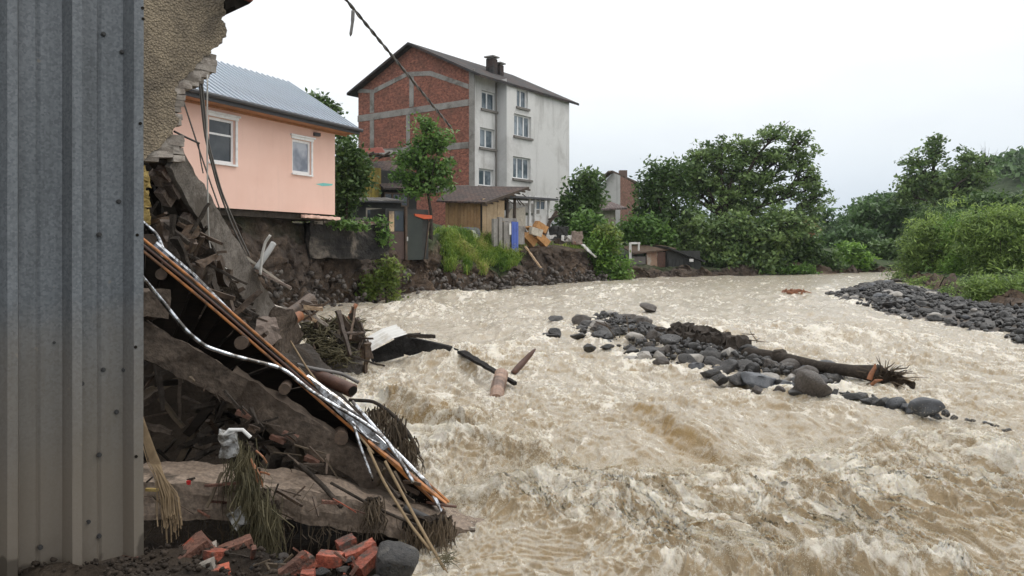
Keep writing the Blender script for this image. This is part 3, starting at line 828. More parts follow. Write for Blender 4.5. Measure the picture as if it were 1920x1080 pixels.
# sideways overhang of the small crests, downstream
gx = np.gradient(Zg, axis=1) / (np.gradient(Xg, axis=1) + 1e-6)
gy = np.gradient(Zg, axis=0) / (np.gradient(Yg, axis=0) - 1e-6)
ch = .012 * np.clip(TT, 0, 1.2)
Vw[:, 0] += (np.clip(gx, -1, 1) * ch * .5).ravel(); Vw[:, 1] += (np.clip(gy, -1, 1) * ch * .8).ravel()
thin = np.clip(thin + .95 * np.clip(gy - .20, 0, .7) * (1 - sstep(25, 45, Yg)) , 0, 1)  # slopes facing the camera tinted golden, shading put into the colour
i, j = np.meshgrid(np.arange(len(Yr) - 1), np.arange(NCOL - 1), indexing='ij')
Fq = np.stack([i * NCOL + j, i * NCOL + j + 1, (i + 1) * NCOL + j + 1, (i + 1) * NCOL + j], -1)
lbx = np.interp(Yg[:-1, :-1], [2, 5, 6.7, 8.9, 11, 12.7, 15, 19.5, 24, 26, 30, 36, 44, 50, 58, 75], [-.7, -.95, -.95, -1.6, -2.3, -3.1, -4.3, -6.3, -9, -10.3, -9.5, -6.5, -1.5, 3, 16, 50])
keep = (Xg[:-1, :-1] > lbx) | (Yg[:-1, :-1] > 75)
Fq = Fq[keep]
ow = link("river_water", mesh_np("river_water", Vw, Fq, {"foam": foam.ravel(), "thin": thin.ravel()}, smooth=True), M['water'])
ow["kind"] = "structure"

def water_z(x, y):
    h, _, _, _ = water_h(np.array([float(x)]), np.array([float(y)]), np.array([.02]))
    return float(wz(y) + h[0])

# ------------------------------------------------------------------ buildings on the bank
def mat_pane(name, c, curtain=None):
    m, nt, b, out = nodes(name)
    tc = nt.nodes.new("ShaderNodeTexCoord")
    n = nz(nt, tc.outputs["Object"], 1.1, 3, .5)
    nt.links.new(ramp(nt, n.outputs["Fac"], [(.47, c), (.6, curtain or tuple(x * 2.2 for x in c))]).outputs["Color"], b.inputs["Base Color"])
    b.inputs["Roughness"].default_value = .06; b.inputs["Specular IOR Level"].default_value = .6
    return m
M['pane'] = mat_pane("window_glass", (.018, .024, .028), (.05, .055, .06))
M['pane_curtain'] = mat_pane("curtained_glass", (.20, .22, .27), (.40, .42, .47))
M['pane_block'] = mat_pane("block_window_glass", (.07, .095, .115), (.2, .24, .27))
M['soffit'] = mat("varnished_soffit_board", (.34, .15, .07), (.46, .23, .11), 4, .6, .3, 30, .004)
M['roofmetal'] = mat_flat("pale_roof_sheet", (.40, .45, .51), .38, .25, dirt=(.31, .35, .40), dscale=.8)
M['roofedge'] = mat_flat("dark_roof_edge", (.055, .055, .06), .6)
M['concgrey'] = mat("frame_concrete", (.20, .185, .17), (.29, .275, .255), 1.5, .9, .5, 14, .02, stain=(.13, .115, .10), sscale=.8)
M['plywood'] = mat("weathered_board", (.25, .145, .065), (.38, .235, .115), 1.5, .8, .3, 20, .008, vary=.13, stain=(.09, .06, .04), sscale=1.4, sth=(.58, .66))
M['lightboard'] = mat("pale_board", (.42, .29, .165), (.54, .41, .26), 1.5, .8, .3, 20, .008, vary=.12, stain=(.15, .11, .08), sscale=1.2, sth=(.55, .68))
M['darkboard'] = mat("tarred_board", (.014, .015, .014), (.035, .036, .033), 2, .8, .4, 15, .01, vary=.3)
M['yellowboard'] = mat("mossy_yellow_board", (.19, .145, .03), (.30, .235, .055), 1.6, .85, .3, 15, .01, vary=.18, stain=(.10, .09, .03), sscale=1.0)
M['brownsheet'] = mat("brown_door_sheet", (.055, .032, .026), (.09, .055, .045), 1.2, .6, .2, 15, .005)
M['greensheet'] = mat("black_green_sheet", (.016, .022, .018), (.03, .038, .032), 1.2, .6, .2, 15, .005)
M['bluedoor'] = mat_flat("blue_door_paint", (.07, .12, .42), .5, dirt=(.05, .08, .26), dscale=3)
M['debriswood'] = mat("orange_board", (.33, .16, .055), (.46, .25, .10), 3, .8, .3, 20, .01, vary=.25)
M['whitepaint'] = mat_flat("old_white_paint", (.62, .61, .59), .7, dirt=(.40, .37, .33), dscale=3)
M['stonewall'] = mat("stained_wall_concrete", (.018, .017, .017), (.065, .06, .054), 1.4, .9, 1.0, 9, .08, stain=(.23, .195, .16), sscale=.75, sth=(.5, .62), spec=.2)
M['creamwall'] = mat("cream_wall", (.42, .38, .31), (.52, .47, .39), 1, .9, .3, 12, .01, stain=(.26, .20, .15), sscale=1.0)
M['rustyinsheet'] = mat("rust_streaked_sheet", (.20, .10, .06), (.33, .22, .15), 1.2, .7, .4, 10, .01, stain=(.42, .38, .32), sscale=.7, sth=(.5, .6))

# pink house
hp = Pl((-9.55, 23.3), (-6.64, 30.0))
t = thing("pink_house", "salmon pink house with pale metal roof undermined at the cliff edge", "house", hp.at(hp.L / 2, 3.72, -3))
S0, S1, ZB, ZT = -2.2, hp.L, 3.74, 7.0
r1 = hp.rect(392, 222, 441, 306); r2 = hp.rect(548, 263, 583, 326)
m = MB(); hp.holed(m, S0, S1, ZB, ZT, [r1, r2], .22)
bk = -5.6
m.quad(hp.at(S1, ZB), hp.at(S1, ZB, bk), hp.at(S1, ZT, bk), hp.at(S1, ZT))
m.quad(hp.at(S0, ZB), hp.at(S0, ZT), hp.at(S0, ZT, bk), hp.at(S0, ZB, bk))
m.quad(hp.at(S0, ZB, bk), hp.at(S0, ZT, bk), hp.at(S1, ZT, bk), hp.at(S1, ZB, bk))
for s in (S0, S1): m.add([hp.at(s, ZT), hp.at(s, ZT, bk), hp.at(s, 8.85, -2.75)], [(0, 1, 2)])
m.build("wall", M['pinkwall'], t)
m = MB(); hp.box(m, S0 + .05, S1 - .08, ZB - .22, ZB - .003, -5.5, -.10); m.build("floor_slab", M['dampshadeconcrete'], t)  # darker concrete carries the shade of the slab's underside
w1 = hp.window(t, r1, M['whiteframe'], M['pane'], 1, .085, -.08, None, bar=True)
w2 = hp.window(t, r2, M['whiteframe'], M['pane_curtain'], 1, .09, -.05, None)
for w_, r in ((w1, r1), (w2, r2)):
    m = MB(); hp.box(m, r[0] - .05, r[1] + .06, r[2] - .06, r[2] - .002, -.05, .07); m.build('sill', M['whiteframe'], w_)
m = MB(); hp.box(m, r1[0] + .55 * (r1[1] - r1[0]), r1[1] - .1, r1[2] + .1, r1[2] + .75, -.30, -.27); m.build("curtain", M['whitepaint'], w1)
for r in (r1, r2):
    m = MB(); hp.box(m, r[0] - .06, r[1] + .12, r[3] + .01, r[3] + .10, 0, .04); hp.box(m, r[0] - .12, r[1] + .18, r[3] + .102, r[3] + .16, 0, .08)
    hp.box(m, r[1] + .005, r[1] + .09, r[2], r[3], 0, .03)
    m.build("window_trim", M['whiteframe'], t)
# roof with standing seams
e_o, e_z, r_o, r_z, RS0, RS1 = .6, 6.98, -2.7, 9.02, S0 - .4, S1 + .72
m = MB()
def slope(o0, z0, o1, z1, s0, s1, th, mb, pl):
    mb.hexa([pl.at(s0, z0, o0), pl.at(s1, z0, o0), pl.at(s1, z1, o1), pl.at(s0, z1, o1),
             pl.at(s0, z0 + th, o0), pl.at(s1, z0 + th, o0), pl.at(s1, z1 + th, o1), pl.at(s0, z1 + th, o1)])
slope(e_o, e_z, r_o, r_z, RS0, RS1, .06, m, hp); slope(-6.2, e_z, r_o, r_z, RS0, RS1, .061, m, hp)
rf = m.build("roof", M['roofmetal'], t)
first = None
for k in range(int((RS1 - RS0) / .30) + 1):
    s = RS0 + .02 + k * .30
    if s > RS1 - .03: break
    if first is None:
        q = MB(); q.beam(hp.at(s, e_z + .085, e_o + .01), hp.at(s, r_z + .085, r_o), .03, .055, hp.u3); first = q.build("seam", M['roofmetal'], rf); s_first = s
    else:
        c = first.copy(); col.objects.link(c); c.location = Vector(first.location) + Vector(hp.u3 * (s - s_first))
m = MB(); hp.box(m, RS0, RS1, e_z - .17, e_z - .004, e_o - .05, e_o + .02); m.build("fascia", M['roofedge'], rf)
m = MB(); hp.box(m, RS0 + .02, RS1 - .03, e_z - .15, e_z - .10, .02, e_o - .055)
hp.box(m, RS0 + .02, RS1 - .03, e_z - .22, e_z - .155, .0, .05); m.build("soffit", M['soffit'], rf)
m = MB(); m.tube([hp.at(RS0, e_z + .0, e_o + .09), hp.at(RS1 + .05, e_z - .02, e_o + .09)], .065, 8); m.build("gutter", M['roofedge'], rf)
m = MB(); m.beam(hp.at(S1 - 1.3, 6.6, .02), hp.at(S1 - 1.05, 6.6, .10), .12, .12); m.build("vent", M['roofedge'], t)
m = MB(); hp.prism(m, [(592, 345), (606, 343), (624, 345), (622, 348), (604, 349)], .003, .006); m.build("paint_smear", mat_flat("turquoise_paint", (.18, .52, .48), .7), t)
m = MB(); m.rough(hp.at(S1 - 2.0, 3.62, .1), hp.at(S1 + .1, 3.60, .1), .2, .09, seg=.12, amp=.04, seed=5)
props(m.build("broken_plaster", M['pinkwall'], t), None)

# tall unfinished block with a bare brick gable
C0 = np.array((-2.64, 55.0)); uR = np.array((.568, .823)); uL = np.array((-.823, .568))
gp = Pl(C0 + uL * 11.1, C0); fp = Pl(C0, C0 + uR * 12.1)
if np.dot(fp.n, (.823, -.568)) < 0: fp.n = -fp.n; fp.n3 = -fp.n3
EZ, AZ, GL, FLn = 14.5, 17.15, 11.1, 11.65
t = thing("apartment_block", "tall block with bare red brick gable and dirty white rendered front", "building", (*(C0 + uR * 6 + uL * 5.5), 2.0))
m = MB(); m.add([gp.at(0, 1.8), gp.at(GL, 1.8), gp.at(GL, EZ), gp.at(GL / 2, AZ), gp.at(0, EZ)], [(0, 1, 2, 3, 4)])
m.build("brick_gable", M['brickwall'], t, uv=(gp.at(0, 0), gp.u3, np.array((0, 0, 1.0))))
m = MB()
for strip in ([(671, 217), (879, 186), (879, 198), (671, 229)], [(671, 283), (879, 266), (879, 278), (671, 295)],
              [(702, 166), (762, 136), (764, 143), (702, 175)], [(764, 135), (808, 133), (879, 158), (879, 167), (806, 142), (764, 143)],
              [(768, 143.4), (776, 143.4), (776, 200), (768, 201)], [(694, 168), (701.6, 168), (701.6, 211), (694, 212)], [(694, 226), (701.6, 225), (701.6, 280), (694, 281)],
              [(762, 216), (769, 215), (769, 275), (762, 276)], [(671, 166), (693.6, 168), (693.6, 174), (671, 174)],
              [(880, 131), (890, 128), (890, 372), (880, 372)], [(742, 352), (879, 347), (879, 360), (742, 362)]):
    q = MB(); gp.prism(q, strip, -.02, .035); q.build("concrete_beam", M['concgrey'], t)
BAY = .85
holes1 = [fp.rect(903, 172, 930, 206), fp.rect(900, 241, 928, 278), fp.rect(898, 317, 926, 349)]
m = MB(); fp.holed(m, .003, FLn, 1.8, EZ, holes1, .28)
gb = gp.n3 * 0
m.quad(fp.at(FLn, 1.8, 0), fp.at(FLn, 1.8, -GL), fp.at(FLn, EZ, -GL), fp.at(FLn, EZ, 0))
m.quad(fp.at(0, 1.8, -GL), fp.at(0, EZ, -GL), fp.at(FLn, EZ, -GL), fp.at(FLn, 1.8, -GL))
m.add([fp.at(FLn, EZ, 0), fp.at(FLn, EZ, -GL), fp.at(FLn, AZ, -GL / 2)], [(0, 1, 2)])
m.build("front_wall", M['facade'], t)
bp = Pl(C0 + fp.n * BAY, C0 + fp.n * BAY + uR * FLn); bp.n = fp.n; bp.n3 = fp.n3
sb = bp.s(950)
ss = bp.s(1003)
holes2 = [bp.rect(969, 168, 990, 202), bp.rect(964, 216, 996, 257), bp.rect(962, 295, 995, 336)]
TB = EZ - .28
m = MB(); bp.holed(m, sb, ss - .003, 3.0, TB, holes2, .28); m.build("bay_wall", M['facade'], t)
m = MB(); bp.box(m, ss, FLn, 1.8, TB, -.8, -.10); m.build("bay_wall", M['facade'], t)
m = MB(); m.quad(bp.at(sb, 1.8, -BAY), bp.at(sb, 1.8, 0), bp.at(sb, TB + .3, 0), bp.at(sb, TB + .3, -BAY)); m.build("bay_side", M['facade_side'], t)
m = MB(); bp.box(m, ss + .6, FLn + .05, 1.8, 4.6, -.099, -.04); m.build("plinth", M['plinth'], t)
m = MB(); q0 = fp.at(sb - .22, 2.0, .1); m.tube([q0, q0 + (0, 0, EZ - 2.2)], .055, 8); m.build("downpipe", M['greysill'], t)
m = MB(); bp.box(m, sb - .1, ss - .2, 5.05, 5.75, .003, .55); m.build("canopy", M['concgrey'], t)
for pl, hs, n in ((fp, holes1, 2), (bp, holes2, 3)):
    for k, r in enumerate(hs): pl.window(t, r, M['whiteframe'], M['pane_block'], 2 if (n == 2 or k == 0) else 3, .11, -.2, M['greysill'])
# roof
def gz(o, z_eave=EZ): return None
rise = (AZ - EZ) / (GL / 2)
m = MB()
s0, s1 = -.55, FLn + 1.15
for sgn in (1, -1):
    ridge_o, eave_o = -GL / 2, (1.0 if sgn > 0 else -GL - .7)
    dz = EZ - rise * (1.0 if sgn > 0 else .7)
    m.hexa([fp.at(s0, dz + .03, eave_o), fp.at(s1, dz + .03, eave_o), fp.at(s1, AZ + .03, ridge_o), fp.at(s0, AZ + .03, ridge_o),
            fp.at(s0, dz + .21, eave_o), fp.at(s1, dz + .21, eave_o), fp.at(s1, AZ + .21, ridge_o), fp.at(s0, AZ + .21, ridge_o)])
rf = m.build("roof", M['darktile'], t, uv=(fp.at(0, 0), fp.u3, np.array((0, 0, 2.2))))
for (px_, ytop, w, d) in ((922, 105, .62, 60.5), (936, 117, .5, 61.5)):
    p = P(px_, ytop, d); z0 = 13.8
    q = MB(); q.obox((p[0], p[1], (p[2] - .25 + z0) / 2), fp.u3 * w / 2, fp.n3 * w / 2, (0, 0, (p[2] - .25 - z0) / 2))
    ch = q.build("chimney", M['darktile'], rf, uv=(p, np.array((1., 1, 0)), np.array((0, 0, 1.))))
    q = MB(); q.obox((p[0], p[1], p[2] - .2), fp.u3 * w * .42, fp.n3 * w * .42, (0, 0, .045)); q.obox((p[0], p[1], p[2] - .1), fp.u3 * (w / 2 + .12), fp.n3 * (w / 2 + .12), (0, 0, .05)); q.build("chimney_cap", M['concgrey'], rf)
q = MB()
for k in range(3): q.tube([fp.at(FLn, 9.3 - k * .35, -.1), fp.at(FLn + .5, 9.3 - k * .35, -.1)], .03, 5)
q.build("bracket", M['roofedge'], t)

def planks(pl, parent, x0, y0, x1, y1, n, mat_, off=0.0, th=.03, jit=.04, name="plank", seed=1):
    s0, s1, z0, z1 = pl.rect(x0, y0, x1, y1); rr = random.Random(seed)
    w = (s1 - s0) / n
    for k in range(n):
        q = MB(); a = s0 + k * w; o = off + rr.uniform(0, .02)
        pl.box(q, a + .008, a + w - .008, z0 + rr.uniform(-jit, jit), z1 - rr.uniform(0, jit * .3), o, o + th)
        q.build(name, mat_, parent)

# brown boarded shed with tiled roof, corner towards us
cr = P(903, 450, 43.0); lf = P(835, 450, 44.6); rt = P(946, 450, 45.3)
p1 = Pl(lf, cr); p2 = Pl(cr, rt)
t = thing("boarded_shed", "brown boarded shed with sagging dark tiled roof above the grass slope", "shed", (*((lf + rt)[:2] / 2), 2.75))
planks(p1, t, 836, 376, 901, 447, 11, M['plywood'], seed=2)
planks(p2, t, 904, 374, 945, 450, 6, M['lightboard'], seed=3)
zt = p1.z(870, 376)
m = MB(); p1.box(m, 0, p1.L - .05, 2.7, zt, -.12, -.03); p2.box(m, .05, p2.L, 2.7, zt, -.12, -.03); m.build("inner_wall", M['darkboard'], t)
E0, E1 = P(818, 379, 44.3), P(908, 382, 42.5); R0, R1 = P(850, 351, 47.5), P(990, 353, 46.2)
m = MB(); m.prism([E0, E1, R1, R0], (0, 0, .09)); B2 = P(1010, 364, 49)
rf = m.build("roof", M['oldtile'], t, uv=(E0, (E1 - E0) / np.linalg.norm(E1 - E0), (R0 - E0) / np.linalg.norm(R0 - E0)))
for k in range(9):
    a = E1 + (R1 - E1) * (k / 8) + (0, 0, -.05)
    q = MB(); q.beam(a + (-.1, .05, 0), a + (.12, .5, -.02), .09, .09); q.build("rafter", M['wood_wet'], rf)
m = MB(); m.beam(E1 + (0, 0, .02), R1 + (0, 0, .02), .16, .13); m.build("bargeboard", M['wood_wet'], rf)
m = MB(); p2.prism(m, [(905, 374), (945, 374), (975, 357), (960, 357)], -.1, -.05); m.build("gable", M['darkboard'], t)

# ruined lean-to between the shed and the block
lp = Pl(P(944, 430, 47.0), P(1030, 430, 50.0))
t = thing("broken_lean_to", "broken open lean-to with cream wall and thin dark flat roof beside the white block", "shed", lp.at(lp.L / 2, 3.3, -.5))
m = MB(); lp.prism(m, [(958, 392), (985, 388), (986, 436), (945, 436), (948, 412)], -.2, 0); m.build("wall", M['creamwall'], t)
m = MB(); lp.prism(m, [(985, 404), (1034, 404), (1034, 438), (985, 438)], -.24, -.04); m.build("wall", M['whitepaint'], t)
m = MB(); m.hexa([lp.at(-.2, 5.45, .5), lp.at(lp.L + .3, 5.45, .5), lp.at(lp.L + .3, 5.55, -2.2), lp.at(-.2, 5.55, -2.2), lp.at(-.2, 5.57, .5), lp.at(lp.L + .3, 5.57, .5), lp.at(lp.L + .3, 5.67, -2.2), lp.at(-.2, 5.67, -2.2)])
m.build("roof", M['roofedge'], t)
lp.window(t, lp.rect(1004, 368, 1022, 394), M['whitepaint'], M['pane_block'], 2, .07, .0, None, bar=True)
for x in (948, 962, 990, 1000, 1026):
    q = MB(); lp.pbox(q, x, 366, x + 3.2, 432, 0.01, .11); q.build("post", M['wood_wet'] if x < 990 else M['whitepaint'], t)
for k in range(7):
    q = MB(); a = lp.pt(935 + k * 7, 364 + (k % 3) * 5, .1); q.beam(a, a + (.35, .1, -.5 + .12 * (k % 4)), .06, .05); q.build("splintered_lath", M['wood_wet'], t)
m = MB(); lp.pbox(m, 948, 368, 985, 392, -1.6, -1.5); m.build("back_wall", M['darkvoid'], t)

# doorway left standing: concrete posts, grey board, blue door
dp = Pl(P(922, 460, 42.6), P(990, 460, 44.6))
t = thing("standing_doorway", "lone doorway of concrete posts with an open blue door on the bank edge", "doorway", dp.at(dp.L / 2, 2.6))
for a, b, y0, y1, mm in ((924, 931, 410, 462, 'concgrey'), (934, 940, 407, 464, 'concgrey'), (943, 954, 416, 470, 'concgrey')):
    q = MB(); dp.pbox(q, a, y0, b, y1, -.1, .08); q.build("post", M[mm], t)
q = MB(); dp.pbox(q, 941, 409, 968, 415.5, -.08, .06); q.build("lintel", M['concgrey'], t)
q = MB(); dp.pbox(q, 956, 416, 968, 472, .10, .16); dr = q.build("door", M['bluedoor'], t)
q = MB(); dp.pbox(q, 951.5, 419, 955, 440, .11, .15); q.build("door_edge", M['whitepaint'], dr)
for x in (959, 964):
    q = MB(); dp.pbox(q, x, 420, x + 1.2, 470, .162, .175); q.build("door_rib", M['bluedoor'], dr)
q = MB(); dp.pbox(q, 969, 424, 983, 458, -.05, .02); q.build("wall_panel", M['concgrey'], t)

# dark outhouse of sheets
op = Pl(P(722, 488, 34.2), P(806, 488, 35.6))
t = thing("sheet_outhouse", "narrow outhouse of brown and black sheets with orange tile on top", "outhouse", op.at(op.L / 2, 2.0, -.6))
q = MB(); op.box(q, .05, op.L - .05, 2.0, 4.2, -1.4, -.04); q.build("inner_wall", M['darkboard'], t)
q = MB(); op.pbox(q, 727, 434, 757, 486, 0, .04); q.build("brown_panel", M['brownsheet'], t)
q = MB(); op.pbox(q, 729, 396, 738, 434, .01, .05); q.build("plank", M['lightboard'], t)
q = MB(); op.pbox(q, 739, 396, 756, 433.5, .0, .03); q.build("glass_panel", M['pane'], t)
q = MB(); op.pbox(q, 757.5, 388, 761.5, 487, .02, .12); q.build("post", M['wood_wet'], t)
q = MB(); op.pbox(q, 762.5, 402, 791, 487, .0, .04); q.build("black_panel", M['greensheet'], t)
q = MB(); op.prism(q, [(776, 401), (808, 404), (808, 410), (794, 411), (776, 405)], -.5, .1); q.build("orange_tile", mat_flat("orange_tile", (.50, .09, .03), .6), t)
for k in range(4):
    q = MB(); op.prism(q, [(794 + k * 3, 412 + k * 3), (798 + k * 3, 412), (800 - k, 486), (793 + k, 486)], -.4 + .1 * k, -.3 + .1 * k); q.build("torn_board", M['wood_wet'], t)
q = MB(); q.beam(op.pt(761, 452, .13), op.pt(761, 444, .13), .07, .05); q.build("lock", M['whitepaint'], t)

# low dark shed with a window, rusted roof
sp = Pl(P(640, 420, 36.5), P(752, 420, 38.5))
t = thing("dark_shed", "low dark shed with small white double window and ragged sheet roof", "shed", sp.at(sp.L / 2, 3.2, -1))
rw = sp.rect(686, 390, 716, 417)
m = MB(); sp.holed(m, sp.s(640), sp.s(752), 3.0, sp.z(690, 377), [rw], .12); m.build("wall", M['darkboard'], t)
sp.window(t, rw, M['creamwall'], M['pane'], 2, .09, -.02)
m = MB(); m.hexa([sp.pt(636, 379, .4), sp.pt(756, 381, .4), sp.pt(756, 372, -2), sp.pt(636, 370, -2), sp.pt(636, 377, .4), sp.pt(756, 379, .4), sp.pt(756, 370, -2), sp.pt(636, 368, -2)])
m.build("roof", M['roofedge'], t)
for k in range(10):
    q = MB(); a = sp.pt(640 + k * 11.5, 377, .42); q.beam(a, a + sp.n3 * -1.6 + (0, 0, .22), .2, .03); q.build("roof_sheet", M['concgrey'] if k % 3 == 0 else M['greysill'], t)
q = MB(); q.beam(sp.pt(628, 411, 1.3), sp.pt(668, 413, 1.0), .2, .12); q.build("eave_beam", M['greysill'], t)

# tall barn behind it: yellow boards and a dark collapsed roof
yp = Pl(P(655, 380, 41), P(775, 380, 43))
t = thing("old_barn", "tall old barn with mossy yellow boards and brown tiled roof behind the dark shed", "barn", yp.at(yp.L / 2, 3.5, -1))
planks(yp, t, 672, 314, 714, 378, 7, M['yellowboard'], seed=5, th=.05)
m = MB(); yp.box(m, yp.s(640), yp.s(782), 3.2, yp.z(700, 318), -1.2, -.05); m.build("wall", M['darkboard'], t)
m = MB(); a, b_, c_, d_ = yp.pt(712, 357, .5), yp.pt(786, 357, .5), yp.pt(782, 296, -2.5), yp.pt(706, 300, -2.5)
m.prism([a, b_, c_, d_], (0, 0, .1)); m.build("tiled_roof", M['oldtile'], t, uv=(a, yp.u3, (d_ - a) / np.linalg.norm(d_ - a)))
m = MB(); m.prism([yp.pt(634, 298, .6), yp.pt(708, 296, .6), yp.pt(745, 282, -2), yp.pt(640, 268, -2)], (0, 0, .12)); m.build("collapsed_roof", M['roofedge'], t)
for k in range(8):
    q = MB(); a = yp.pt(640 + k * 10, 300 - (k % 3) * 4, .65); q.beam(a, a + (.6, .0, .35 - .2 * (k % 3)), .14, .08); q.build("roof_board", M['wood_wet'], t)
q = MB(); q.prism([yp.pt(660, 281, .2), yp.pt(712, 277, .2), yp.pt(716, 287, .3), yp.pt(662, 290, .3)], (0, .3, .05)); q.build("red_tile_patch", M['tilered'], t)
q = MB(); q.prism([yp.pt(700, 280, -.5), yp.pt(742, 279, -.5), yp.pt(742, 292, -.4), yp.pt(700, 292, -.4)], (0, .4, 0)); q.build("block_parapet", M['concgrey'], t)
yp.window(t, yp.rect(716, 362, 762, 388), M['wood_wet'], M['pane'], 3, .08, .3)

# stained retaining wall in the cliff
wp = Pl(P(574, 490, 30.0), P(724, 490, 32.4))
t = thing("retaining_wall", "black stained concrete retaining wall set in the eroded cliff", "wall", wp.at(wp.L / 2, 1.8))
a, b_ = wp.at(wp.s(575), 0), wp.at(wp.s(723), 0)
zc = lambda x, y: wp.z(x, y)
m = MB(); m.rough((a[0], a[1], (zc(575, 417) + zc(575, 484)) / 2), (b_[0], b_[1], (zc(722, 420) + zc(722, 490)) / 2), .5, zc(575, 417) - zc(575, 484), seg=.12, amp=.07, s=2.2, seed=4)
m.build("wall", M['stonewall'], t)
for k, (x, y) in enumerate(((583, 417), (600, 416), (618, 417), (640, 418), (662, 418), (684, 419), (702, 421))):
    q = MB(); c = wp.pt(x, y, .12); q.rough(c, c + wp.u3 * .36, .3, .13, seg=.1, amp=.035, seed=k); q.build("coping_stone", M['oldbrick'] if k % 3 else M['palebrick'], t)

# pale fragments, timber and a bent post along the undercut edge
def frag(name, label, cat, pts, w, h, mm, group=None, seed=0, amp=.03, seg=.1):
    q = MB()
    for k in range(len(pts) - 1): q.rough(pts[k], pts[k + 1], w, h, seg=seg, amp=amp, seed=seed + k)
    return props(q.build(name, M[mm]), label, cat, group)
for k, (x, y, d, lx, ly, w, mm, lab) in enumerate((
    (990, 425, 45.4, 1004, 440, .5, 'debriswood', "orange board heaped beside the blue door"),
    (1004, 420, 45.8, 1022, 432, .5, 'debriswood', "orange board leaning on the heap left of the bent post"),
    (984, 440, 45.2, 1000, 458, .5, 'debriswood', "lowest orange board under the heap near the doorway"),
    (1005, 440, 45.3, 1024, 458, .6, 'debriswood', "broad orange board lying on the soil near the bent post"),
    (994, 432, 45.0, 1014, 438, .4, 'creamwall', "cream plaster piece on the orange boards"),
    (978, 424, 45.5, 986, 452, .4, 'concgrey', "grey upright panel right of the blue door"))):
    a, b_ = P(x, y, d), P(lx, ly, d + .3)
    frag("board", lab, "board", [a, b_], w, .12 if k in (0, 5) else .42, mm, "boards heaped by the lone doorway", k, .02)
frag("bent_post", "bent rusty brown post leaning on the bank before the white block", "post", [P(1020, 442, 46), P(1030, 418, 46.2), P(1044, 396, 46.4)], .16, .16, 'wood_wet', seed=3)
frag("branch", "short crooked branch crossing the bent post", "branch", [P(1028, 412, 46.1), P(1048, 404, 46.2)], .09, .09, 'bark')
frag("hanging_plank", "pale plank sliding down the soil face right of the grass", "plank", [P(985, 462, 44.2), P(1014, 502, 44.0)], .28, .07, 'wood_pale')
frag("plank", "brown plank lying flat on the edge of the soil face", "plank", [P(972, 472, 44.0), P(1030, 463, 45.6)], .5, .12, 'wood_wet', seed=4)
frag("concrete_sheet", "white sheet fragment hanging from the far end of the soil cliff", "sheet", [P(1092, 458, 49.3), P(1106, 472, 49.1), P(1118, 482, 49.0)], .5, .06, 'whitesheet')
for k, (x, y, lab, mm) in enumerate(((1032, 447, "white plaster lump at the foot of the bent post", 'whitepaint'), (1060, 446, "white lump on the cliff top right of the bent post", 'whitepaint'), (1064, 449, "grey lump against the brick stump", 'concgrey'),
                                     (1081, 446, "pinkish brick stump at the cliff edge before the bushes", 'oldbrick'), (1048, 452, "brown clod on the cliff edge", 'wood_wet'), (1040, 437, "dark pile of wet rubbish beside the bent post", 'darkboard'), (1055, 437, "black heap below the white block corner", 'darkboard'))):
    c = P(x, y, 47.6); q = MB(); hgt = .75 if k in (3, 5, 6) else .3
    q.rough(c - (.28, 0, 0), c + (.32, .05, 0), .5, hgt, seg=.12, amp=.1, s=3, seed=k + 20)
    props(q.build("rubble_lump", M[mm]), lab, "rubble", "lumps on the cliff top")
m = MB(); c = P(868, 437, 42.6); m.rough(c - (.9, 0, .0), c + (.8, .3, -.1), .9, .7, seg=.15, amp=.12, s=1.5, seed=8)
props(m.build("tarpaulin_heap", mat_flat("grey_tarpaulin", (.13, .135, .15), .5)), "grey tarpaulin heap at the foot of the brown boarded shed", "tarpaulin")
frag("white_board", "white board leaning at the right end of the grey tarpaulin", "board", [P(889, 432, 42.4), P(893, 448, 42.3)], .35, .05, 'whitepaint')

# houses further upstream
hq = Pl(P(1118, 400, 74), P(1163, 400, 71)); hr = Pl(P(1163, 400, 71), P(1198, 400, 76))
t = thing("gabled_house", "old gabled house of grey render and faded brick beyond the block", "house", (*P(1160, 420, 74)[:2], 3.5))
m = MB(); m.add([hq.pt(1105, 440), hq.pt(1163, 440), hq.pt(1163, 329), hq.pt(1149, 324), hq.pt(1105, 368)], [(0, 1, 2, 3, 4)]); m.build("gable_wall", M['facade_side'], t)
m = MB(); m.add([hr.pt(1163, 440), hr.pt(1198, 440), hr.pt(1198, 348), hr.pt(1163, 330)], [(0, 1, 2, 3)]); m.build("brick_wall", M['farbrick'], t, uv=(hr.at(0, 0), hr.u3, np.array((0, 0, 1.))))
m = MB(); m.beam(hq.pt(1100, 368, .3), hq.pt(1150, 322, .3), .5, .16); m.beam(hq.pt(1149, 322, .3), hr.pt(1200, 350, .35), .5, .18); m.build("roof", M['wood_wet'], t)
q = MB(); q.box(P(1168, 331, 73.5), (.7, .7, 1.1)); q.build("chimney", M['farbrick'], t)
lq = Pl(P(1118, 420, 66), P(1162, 420, 68))
t = thing("low_cottage", "low pale cottage with grey brown tiled roof among the trees", "cottage", lq.at(lq.L / 2, 2.5, -1))
m = MB(); lq.pbox(m, 1127, 392, 1154, 432, -2, 0); m.build("wall", M['creamwall'], t)
a, b_, c_, d_ = lq.pt(1112, 396, .6), lq.pt(1166, 393, .6), lq.pt(1156, 371, -2), lq.pt(1118, 369, -2)
m = MB(); m.prism([a, b_, c_, d_], (0, 0, .15)); m.build("roof", M['greyroof'], t, uv=(a, lq.u3, (d_ - a) / np.linalg.norm(d_ - a)))
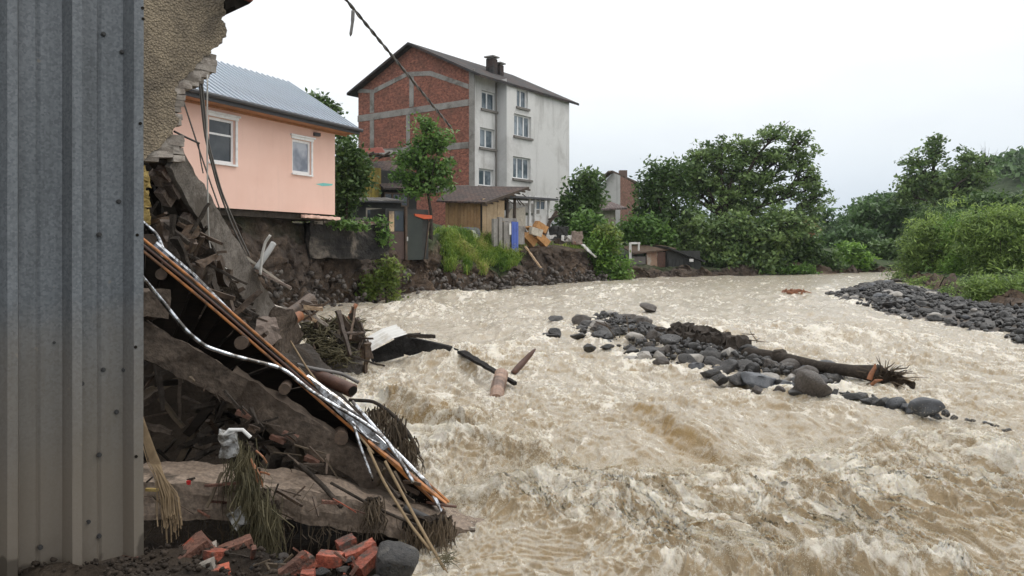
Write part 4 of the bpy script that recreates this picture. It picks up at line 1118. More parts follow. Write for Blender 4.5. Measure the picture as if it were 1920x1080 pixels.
# river sheds
rp = Pl(P(1178, 518, 54.5), P(1262, 518, 55.5))
t = thing("waterside_shed", "rust streaked sheet shed at the water with a leaning dark roof", "shed", rp.at(rp.L / 2, .7, -1))
q = MB(); rp.pbox(q, 1212, 470, 1232, 513, 0, .05); q.build("sheet_panel", M['rustyinsheet'], t)
q = MB(); rp.pbox(q, 1233, 472, 1249, 515, .01, .06); q.build("sheet_panel", M['rustpipe'], t)
q = MB(); rp.pbox(q, 1182, 481, 1211, 500, -.1, -.02); q.build("grey_panel", M['greysill'], t)
q = MB(); rp.pbox(q, 1182, 501, 1248, 518, -.4, -.12); q.build("wall", M['darkboard'], t)
m = MB(); m.prism([rp.pt(1184, 477, .3), rp.pt(1264, 468, .3), rp.pt(1258, 460, -2), rp.pt(1188, 464, -2)], (0, 0, .1)); m.build("roof", M['wood_wet'], t)
for a_, b_, x in (((1178, 455), (1178, 487), .16), ((1178, 456), (1196, 456), .14), ((1194, 456), (1194, 470), .12)):
    q = MB(); q.beam(rp.pt(*a_, .3), rp.pt(*b_, .3), x, x); q.build("white_frame", M['whitepaint'], t)
q = MB(); q.box(rp.pt(1197, 509, .3), (.8, .4, .2)); q.build("white_block", M['whitepaint'], t)
kp = Pl(P(1250, 520, 55), P(1316, 520, 56.5))
t = thing("black_barn", "black burnt looking boat barn with sloping roof at the water edge", "barn", kp.at(kp.L / 2, .6, -1))
planks(kp, t, 1252, 486, 1314, 519, 9, M['darkboard'], seed=9, th=.05)
m = MB(); m.prism([kp.pt(1248, 466, .3), kp.pt(1318, 492, .3), kp.pt(1318, 486, -3), kp.pt(1248, 460, -3)], (0, 0, .12)); m.build("roof", M['darkboard'], t)
m = MB(); kp.pbox(m, 1252, 470, 1314, 519, -.5, -.06); m.build("wall", M['darkboard'], t)
for x, y in ((1290, 488),):
    q = MB(); q.box(kp.pt(x, y, .35), (.28, .1, .2)); q.build("pale_scrap", M['whitepaint'], t)
# far roofs in the trees
for (x, y, d, w, lab, mm) in ((1518, 424, 105, 3.2, "brown tiled roof half hidden in the far trees", 'tilered'), (1640, 486, 85, 2.4, "small grey shed roof low among the far bushes", 'greysill')):
    t = thing("far_house" if w > 3 else "far_shed", lab, "house" if w > 3 else "shed", (*P(x, y, d)[:2], 1.5))
    c = P(x, y, d); q = MB(); q.prism([c + (-w / 2, 0, -.6), c + (w / 2, 0, -.9 if w < 3 else -.6), c + (w / 2 - .6, 2, .3 if w < 3 else .8), c + (-w / 2 + .6, 2, .8)], (0, 0, .15)); q.build("roof", M[mm], t)
    q = MB(); q.box(c + (0, 1.2, -1.6), (w - .6, 1.4, 2.2)); q.build("wall", M['soffit'] if w > 3 else M['darkboard'], t)

# ------------------------------------------------------------------ rubble shore under the ruin
SHORE = [(-.2, 2.0), (-.45, 4.6), (-.62, 5.95), (-.45, 6.7), (-.75, 7.6), (-1.1, 8.9), (-1.76, 11), (-2.54, 12.7), (-3.6, 15), (-5.3, 19.5), (-7.5, 24), (-8.6, 26)]
nx_, ny_ = 190, 330
X, Y = np.meshgrid(np.linspace(-10.5, .6, nx_), np.linspace(1.5, 26, ny_))
sd, _ = seg_dist(X, Y, SHORE)
sd = -sd
if sd[30, 5] < 0: sd = -sd
def ground_z(X, Y, sd):
    z = wz(Y) - .22 + .75 * (1 - np.exp(-np.maximum(sd + .15, 0) / 1.0)) + np.minimum(sd + .15, 0) * .5
    z = z + .35 * sstep(5.3, 3.8, Y) * sstep(.2, 1.0, sd)
    z = z + .75 * np.exp(-(((X + 3.9) / 1.3) ** 2 + ((Y - 11.5) / 2.2) ** 2)) * sstep(0, .8, sd)
    z = z + .9 * sstep(3.2, 6, sd) * sstep(8, 13, Y)
    z = z - .62 * np.exp(-((np.maximum(np.abs(Y - 7.7) - 1.7, 0)) / .28) ** 2) * sstep(.25, .8, sd)
    return z
Z = ground_z(X, Y, sd)
Vg = np.stack([X, Y, Z], -1).reshape(-1, 3)
am = sstep(-.4, .3, sd).reshape(-1)
Vg[:, 2] += am * (pn3(Vg, 1.2, 3) * .10 + pn3(Vg, 3.5, 4) * .08 + np.abs(pn3(Vg, 9, 5)) * .06)
i, j = np.meshgrid(np.arange(ny_ - 1), np.arange(nx_ - 1), indexing='ij')
Fq = np.stack([i * nx_ + j, i * nx_ + j + 1, (i + 1) * nx_ + j + 1, (i + 1) * nx_ + j], -1).reshape(-1, 4)
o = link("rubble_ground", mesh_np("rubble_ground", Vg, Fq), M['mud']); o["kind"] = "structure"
def gz_at(x, y):
    ix = int(np.clip(round((x + 10.5) / 11.1 * (nx_ - 1)), 0, nx_ - 1)); iy = int(np.clip(round((y - 1.5) / 24.5 * (ny_ - 1)), 0, ny_ - 1))
    return float(Vg[iy * nx_ + ix, 2])

# ------------------------------------------------------------------ ribbed metal sheet at the left
tp = Pl(((0 - 960) / F * 4.0, 4.0), ((262 - 960) / F * 4.4, 4.4))
t = thing("corrugated_metal_wall", "tall grey galvanised ribbed metal sheet wall streaked with mud at its foot", "metal wall", tp.at(.2, .86))
def prof(parent, pts, z0, z1, name, seed):
    th = -.004; nzv = 40
    S = [(tp.s(x), o) for x, o in pts]; zs = np.linspace(z0, z1, nzv); V = []; n = len(S)
    for lay in (0, th):
        for z in zs:
            for s, o in S: V.append(tp.at(s, z, o + lay))
    V = np.array(V); d = pn3(V, 1.3, seed) * .012 + pn3(V, 4.0, seed + 1) * .004
    V[:, :2] += d[:, None] * tp.n
    V[:, 2] += (np.abs(V[:, 2] - z0) < .001) * (pn3(V, 3.0, seed + 2) * .02)
    N = n * nzv; Fs = []
    for a in range(nzv - 1):
        for k in range(n - 1):
            b_ = a * n + k; Fs += [(b_, b_ + 1, b_ + n + 1, b_ + n), (N + b_ + n, N + b_ + n + 1, N + b_ + 1, N + b_)]
        Fs += [(a * n, a * n + n, N + a * n + n, N + a * n), (a * n + n - 1, N + a * n + n - 1, N + a * n + 2 * n - 1, a * n + 2 * n - 1)]
    Fs += [(k, N + k, N + k + 1, k + 1) for k in range(n - 1)]
    m = MB(); m.add(V, Fs); return m.build(name, M['sheet'], parent)
ribs = [(-300, 0), (-290, .08), (-270, .08), (-262, 0), (-160, 0), (-146, .085), (-128, .085), (-121, 0), (-12, 0), (10, .085), (29, .085), (35, 0), (66, 0), (71, -.006), (76, 0), (111, 0)]
prof(t, ribs + [(116, .005), (131, .085), (147, .085)], .80, 4.9, "sheet_panel", 1)
prof(t, [(129.5, .091), (147.6, .091), (153, .006), (181, .004), (185, -.003), (190, .004), (226, .004), (230, .004), (244, .085), (262, .085), (264, .06), (262, .0)], .835, 4.9, "sheet_panel", 2)
bolt = None
for (x, y, o) in ((193, 65, .012), (228, 98, .006), (185, 440, .015), (222, 378, .006), (185, 852, .015), (218, 772, .006), (165, 978, .004), (185, 1004, .012), (75, 1025, .012), (193, 693, .006), (232, 693, .006), (150, 717, .05), (140, 510, .055), (101, 642, .0)):
    q = MB(); c = tp.pt(x, y, o); q.tube([c - tp.n3 * .01, c + tp.n3 * .004], .0125, 10); q.tube([c + tp.n3 * .003, c + tp.n3 * .014], .008, 6)
    q.build("bolt", M['wiredark'], t)
for (x, y) in ((260, 22), (261, 42), (256, 235), (250, 441), (247, 648), (248, 850)):
    q = MB(); c = tp.pt(x, y, .087); q.tube([c - tp.n3 * .004, c + tp.n3 * .0015], .0085, 8); q.build("bolt_hole", M['darkvoid'], t)

# ------------------------------------------------------------------ broken house wall
wq = Pl(((265 - 960) / F * 8.0, 8.0), ((420 - 960) / F * 8.6, 8.6))
t = thing("ruined_house", "torn off pebbledash house wall with jagged pale brick edge", "ruin", (*wq.at(0, 0, -.3)[:2], .8))
edge = [(419, 2), (417, 14), (421, 24), (419, 31), (412, 37), (417, 44), (422, 55), (421, 68), (414, 73), (408, 84), (402, 90), (396, 93), (391, 104), (380, 106), (373, 117), (366, 121), (362, 132), (350, 140), (344, 148),
        (333, 153), (326, 165), (329, 180), (325, 196), (326, 215), (335, 226), (331, 233), (325, 240), (322, 252), (309, 262), (300, 276), (286, 283), (272, 296), (262, 307)]
poly = [(150, 307), (150, -110), (419, -110)] + edge
rr = random.Random(4)
jag = []
for (a, b_) in zip(edge[:-1], edge[1:]):
    jag.append(a)
    for q_ in (.33, .66): jag.append((a[0] + (b_[0] - a[0]) * q_ + rr.uniform(-2.2, 2.2), a[1] + (b_[1] - a[1]) * q_ + rr.uniform(-1.5, 1.5)))
m = MB(); wq.prism(m, [(150, 307), (150, -110), (419, -110)] + jag + [edge[-1]], -.005, .035); m.build("pebbledash_wall", M['pebble'], t)
m = MB(); wq.prism(m, [(150, 300), (150, -110), (414, -110), (412, 30), (407, 40), (414, 60), (392, 96), (372, 128), (340, 160), (322, 190), (322, 236), (300, 268), (270, 292)], -.34, -.008); m.build("brick_core", M['palebrick'], t)
# exposed bricks, one by one
bb = None
def brick_at(parent, c, u, n, l, h, w, mm, seed, name="brick"):
    q = MB(); q.rough(np.asarray(c) - u * l / 2, np.asarray(c) + u * l / 2, w, h, up=(0, 0, 1), seg=.075, amp=.012, s=9, seed=seed)
    return q.build(name, M[mm], parent)
ex = [(389, 104, .20), (379, 112, .24), (391, 116, .20), (386, 127, .24), (372, 126, .26), (371, 138, .26), (357, 143, .24), (352, 153, .26), (365, 151, .2), (343, 160, .2), (333, 170, .16), (335, 182, .16), (332, 193, .15), (330, 204, .12),
      (334, 219, .10), (331, 229, .12), (325, 257, .24), (312, 266, .26), (329, 268, .2), (316, 277, .24), (301, 279, .26), (305, 289, .24), (292, 288, .2), (331, 283, .16), (280, 297, .2), (338, 297, .12), (416, 47, .1), (415, 62, .12), (410, 76, .1)]
for k, (x, y, l) in enumerate(ex):
    brick_at(t, wq.pt(x - 2, y, -.09), wq.u3 + np.array((0, 0, rr.uniform(-.06, .06))), wq.n3, l, .062, .2, 'palebrick' if k % 4 else 'concrete', k)
# eave that is left of the roof
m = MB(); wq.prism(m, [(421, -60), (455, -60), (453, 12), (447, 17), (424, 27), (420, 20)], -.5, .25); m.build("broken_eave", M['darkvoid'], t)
m = MB(); wq.prism(m, [(427, -60), (458, -60), (456, 4), (448, 14), (428, 6)], .255, .32); m.build("eave_tile", M['tilered'], t)
# room behind, its shade painted in near-black
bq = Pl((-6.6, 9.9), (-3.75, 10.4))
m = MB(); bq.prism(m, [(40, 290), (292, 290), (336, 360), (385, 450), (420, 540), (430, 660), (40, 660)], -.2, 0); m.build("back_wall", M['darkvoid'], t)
m = MB(); m.hexa([(-7.2, 6.2, 3.42), (-3.95, 8.25, 3.42), (-4.65, 10.1, 3.42), (-7.2, 10.1, 3.42), (-7.2, 6.2, 3.6), (-3.95, 8.25, 3.6), (-4.65, 10.1, 3.6), (-7.2, 10.1, 3.6)]); m.build("sky_blocking_ceiling", M['darkvoid'], t)  # added overhead to hide sky light from the room
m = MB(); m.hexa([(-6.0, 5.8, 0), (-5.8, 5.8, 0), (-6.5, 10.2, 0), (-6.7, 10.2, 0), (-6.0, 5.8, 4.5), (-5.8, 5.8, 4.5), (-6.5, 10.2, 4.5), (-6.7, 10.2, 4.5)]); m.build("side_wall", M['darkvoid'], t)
m = MB()
for k in range(9):
    c = wq.pt(264 + (k % 3) * 3, 318 + k * 12, -.05); m.rough(c - wq.u3 * .05, c + wq.u3 * .06, .1, .09, seg=.03, amp=.03, s=14, seed=k)
m.build("insulation", M['foamboard'], t)
m = MB(); m.beam(P(314, 355, 10.2), P(330, 372, 10.2), .09, .02, (0, 1, 0)); m.build("white_shard", M['whitepaint'], t)
for k, (a, b_) in enumerate((((296, 310, 8.6), (300, 440, 8.9)), ((275, 330, 8.5), (350, 380, 9.3)), ((268, 400, 8.3), (300, 460, 8.8)), ((330, 415, 9.4), (350, 445, 9.4)), ((282, 345, 8.7), (310, 420, 9.2)))):
    m = MB(); m.beam(P(*a), P(*b_), .05, .07); m.build("broken_lath", M['deck'], t)

# ------------------------------------------------------------------ the slab of wall that fell outwards
A0, A1 = P(322, 296, 8.35), P(523, 640, 11.2)
t = thing("fallen_wall", "long grey slab of fallen wall with brick courses along its underside leaning to the ground", "wall", (A1[0], A1[1], A1[2] - .3))
ax = (A1 - A0) / np.linalg.norm(A1 - A0); LA = np.linalg.norm(A1 - A0)
mid_ = (A0 + A1) / 2 - np.array((0, 0, H)); c_ = -mid_ / np.linalg.norm(mid_)
r_ = np.cross(ax, c_); r_ /= np.linalg.norm(r_)
if r_[0] < 0: r_ = -r_
c_ = c_ - ax * np.dot(c_, ax); c_ /= np.linalg.norm(c_)
up_ = .62 * r_ + .78 * c_          # the rendered face, turned up and to the right
sd_ = -.78 * r_ + .62 * c_         # the broken brick face, turned to the left
m = MB(); m.rough(A0 + up_ * .02, A1 + up_ * .02, .26, .07, up=up_, seg=.05, amp=.028, s=4, seed=2, w1=.44); m.build("render_face", M['render_grey'], t)
m = MB(); m.rough(A0 - up_ * .13, A1 - up_ * .13, .20, .22, up=up_, seg=.09, amp=.03, s=4, seed=6, w1=.36); m.build("core", M['mudconcrete'], t)
rr = random.Random(8)
n_b = 15
for k in range(n_b):
    f_ = (k + .5) / n_b; wdt = .25 + .17 * f_
    if k in (2, 9): continue
    for row in range(2):
        if row == 1 and k % 5 == 3: continue
        c = A0 + ax * (f_ * LA + row * .1) + sd_ * (wdt / 2 - .02 + rr.uniform(-.025, .03)) - up_ * (.075 + row * .125)
        q = MB(); l = LA / n_b - .02 - rr.uniform(0, .05)
        q.rough(c - ax * l / 2, c + ax * l / 2, .16, .11, up=up_, seg=.06, amp=.016, s=8, seed=k * 3 + row)
        q.build("brick", M['wallstone'], t)
for k, (x, y, d, s) in enumerate(((515, 625, 10.9, .5),)):
    c = P(x, y, d); q = MB(); q.rough(c - ax * s * .6, c + ax * s * .5, s, s * .9, up=up_, seg=.07, amp=.06, s=3, seed=k + 50); q.build("mortar_lump", M['mudconcrete'], t)

# ------------------------------------------------------------------ collapsed roof: dark boards, eave trims, rafter ends
U0, U1, U2 = P(245, 440, 6.9), P(560, 702, 7.3), P(838, 950, 7.0)
L0, L1, L2 = P(245, 615, 7.6), P(440, 730, 7.9), P(740, 945, 7.5)
t = thing("collapsed_roof", "collapsed dark boarded roof edge with orange and steel trims sloping down to the water", "roof", (U2[0], U2[1], .2))
def lerp3(a, b_, c, q): return a + (b_ - a) * q * 2 if q < .5 else b_ + (c - b_) * (q * 2 - 1)
rr = random.Random(3); nb = 22
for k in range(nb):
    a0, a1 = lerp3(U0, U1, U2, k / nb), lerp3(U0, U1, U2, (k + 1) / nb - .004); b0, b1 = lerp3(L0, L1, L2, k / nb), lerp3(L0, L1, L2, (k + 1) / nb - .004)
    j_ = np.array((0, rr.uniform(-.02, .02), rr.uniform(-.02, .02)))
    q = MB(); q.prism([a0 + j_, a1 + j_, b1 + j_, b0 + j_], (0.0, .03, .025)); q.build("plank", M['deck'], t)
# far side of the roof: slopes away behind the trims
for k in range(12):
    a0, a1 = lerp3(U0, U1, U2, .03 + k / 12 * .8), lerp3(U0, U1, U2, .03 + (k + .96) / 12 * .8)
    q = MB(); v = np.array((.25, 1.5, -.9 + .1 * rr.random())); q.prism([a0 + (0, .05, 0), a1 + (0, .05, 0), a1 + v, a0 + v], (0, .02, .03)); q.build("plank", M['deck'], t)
for k, off in enumerate((-.035, 0.0, .035)):
    pts = [lerp3(U0, U1, U2, s) + np.array((off * .6, -.04, off + .01)) + np.array((0, 0, .012 * math.sin(9 * s))) for s in np.linspace(0, 1, 24)]
    q = MB(); q.tube(pts, .0125 if k != 1 else .011, 7); q.build("orange_trim", M['orange'] if k != 1 else M['rustpipe'], t)
m = MB(); pts = [P(285, 462, 7.0), P(360, 525, 7.15), P(440, 606, 7.25)]
for a, b_ in zip(pts[:-1], pts[1:]): m.beam(a, b_, .07, .02, (.3, -.8, .5)); m.beam(a + (.03, 0, .03), b_ + (.03, 0, .03), .02, .05, (.3, -.8, .5))
m.build("steel_channel", M['chrome'], t)
m = MB(); pts = [P(660, 752, 7.1), P(740, 845, 7.05), P(800, 905, 6.98), P(830, 962, 6.9), P(826, 980, 6.88)]
m.tube(pts, [.016, .02, .02, .016, .01], 8); m.build("steel_trim", M['chrome'], t)
m = MB(); m.prism([P(575, 705, 7.15), P(640, 752, 7.12), P(730, 838, 7.0), P(715, 846, 7.0), P(630, 770, 7.1)], (.01, .02, .01)); m.build("steel_flashing", M['chrome'], t)
m = MB(); m.prism([P(690, 828, 7.0), P(770, 890, 6.95), P(838, 946, 6.9), P(760, 896, 6.95)], (0, .02, .015)); m.build("orange_flashing", M['orange'], t)
for k, (x, y, r) in enumerate(((302, 514, .05), (452, 643, .06), (533, 730, .05), (640, 822, .06))):
    q = MB(); a = P(x, y, 7.02); q.tube([a, a + np.array((-.12, .55, -.04))], r, 12); q.build("rafter_end", M['log'], t)

def pipe(name, label, cat, pts, r, mm, group=None, n=8):
    q = MB()
    P3 = [np.asarray(p) for p in pts]; out = []
    for a, b_ in zip(P3[:-1], P3[1:]):
        for s in np.linspace(0, 1, 6, endpoint=False): out.append(a + (b_ - a) * s)
    out.append(P3[-1]); out = np.array(out)
    for _ in range(2): out[1:-1] = out[1:-1] * .5 + (out[:-2] + out[2:]) * .25
    q.tube(list(out), r, n)
    return props(q.build(name, M[mm], smooth=True), label, cat, group)
pipe("steel_pipe", "long bright steel strip bending down from the metal sheet across the dark roof boards", "pipe",
     [P(250, 500, 6.2), P(300, 560, 6.4), P(350, 622, 6.5), P(385, 650, 6.6), P(440, 668, 6.7), P(530, 690, 6.9), P(585, 735, 6.9), P(680, 790, 6.9), P(722, 822, 6.9), P(748, 860, 6.85), P(775, 905, 6.8)], .018, 'chrome')
pipe("steel_strip", "short steel strip hanging straight down from the trims", "strip", [P(664, 800, 6.75), P(680, 850, 6.7), P(700, 902, 6.65)], .013, 'chrome')
pipe("steel_strip", "second steel strip hooked beside the short hanging one", "strip", [P(660, 790, 6.8), P(690, 822, 6.8), P(712, 832, 6.8)], .010, 'chrome')
pipe("bent_bracket", "bent silver bracket poking up beside the upper trims", "bracket", [P(258, 408, 7.2), P(295, 440, 7.3), P(305, 465, 7.3), P(322, 500, 7.2)], .016, 'chrome')
pipe("bracket_stub", "short silver stub crossing the foot of the bent bracket", "bracket", [P(314, 502, 7.15), P(340, 492, 7.2)], .016, 'chrome')
pipe("rusty_pipe", "thick rust brown pipe with an open end reaching over the water", "pipe", [P(520, 684, 11.4), P(600, 706, 11.2), P(662, 733, 11.0)], .095, 'rustpipe', n=14)
pipe("grey_pipe", "thin grey pipe lying along the top of the rusty pipe", "pipe", [P(520, 672, 11.2), P(580, 690, 11.1), P(640, 700, 11.3), P(672, 717, 11.2)], .025, 'wire')
q = MB(); q.tube([P(661, 732.5, 10.96), P(662.4, 733.4, 10.95)], .07, 12); props(q.build("pipe_mouth", M['darkvoid']), "dark open mouth of the rusty pipe", "pipe end")
pipe("dark_pipe", "short black pipe lying at the low tip of the trims", "pipe", [P(758, 952, 6.7), P(800, 972, 6.65), P(838, 992, 6.6)], .032, 'wiredark')

# ------------------------------------------------------------------ concrete pieces
t = thing("concrete_beam", "broken mud brown concrete beam slanting under the dark roof boards", "beam", (*P(700, 890, 7.2)[:2], .1))
m = MB(); m.rough(P(235, 618, 6.5), P(448, 732, 6.95), .2, .27, seg=.04, amp=.04, s=4, seed=1, h1=.24); m.build("beam_half", M['mudconcrete'], t)
m = MB(); m.rough(P(424, 712, 7.0), P(745, 915, 7.25), .2, .25, seg=.04, amp=.035, s=4, seed=2, h1=.22); m.build("beam_half", M['mudconcrete'], t)
for k, (x, y) in enumerate(((459, 776), (521, 822), (585, 862), (545, 815))):
    q = MB(); c = P(x, y, 6.86); q.rough(c - (.06, 0, -.02), c + (.06, 0, -.03), .08, .035, seg=.02, amp=.012, s=10, seed=k); q.build("brick_bit", M['rustpipe'], t)
m = MB(); m.rough(P(245, 570, 6.4), P(296, 572, 6.6), .3, .22, seg=.05, amp=.05, s=4, seed=11); props(m.build("concrete_block", M['mudconcrete']), "rough concrete block lodged behind the metal sheet edge", "block")
t = thing("broken_floor_slab", "pale muddy floor slab lying across the foreground with its tip in the water", "slab", (*P(600, 975, 6.5)[:2], 0))
m = MB()
prof_ = [(225, 932, 6.15, .27), (400, 940, 6.3, .30), (520, 944, 6.45, .28), (620, 958, 6.55, .24), (740, 990, 6.65, .15), (860, 1000, 6.75, .09), (935, 1006, 6.8, .04)]
for k in range(len(prof_) - 1):
    a, b_ = prof_[k], prof_[k + 1]
    m.rough(P(*a[:3]) + (0, .25, 0), P(*b_[:3]) + (0.02, .25, 0), .55, a[3], seg=.04, amp=.035, s=4.5, seed=40, h1=b_[3])
m.build("slab", M['pinkslab'], t)
m = MB(); m.prism([P(850, 962, 7.2), P(905, 975, 7.1), P(940, 1004, 6.85), P(860, 1000, 6.75)], (0, 0, -.05)); m.build("slab_tip", M['pinkslab'], t)

# rubble under and behind the roof: chunks, logs and boards wedged in the gaps
def chunk(x, y, d, l, w, h, mm, name, label, cat, rot=0.0, tilt=0.0, group=None, seed=0):
    c = P(x, y, d); a = np.array((math.cos(rot), math.sin(rot), tilt)); a /= np.linalg.norm(a)
    q = MB(); q.rough(c - a * l / 2, c + a * l / 2, w, h, seg=max(.04, l / 14), amp=min(w, h) * .16, s=2.2 / max(w, h) * .6, seed=seed)
    return props(q.build(name, M[mm]), label, cat, group)
chunk(300, 455, 8.3, .7, .2, .14, 'wood_wet', "timber", "short timber wedged above the orange trims", "timber", .3, -.1, seed=1)
chunk(325, 500, 8.0, .6, .16, .14, 'wood_wet', "timber", "split timber stub beside the bent silver bracket", "timber", .2, -.25, seed=2)
chunk(362, 518, 8.2, .35, .16, .1, 'mudconcrete', "broken_stone", "pale broken stone lying right of the bent bracket", "stone", .1, -.2, seed=3)
chunk(285, 480, 8.0, .5, .18, .16, 'dampshadeconcrete', "rubble_chunk", "damp rubble chunk behind the silver channel top", "rubble", .5, 0, seed=4)
chunk(440, 600, 9.3, .4, .3, .25, 'dampshadeconcrete', "rubble_chunk", "damp rubble chunk in the gap below the fallen wall", "rubble", .5, 0, seed=5)
chunk(478, 628, 9.6, .5, .3, .3, 'oldbrick', "brick_lump", "mortared brick lump under the foot of the fallen wall", "rubble", .9, .3, seed=6)
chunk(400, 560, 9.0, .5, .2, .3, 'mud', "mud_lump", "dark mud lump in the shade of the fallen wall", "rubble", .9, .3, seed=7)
chunk(505, 690, 9.2, .5, .3, .3, 'dampshadeconcrete', "rubble_chunk", "damp rubble chunk behind the lower orange trims", "rubble", .4, -.3, seed=8)
chunk(575, 690, 12.2, .9, .4, .35, 'dampshadeconcrete', "rubble_chunk", "grey purple chunk sloping beside the drift tangle", "rubble", -.9, -.4, seed=9)
chunk(640, 690, 14.6, .7, .5, .5, 'brownstone', "boulder", "rounded grey boulder at the foot of the drift tangle", "boulder", .3, .3, seed=10)
chunk(655, 665, 15.0, .8, .3, .3, 'wood_wet', "timber", "dark timber block on top of the grey boulder", "timber", .3, .2, seed=12)
pipe("driftwood_stake", "brown driftwood log lying by the foot of the cliff", "driftwood", [P(532, 596, 13.5), P(560, 578, 14.2), P(582, 560, 14.8)], .11, 'wood_wet')
pipe("driftwood_stake", "short reddish driftwood end under the brown log", "driftwood", [P(540, 606, 13.2), P(562, 592, 13.6)], .09, 'redwood')
pipe("leaning_stick", "thin reddish stick leaning in the water beyond the drift tangle", "stick", [P(652, 601, 16.5), P(668, 570, 16.6)], .045, 'redwood')
chunk(500, 510, 10.3, .75, .16, .03, 'dullboard', "white_board", "pale board resting on the edge of the fallen wall", "board", .4, -.75, seed=13)
chunk(512, 523, 10.2, .5, .14, .03, 'wallstone', "broken_tile_strip", "cream strip under the pale board", "board", .3, -.55, seed=14)
pipe("grey_tube", "short grey tube pointing up beside the fallen wall", "tube", [P(480, 505, 10.1), P(500, 477, 10.2), P(513, 456, 10.3)], .04, 'greytube')
pipe("white_hose", "thin curved white hose rising beside the grey tube", "hose", [P(488, 515, 10.0), P(491, 480, 10.0), P(497, 455, 10.0), P(507, 441, 10.0)], .018, 'wirewhite')

# cables
pipe("hanging_cable", "grey cable pair strand falling from the torn wall past the large window", "cable", [P(378, 150, 8.7), P(388, 260, 9.2), P(415, 360, 10), P(445, 430, 10.6), P(468, 480, 11)], .013, 'wire')
pipe("hanging_cable", "second grey cable running just left of the large window to the fallen wall", "cable", [P(374, 155, 8.6), P(384, 255, 9.1), P(408, 350, 9.7), P(436, 425, 10.3), P(462, 478, 10.7)], .012, 'wire')
pipe("dark_wire", "thin dark wire sagging from the jagged edge across the pink house", "wire", [P(344, 190, 8.4), P(370, 270, 8.8), P(392, 335, 9.2), P(412, 392, 9.6)], .009, 'wire')
pipe("white_cable", "thin white cable hanging straight then looping on the fallen wall", "cable", [P(389, 140, 8.4), P(388, 260, 8.6), P(390, 400, 8.8), P(392, 455, 9), P(400, 485, 9.1), P(430, 508, 9.3)], .008, 'wirewhite')
pipe("reinforcing_rod", "short bent rod sticking out of the jagged wall over the pink house", "rod", [P(326, 246, 8.3), P(350, 258, 8.4), P(374, 269, 8.5)], .011, 'wiredark')
pipe("dark_wire", "short wire with a knob end dangling below the bent rod", "wire", [P(372, 268, 8.5), P(376, 300, 8.5), P(381, 325, 8.5)], .007, 'wiredark')
t = thing("broken_power_cable", "thick twisted dark cable slanting down across the sky in front of the brick gable", "cable", P(845, 239, 14))
a, b_ = P(600, -60, 9.0), P(846, 240, 14.0)
ts = np.linspace(0, 1, 90); dv = (b_ - a) / np.linalg.norm(b_ - a); e1 = np.cross(dv, (0, 0, 1)); e1 /= np.linalg.norm(e1); e2 = np.cross(dv, e1)
for k in range(2):
    pts = [a + (b_ - a) * s + (e1 * math.cos(s * 70 + k * math.pi) + e2 * math.sin(s * 70 + k * math.pi)) * .010 for s in ts]
    q = MB(); q.tube(pts, .0135, 6); q.build("strand", M['wiredark'] if k else M['wire'], t, smooth=True)
pipe("rag_strand", "small grey shred dangling from the slanting cable against the sky", "shred", [P(662, 20, 9.4), P(661, 42, 9.4), P(657, 68, 9.4)], [.022] * 6 + [.018] * 6 + [.006], 'wire')
for k, (pts, r, mm, lab) in enumerate((
    ([P(690, 840, 6.6), P(720, 905, 6.45), P(770, 985, 6.2), P(806, 1030, 6.05)], .012, 'straw', "thin pale rod crossing the tip of the trims"),
    ([P(722, 865, 6.6), P(762, 940, 6.4), P(800, 1010, 6.1), P(842, 1082, 5.9)], .013, 'straw', "longest pale rod slanting down to the water at the bottom edge"),
    ([P(560, 690, 8.0), P(610, 745, 7.6), P(660, 800, 7.2), P(700, 850, 6.9)], .011, 'straw', "pale cane laid over the steel trims"),
    ([P(545, 640, 10.6), P(575, 690, 9.8), P(612, 740, 9.0)], .014, 'straw', "pale cane leaning over the rusty pipe"),
    ([P(620, 905, 6.6), P(700, 950, 6.5), P(780, 985, 6.3)], .012, 'bark', "dark cane lying along the pale floor slab"),
    ([P(560, 870, 6.7), P(600, 905, 6.6), P(640, 950, 6.35)], .02, 'bark', "dark branch resting on the pale floor slab"),
    ([P(895, 962, 7.3), P(915, 980, 7.2), P(925, 990, 7.1)], .008, 'bark', "thin twig floating by the slab tip"),
    ([P(800, 942, 7), P(836, 948, 6.9), P(856, 950, 6.9)], .012, 'rustpipe', "brown stick end pointing at the water beside the trims"))):
    pipe("loose_rod", lab, "rod", pts, r, mm, n=6)

# ------------------------------------------------------------------ wreckage at the water's edge
t = thing("white_ribbed_sheet", "white ribbed sheet bent over at the water edge", "metal sheet", (*W(700, 668)[:2], .1))
def ribbed(parent, path, widthv, n, mm, name):
    V = []; path = [np.asarray(p) for p in path]
    for i_, p in enumerate(path):
        for k in range(n + 1): V.append(p + np.asarray(widthv) * (k / n) + np.array((0, 0, .035 if k % 3 == 1 else 0.0)))
    N = len(path); Fs = [(i_ * (n + 1) + k, i_ * (n + 1) + k + 1, (i_ + 1) * (n + 1) + k + 1, (i_ + 1) * (n + 1) + k) for i_ in range(N - 1) for k in range(n)]
    m = MB(); m.add(V, Fs); return m.build(name, M[mm], parent)
d0 = 15.8
ribbed(t, [P(742, 610, d0 + .3), P(715, 618, d0 + .2), P(690, 632, d0 + .1), P(671, 645, d0), P(662, 656, d0 - .05), P(662, 672, d0 - .1), P(672, 690, d0 - .15)], (.30, -.5, -.12), 12, 'whitesheet', "sheet")
m = MB(); m.prism([P(690, 662, d0 - .1), P(757, 628, d0 + .25), P(757, 668, d0 + .2), P(700, 684, d0 - .15)], (0, .04, 0)); m.build("torn_flap", M['black'], t)
m = MB()
pts = [P(738, 628, 16.6), P(772, 634, 16.2), P(800, 640, 15.8), P(835, 648, 15.5), P(868, 657, 15.2)]
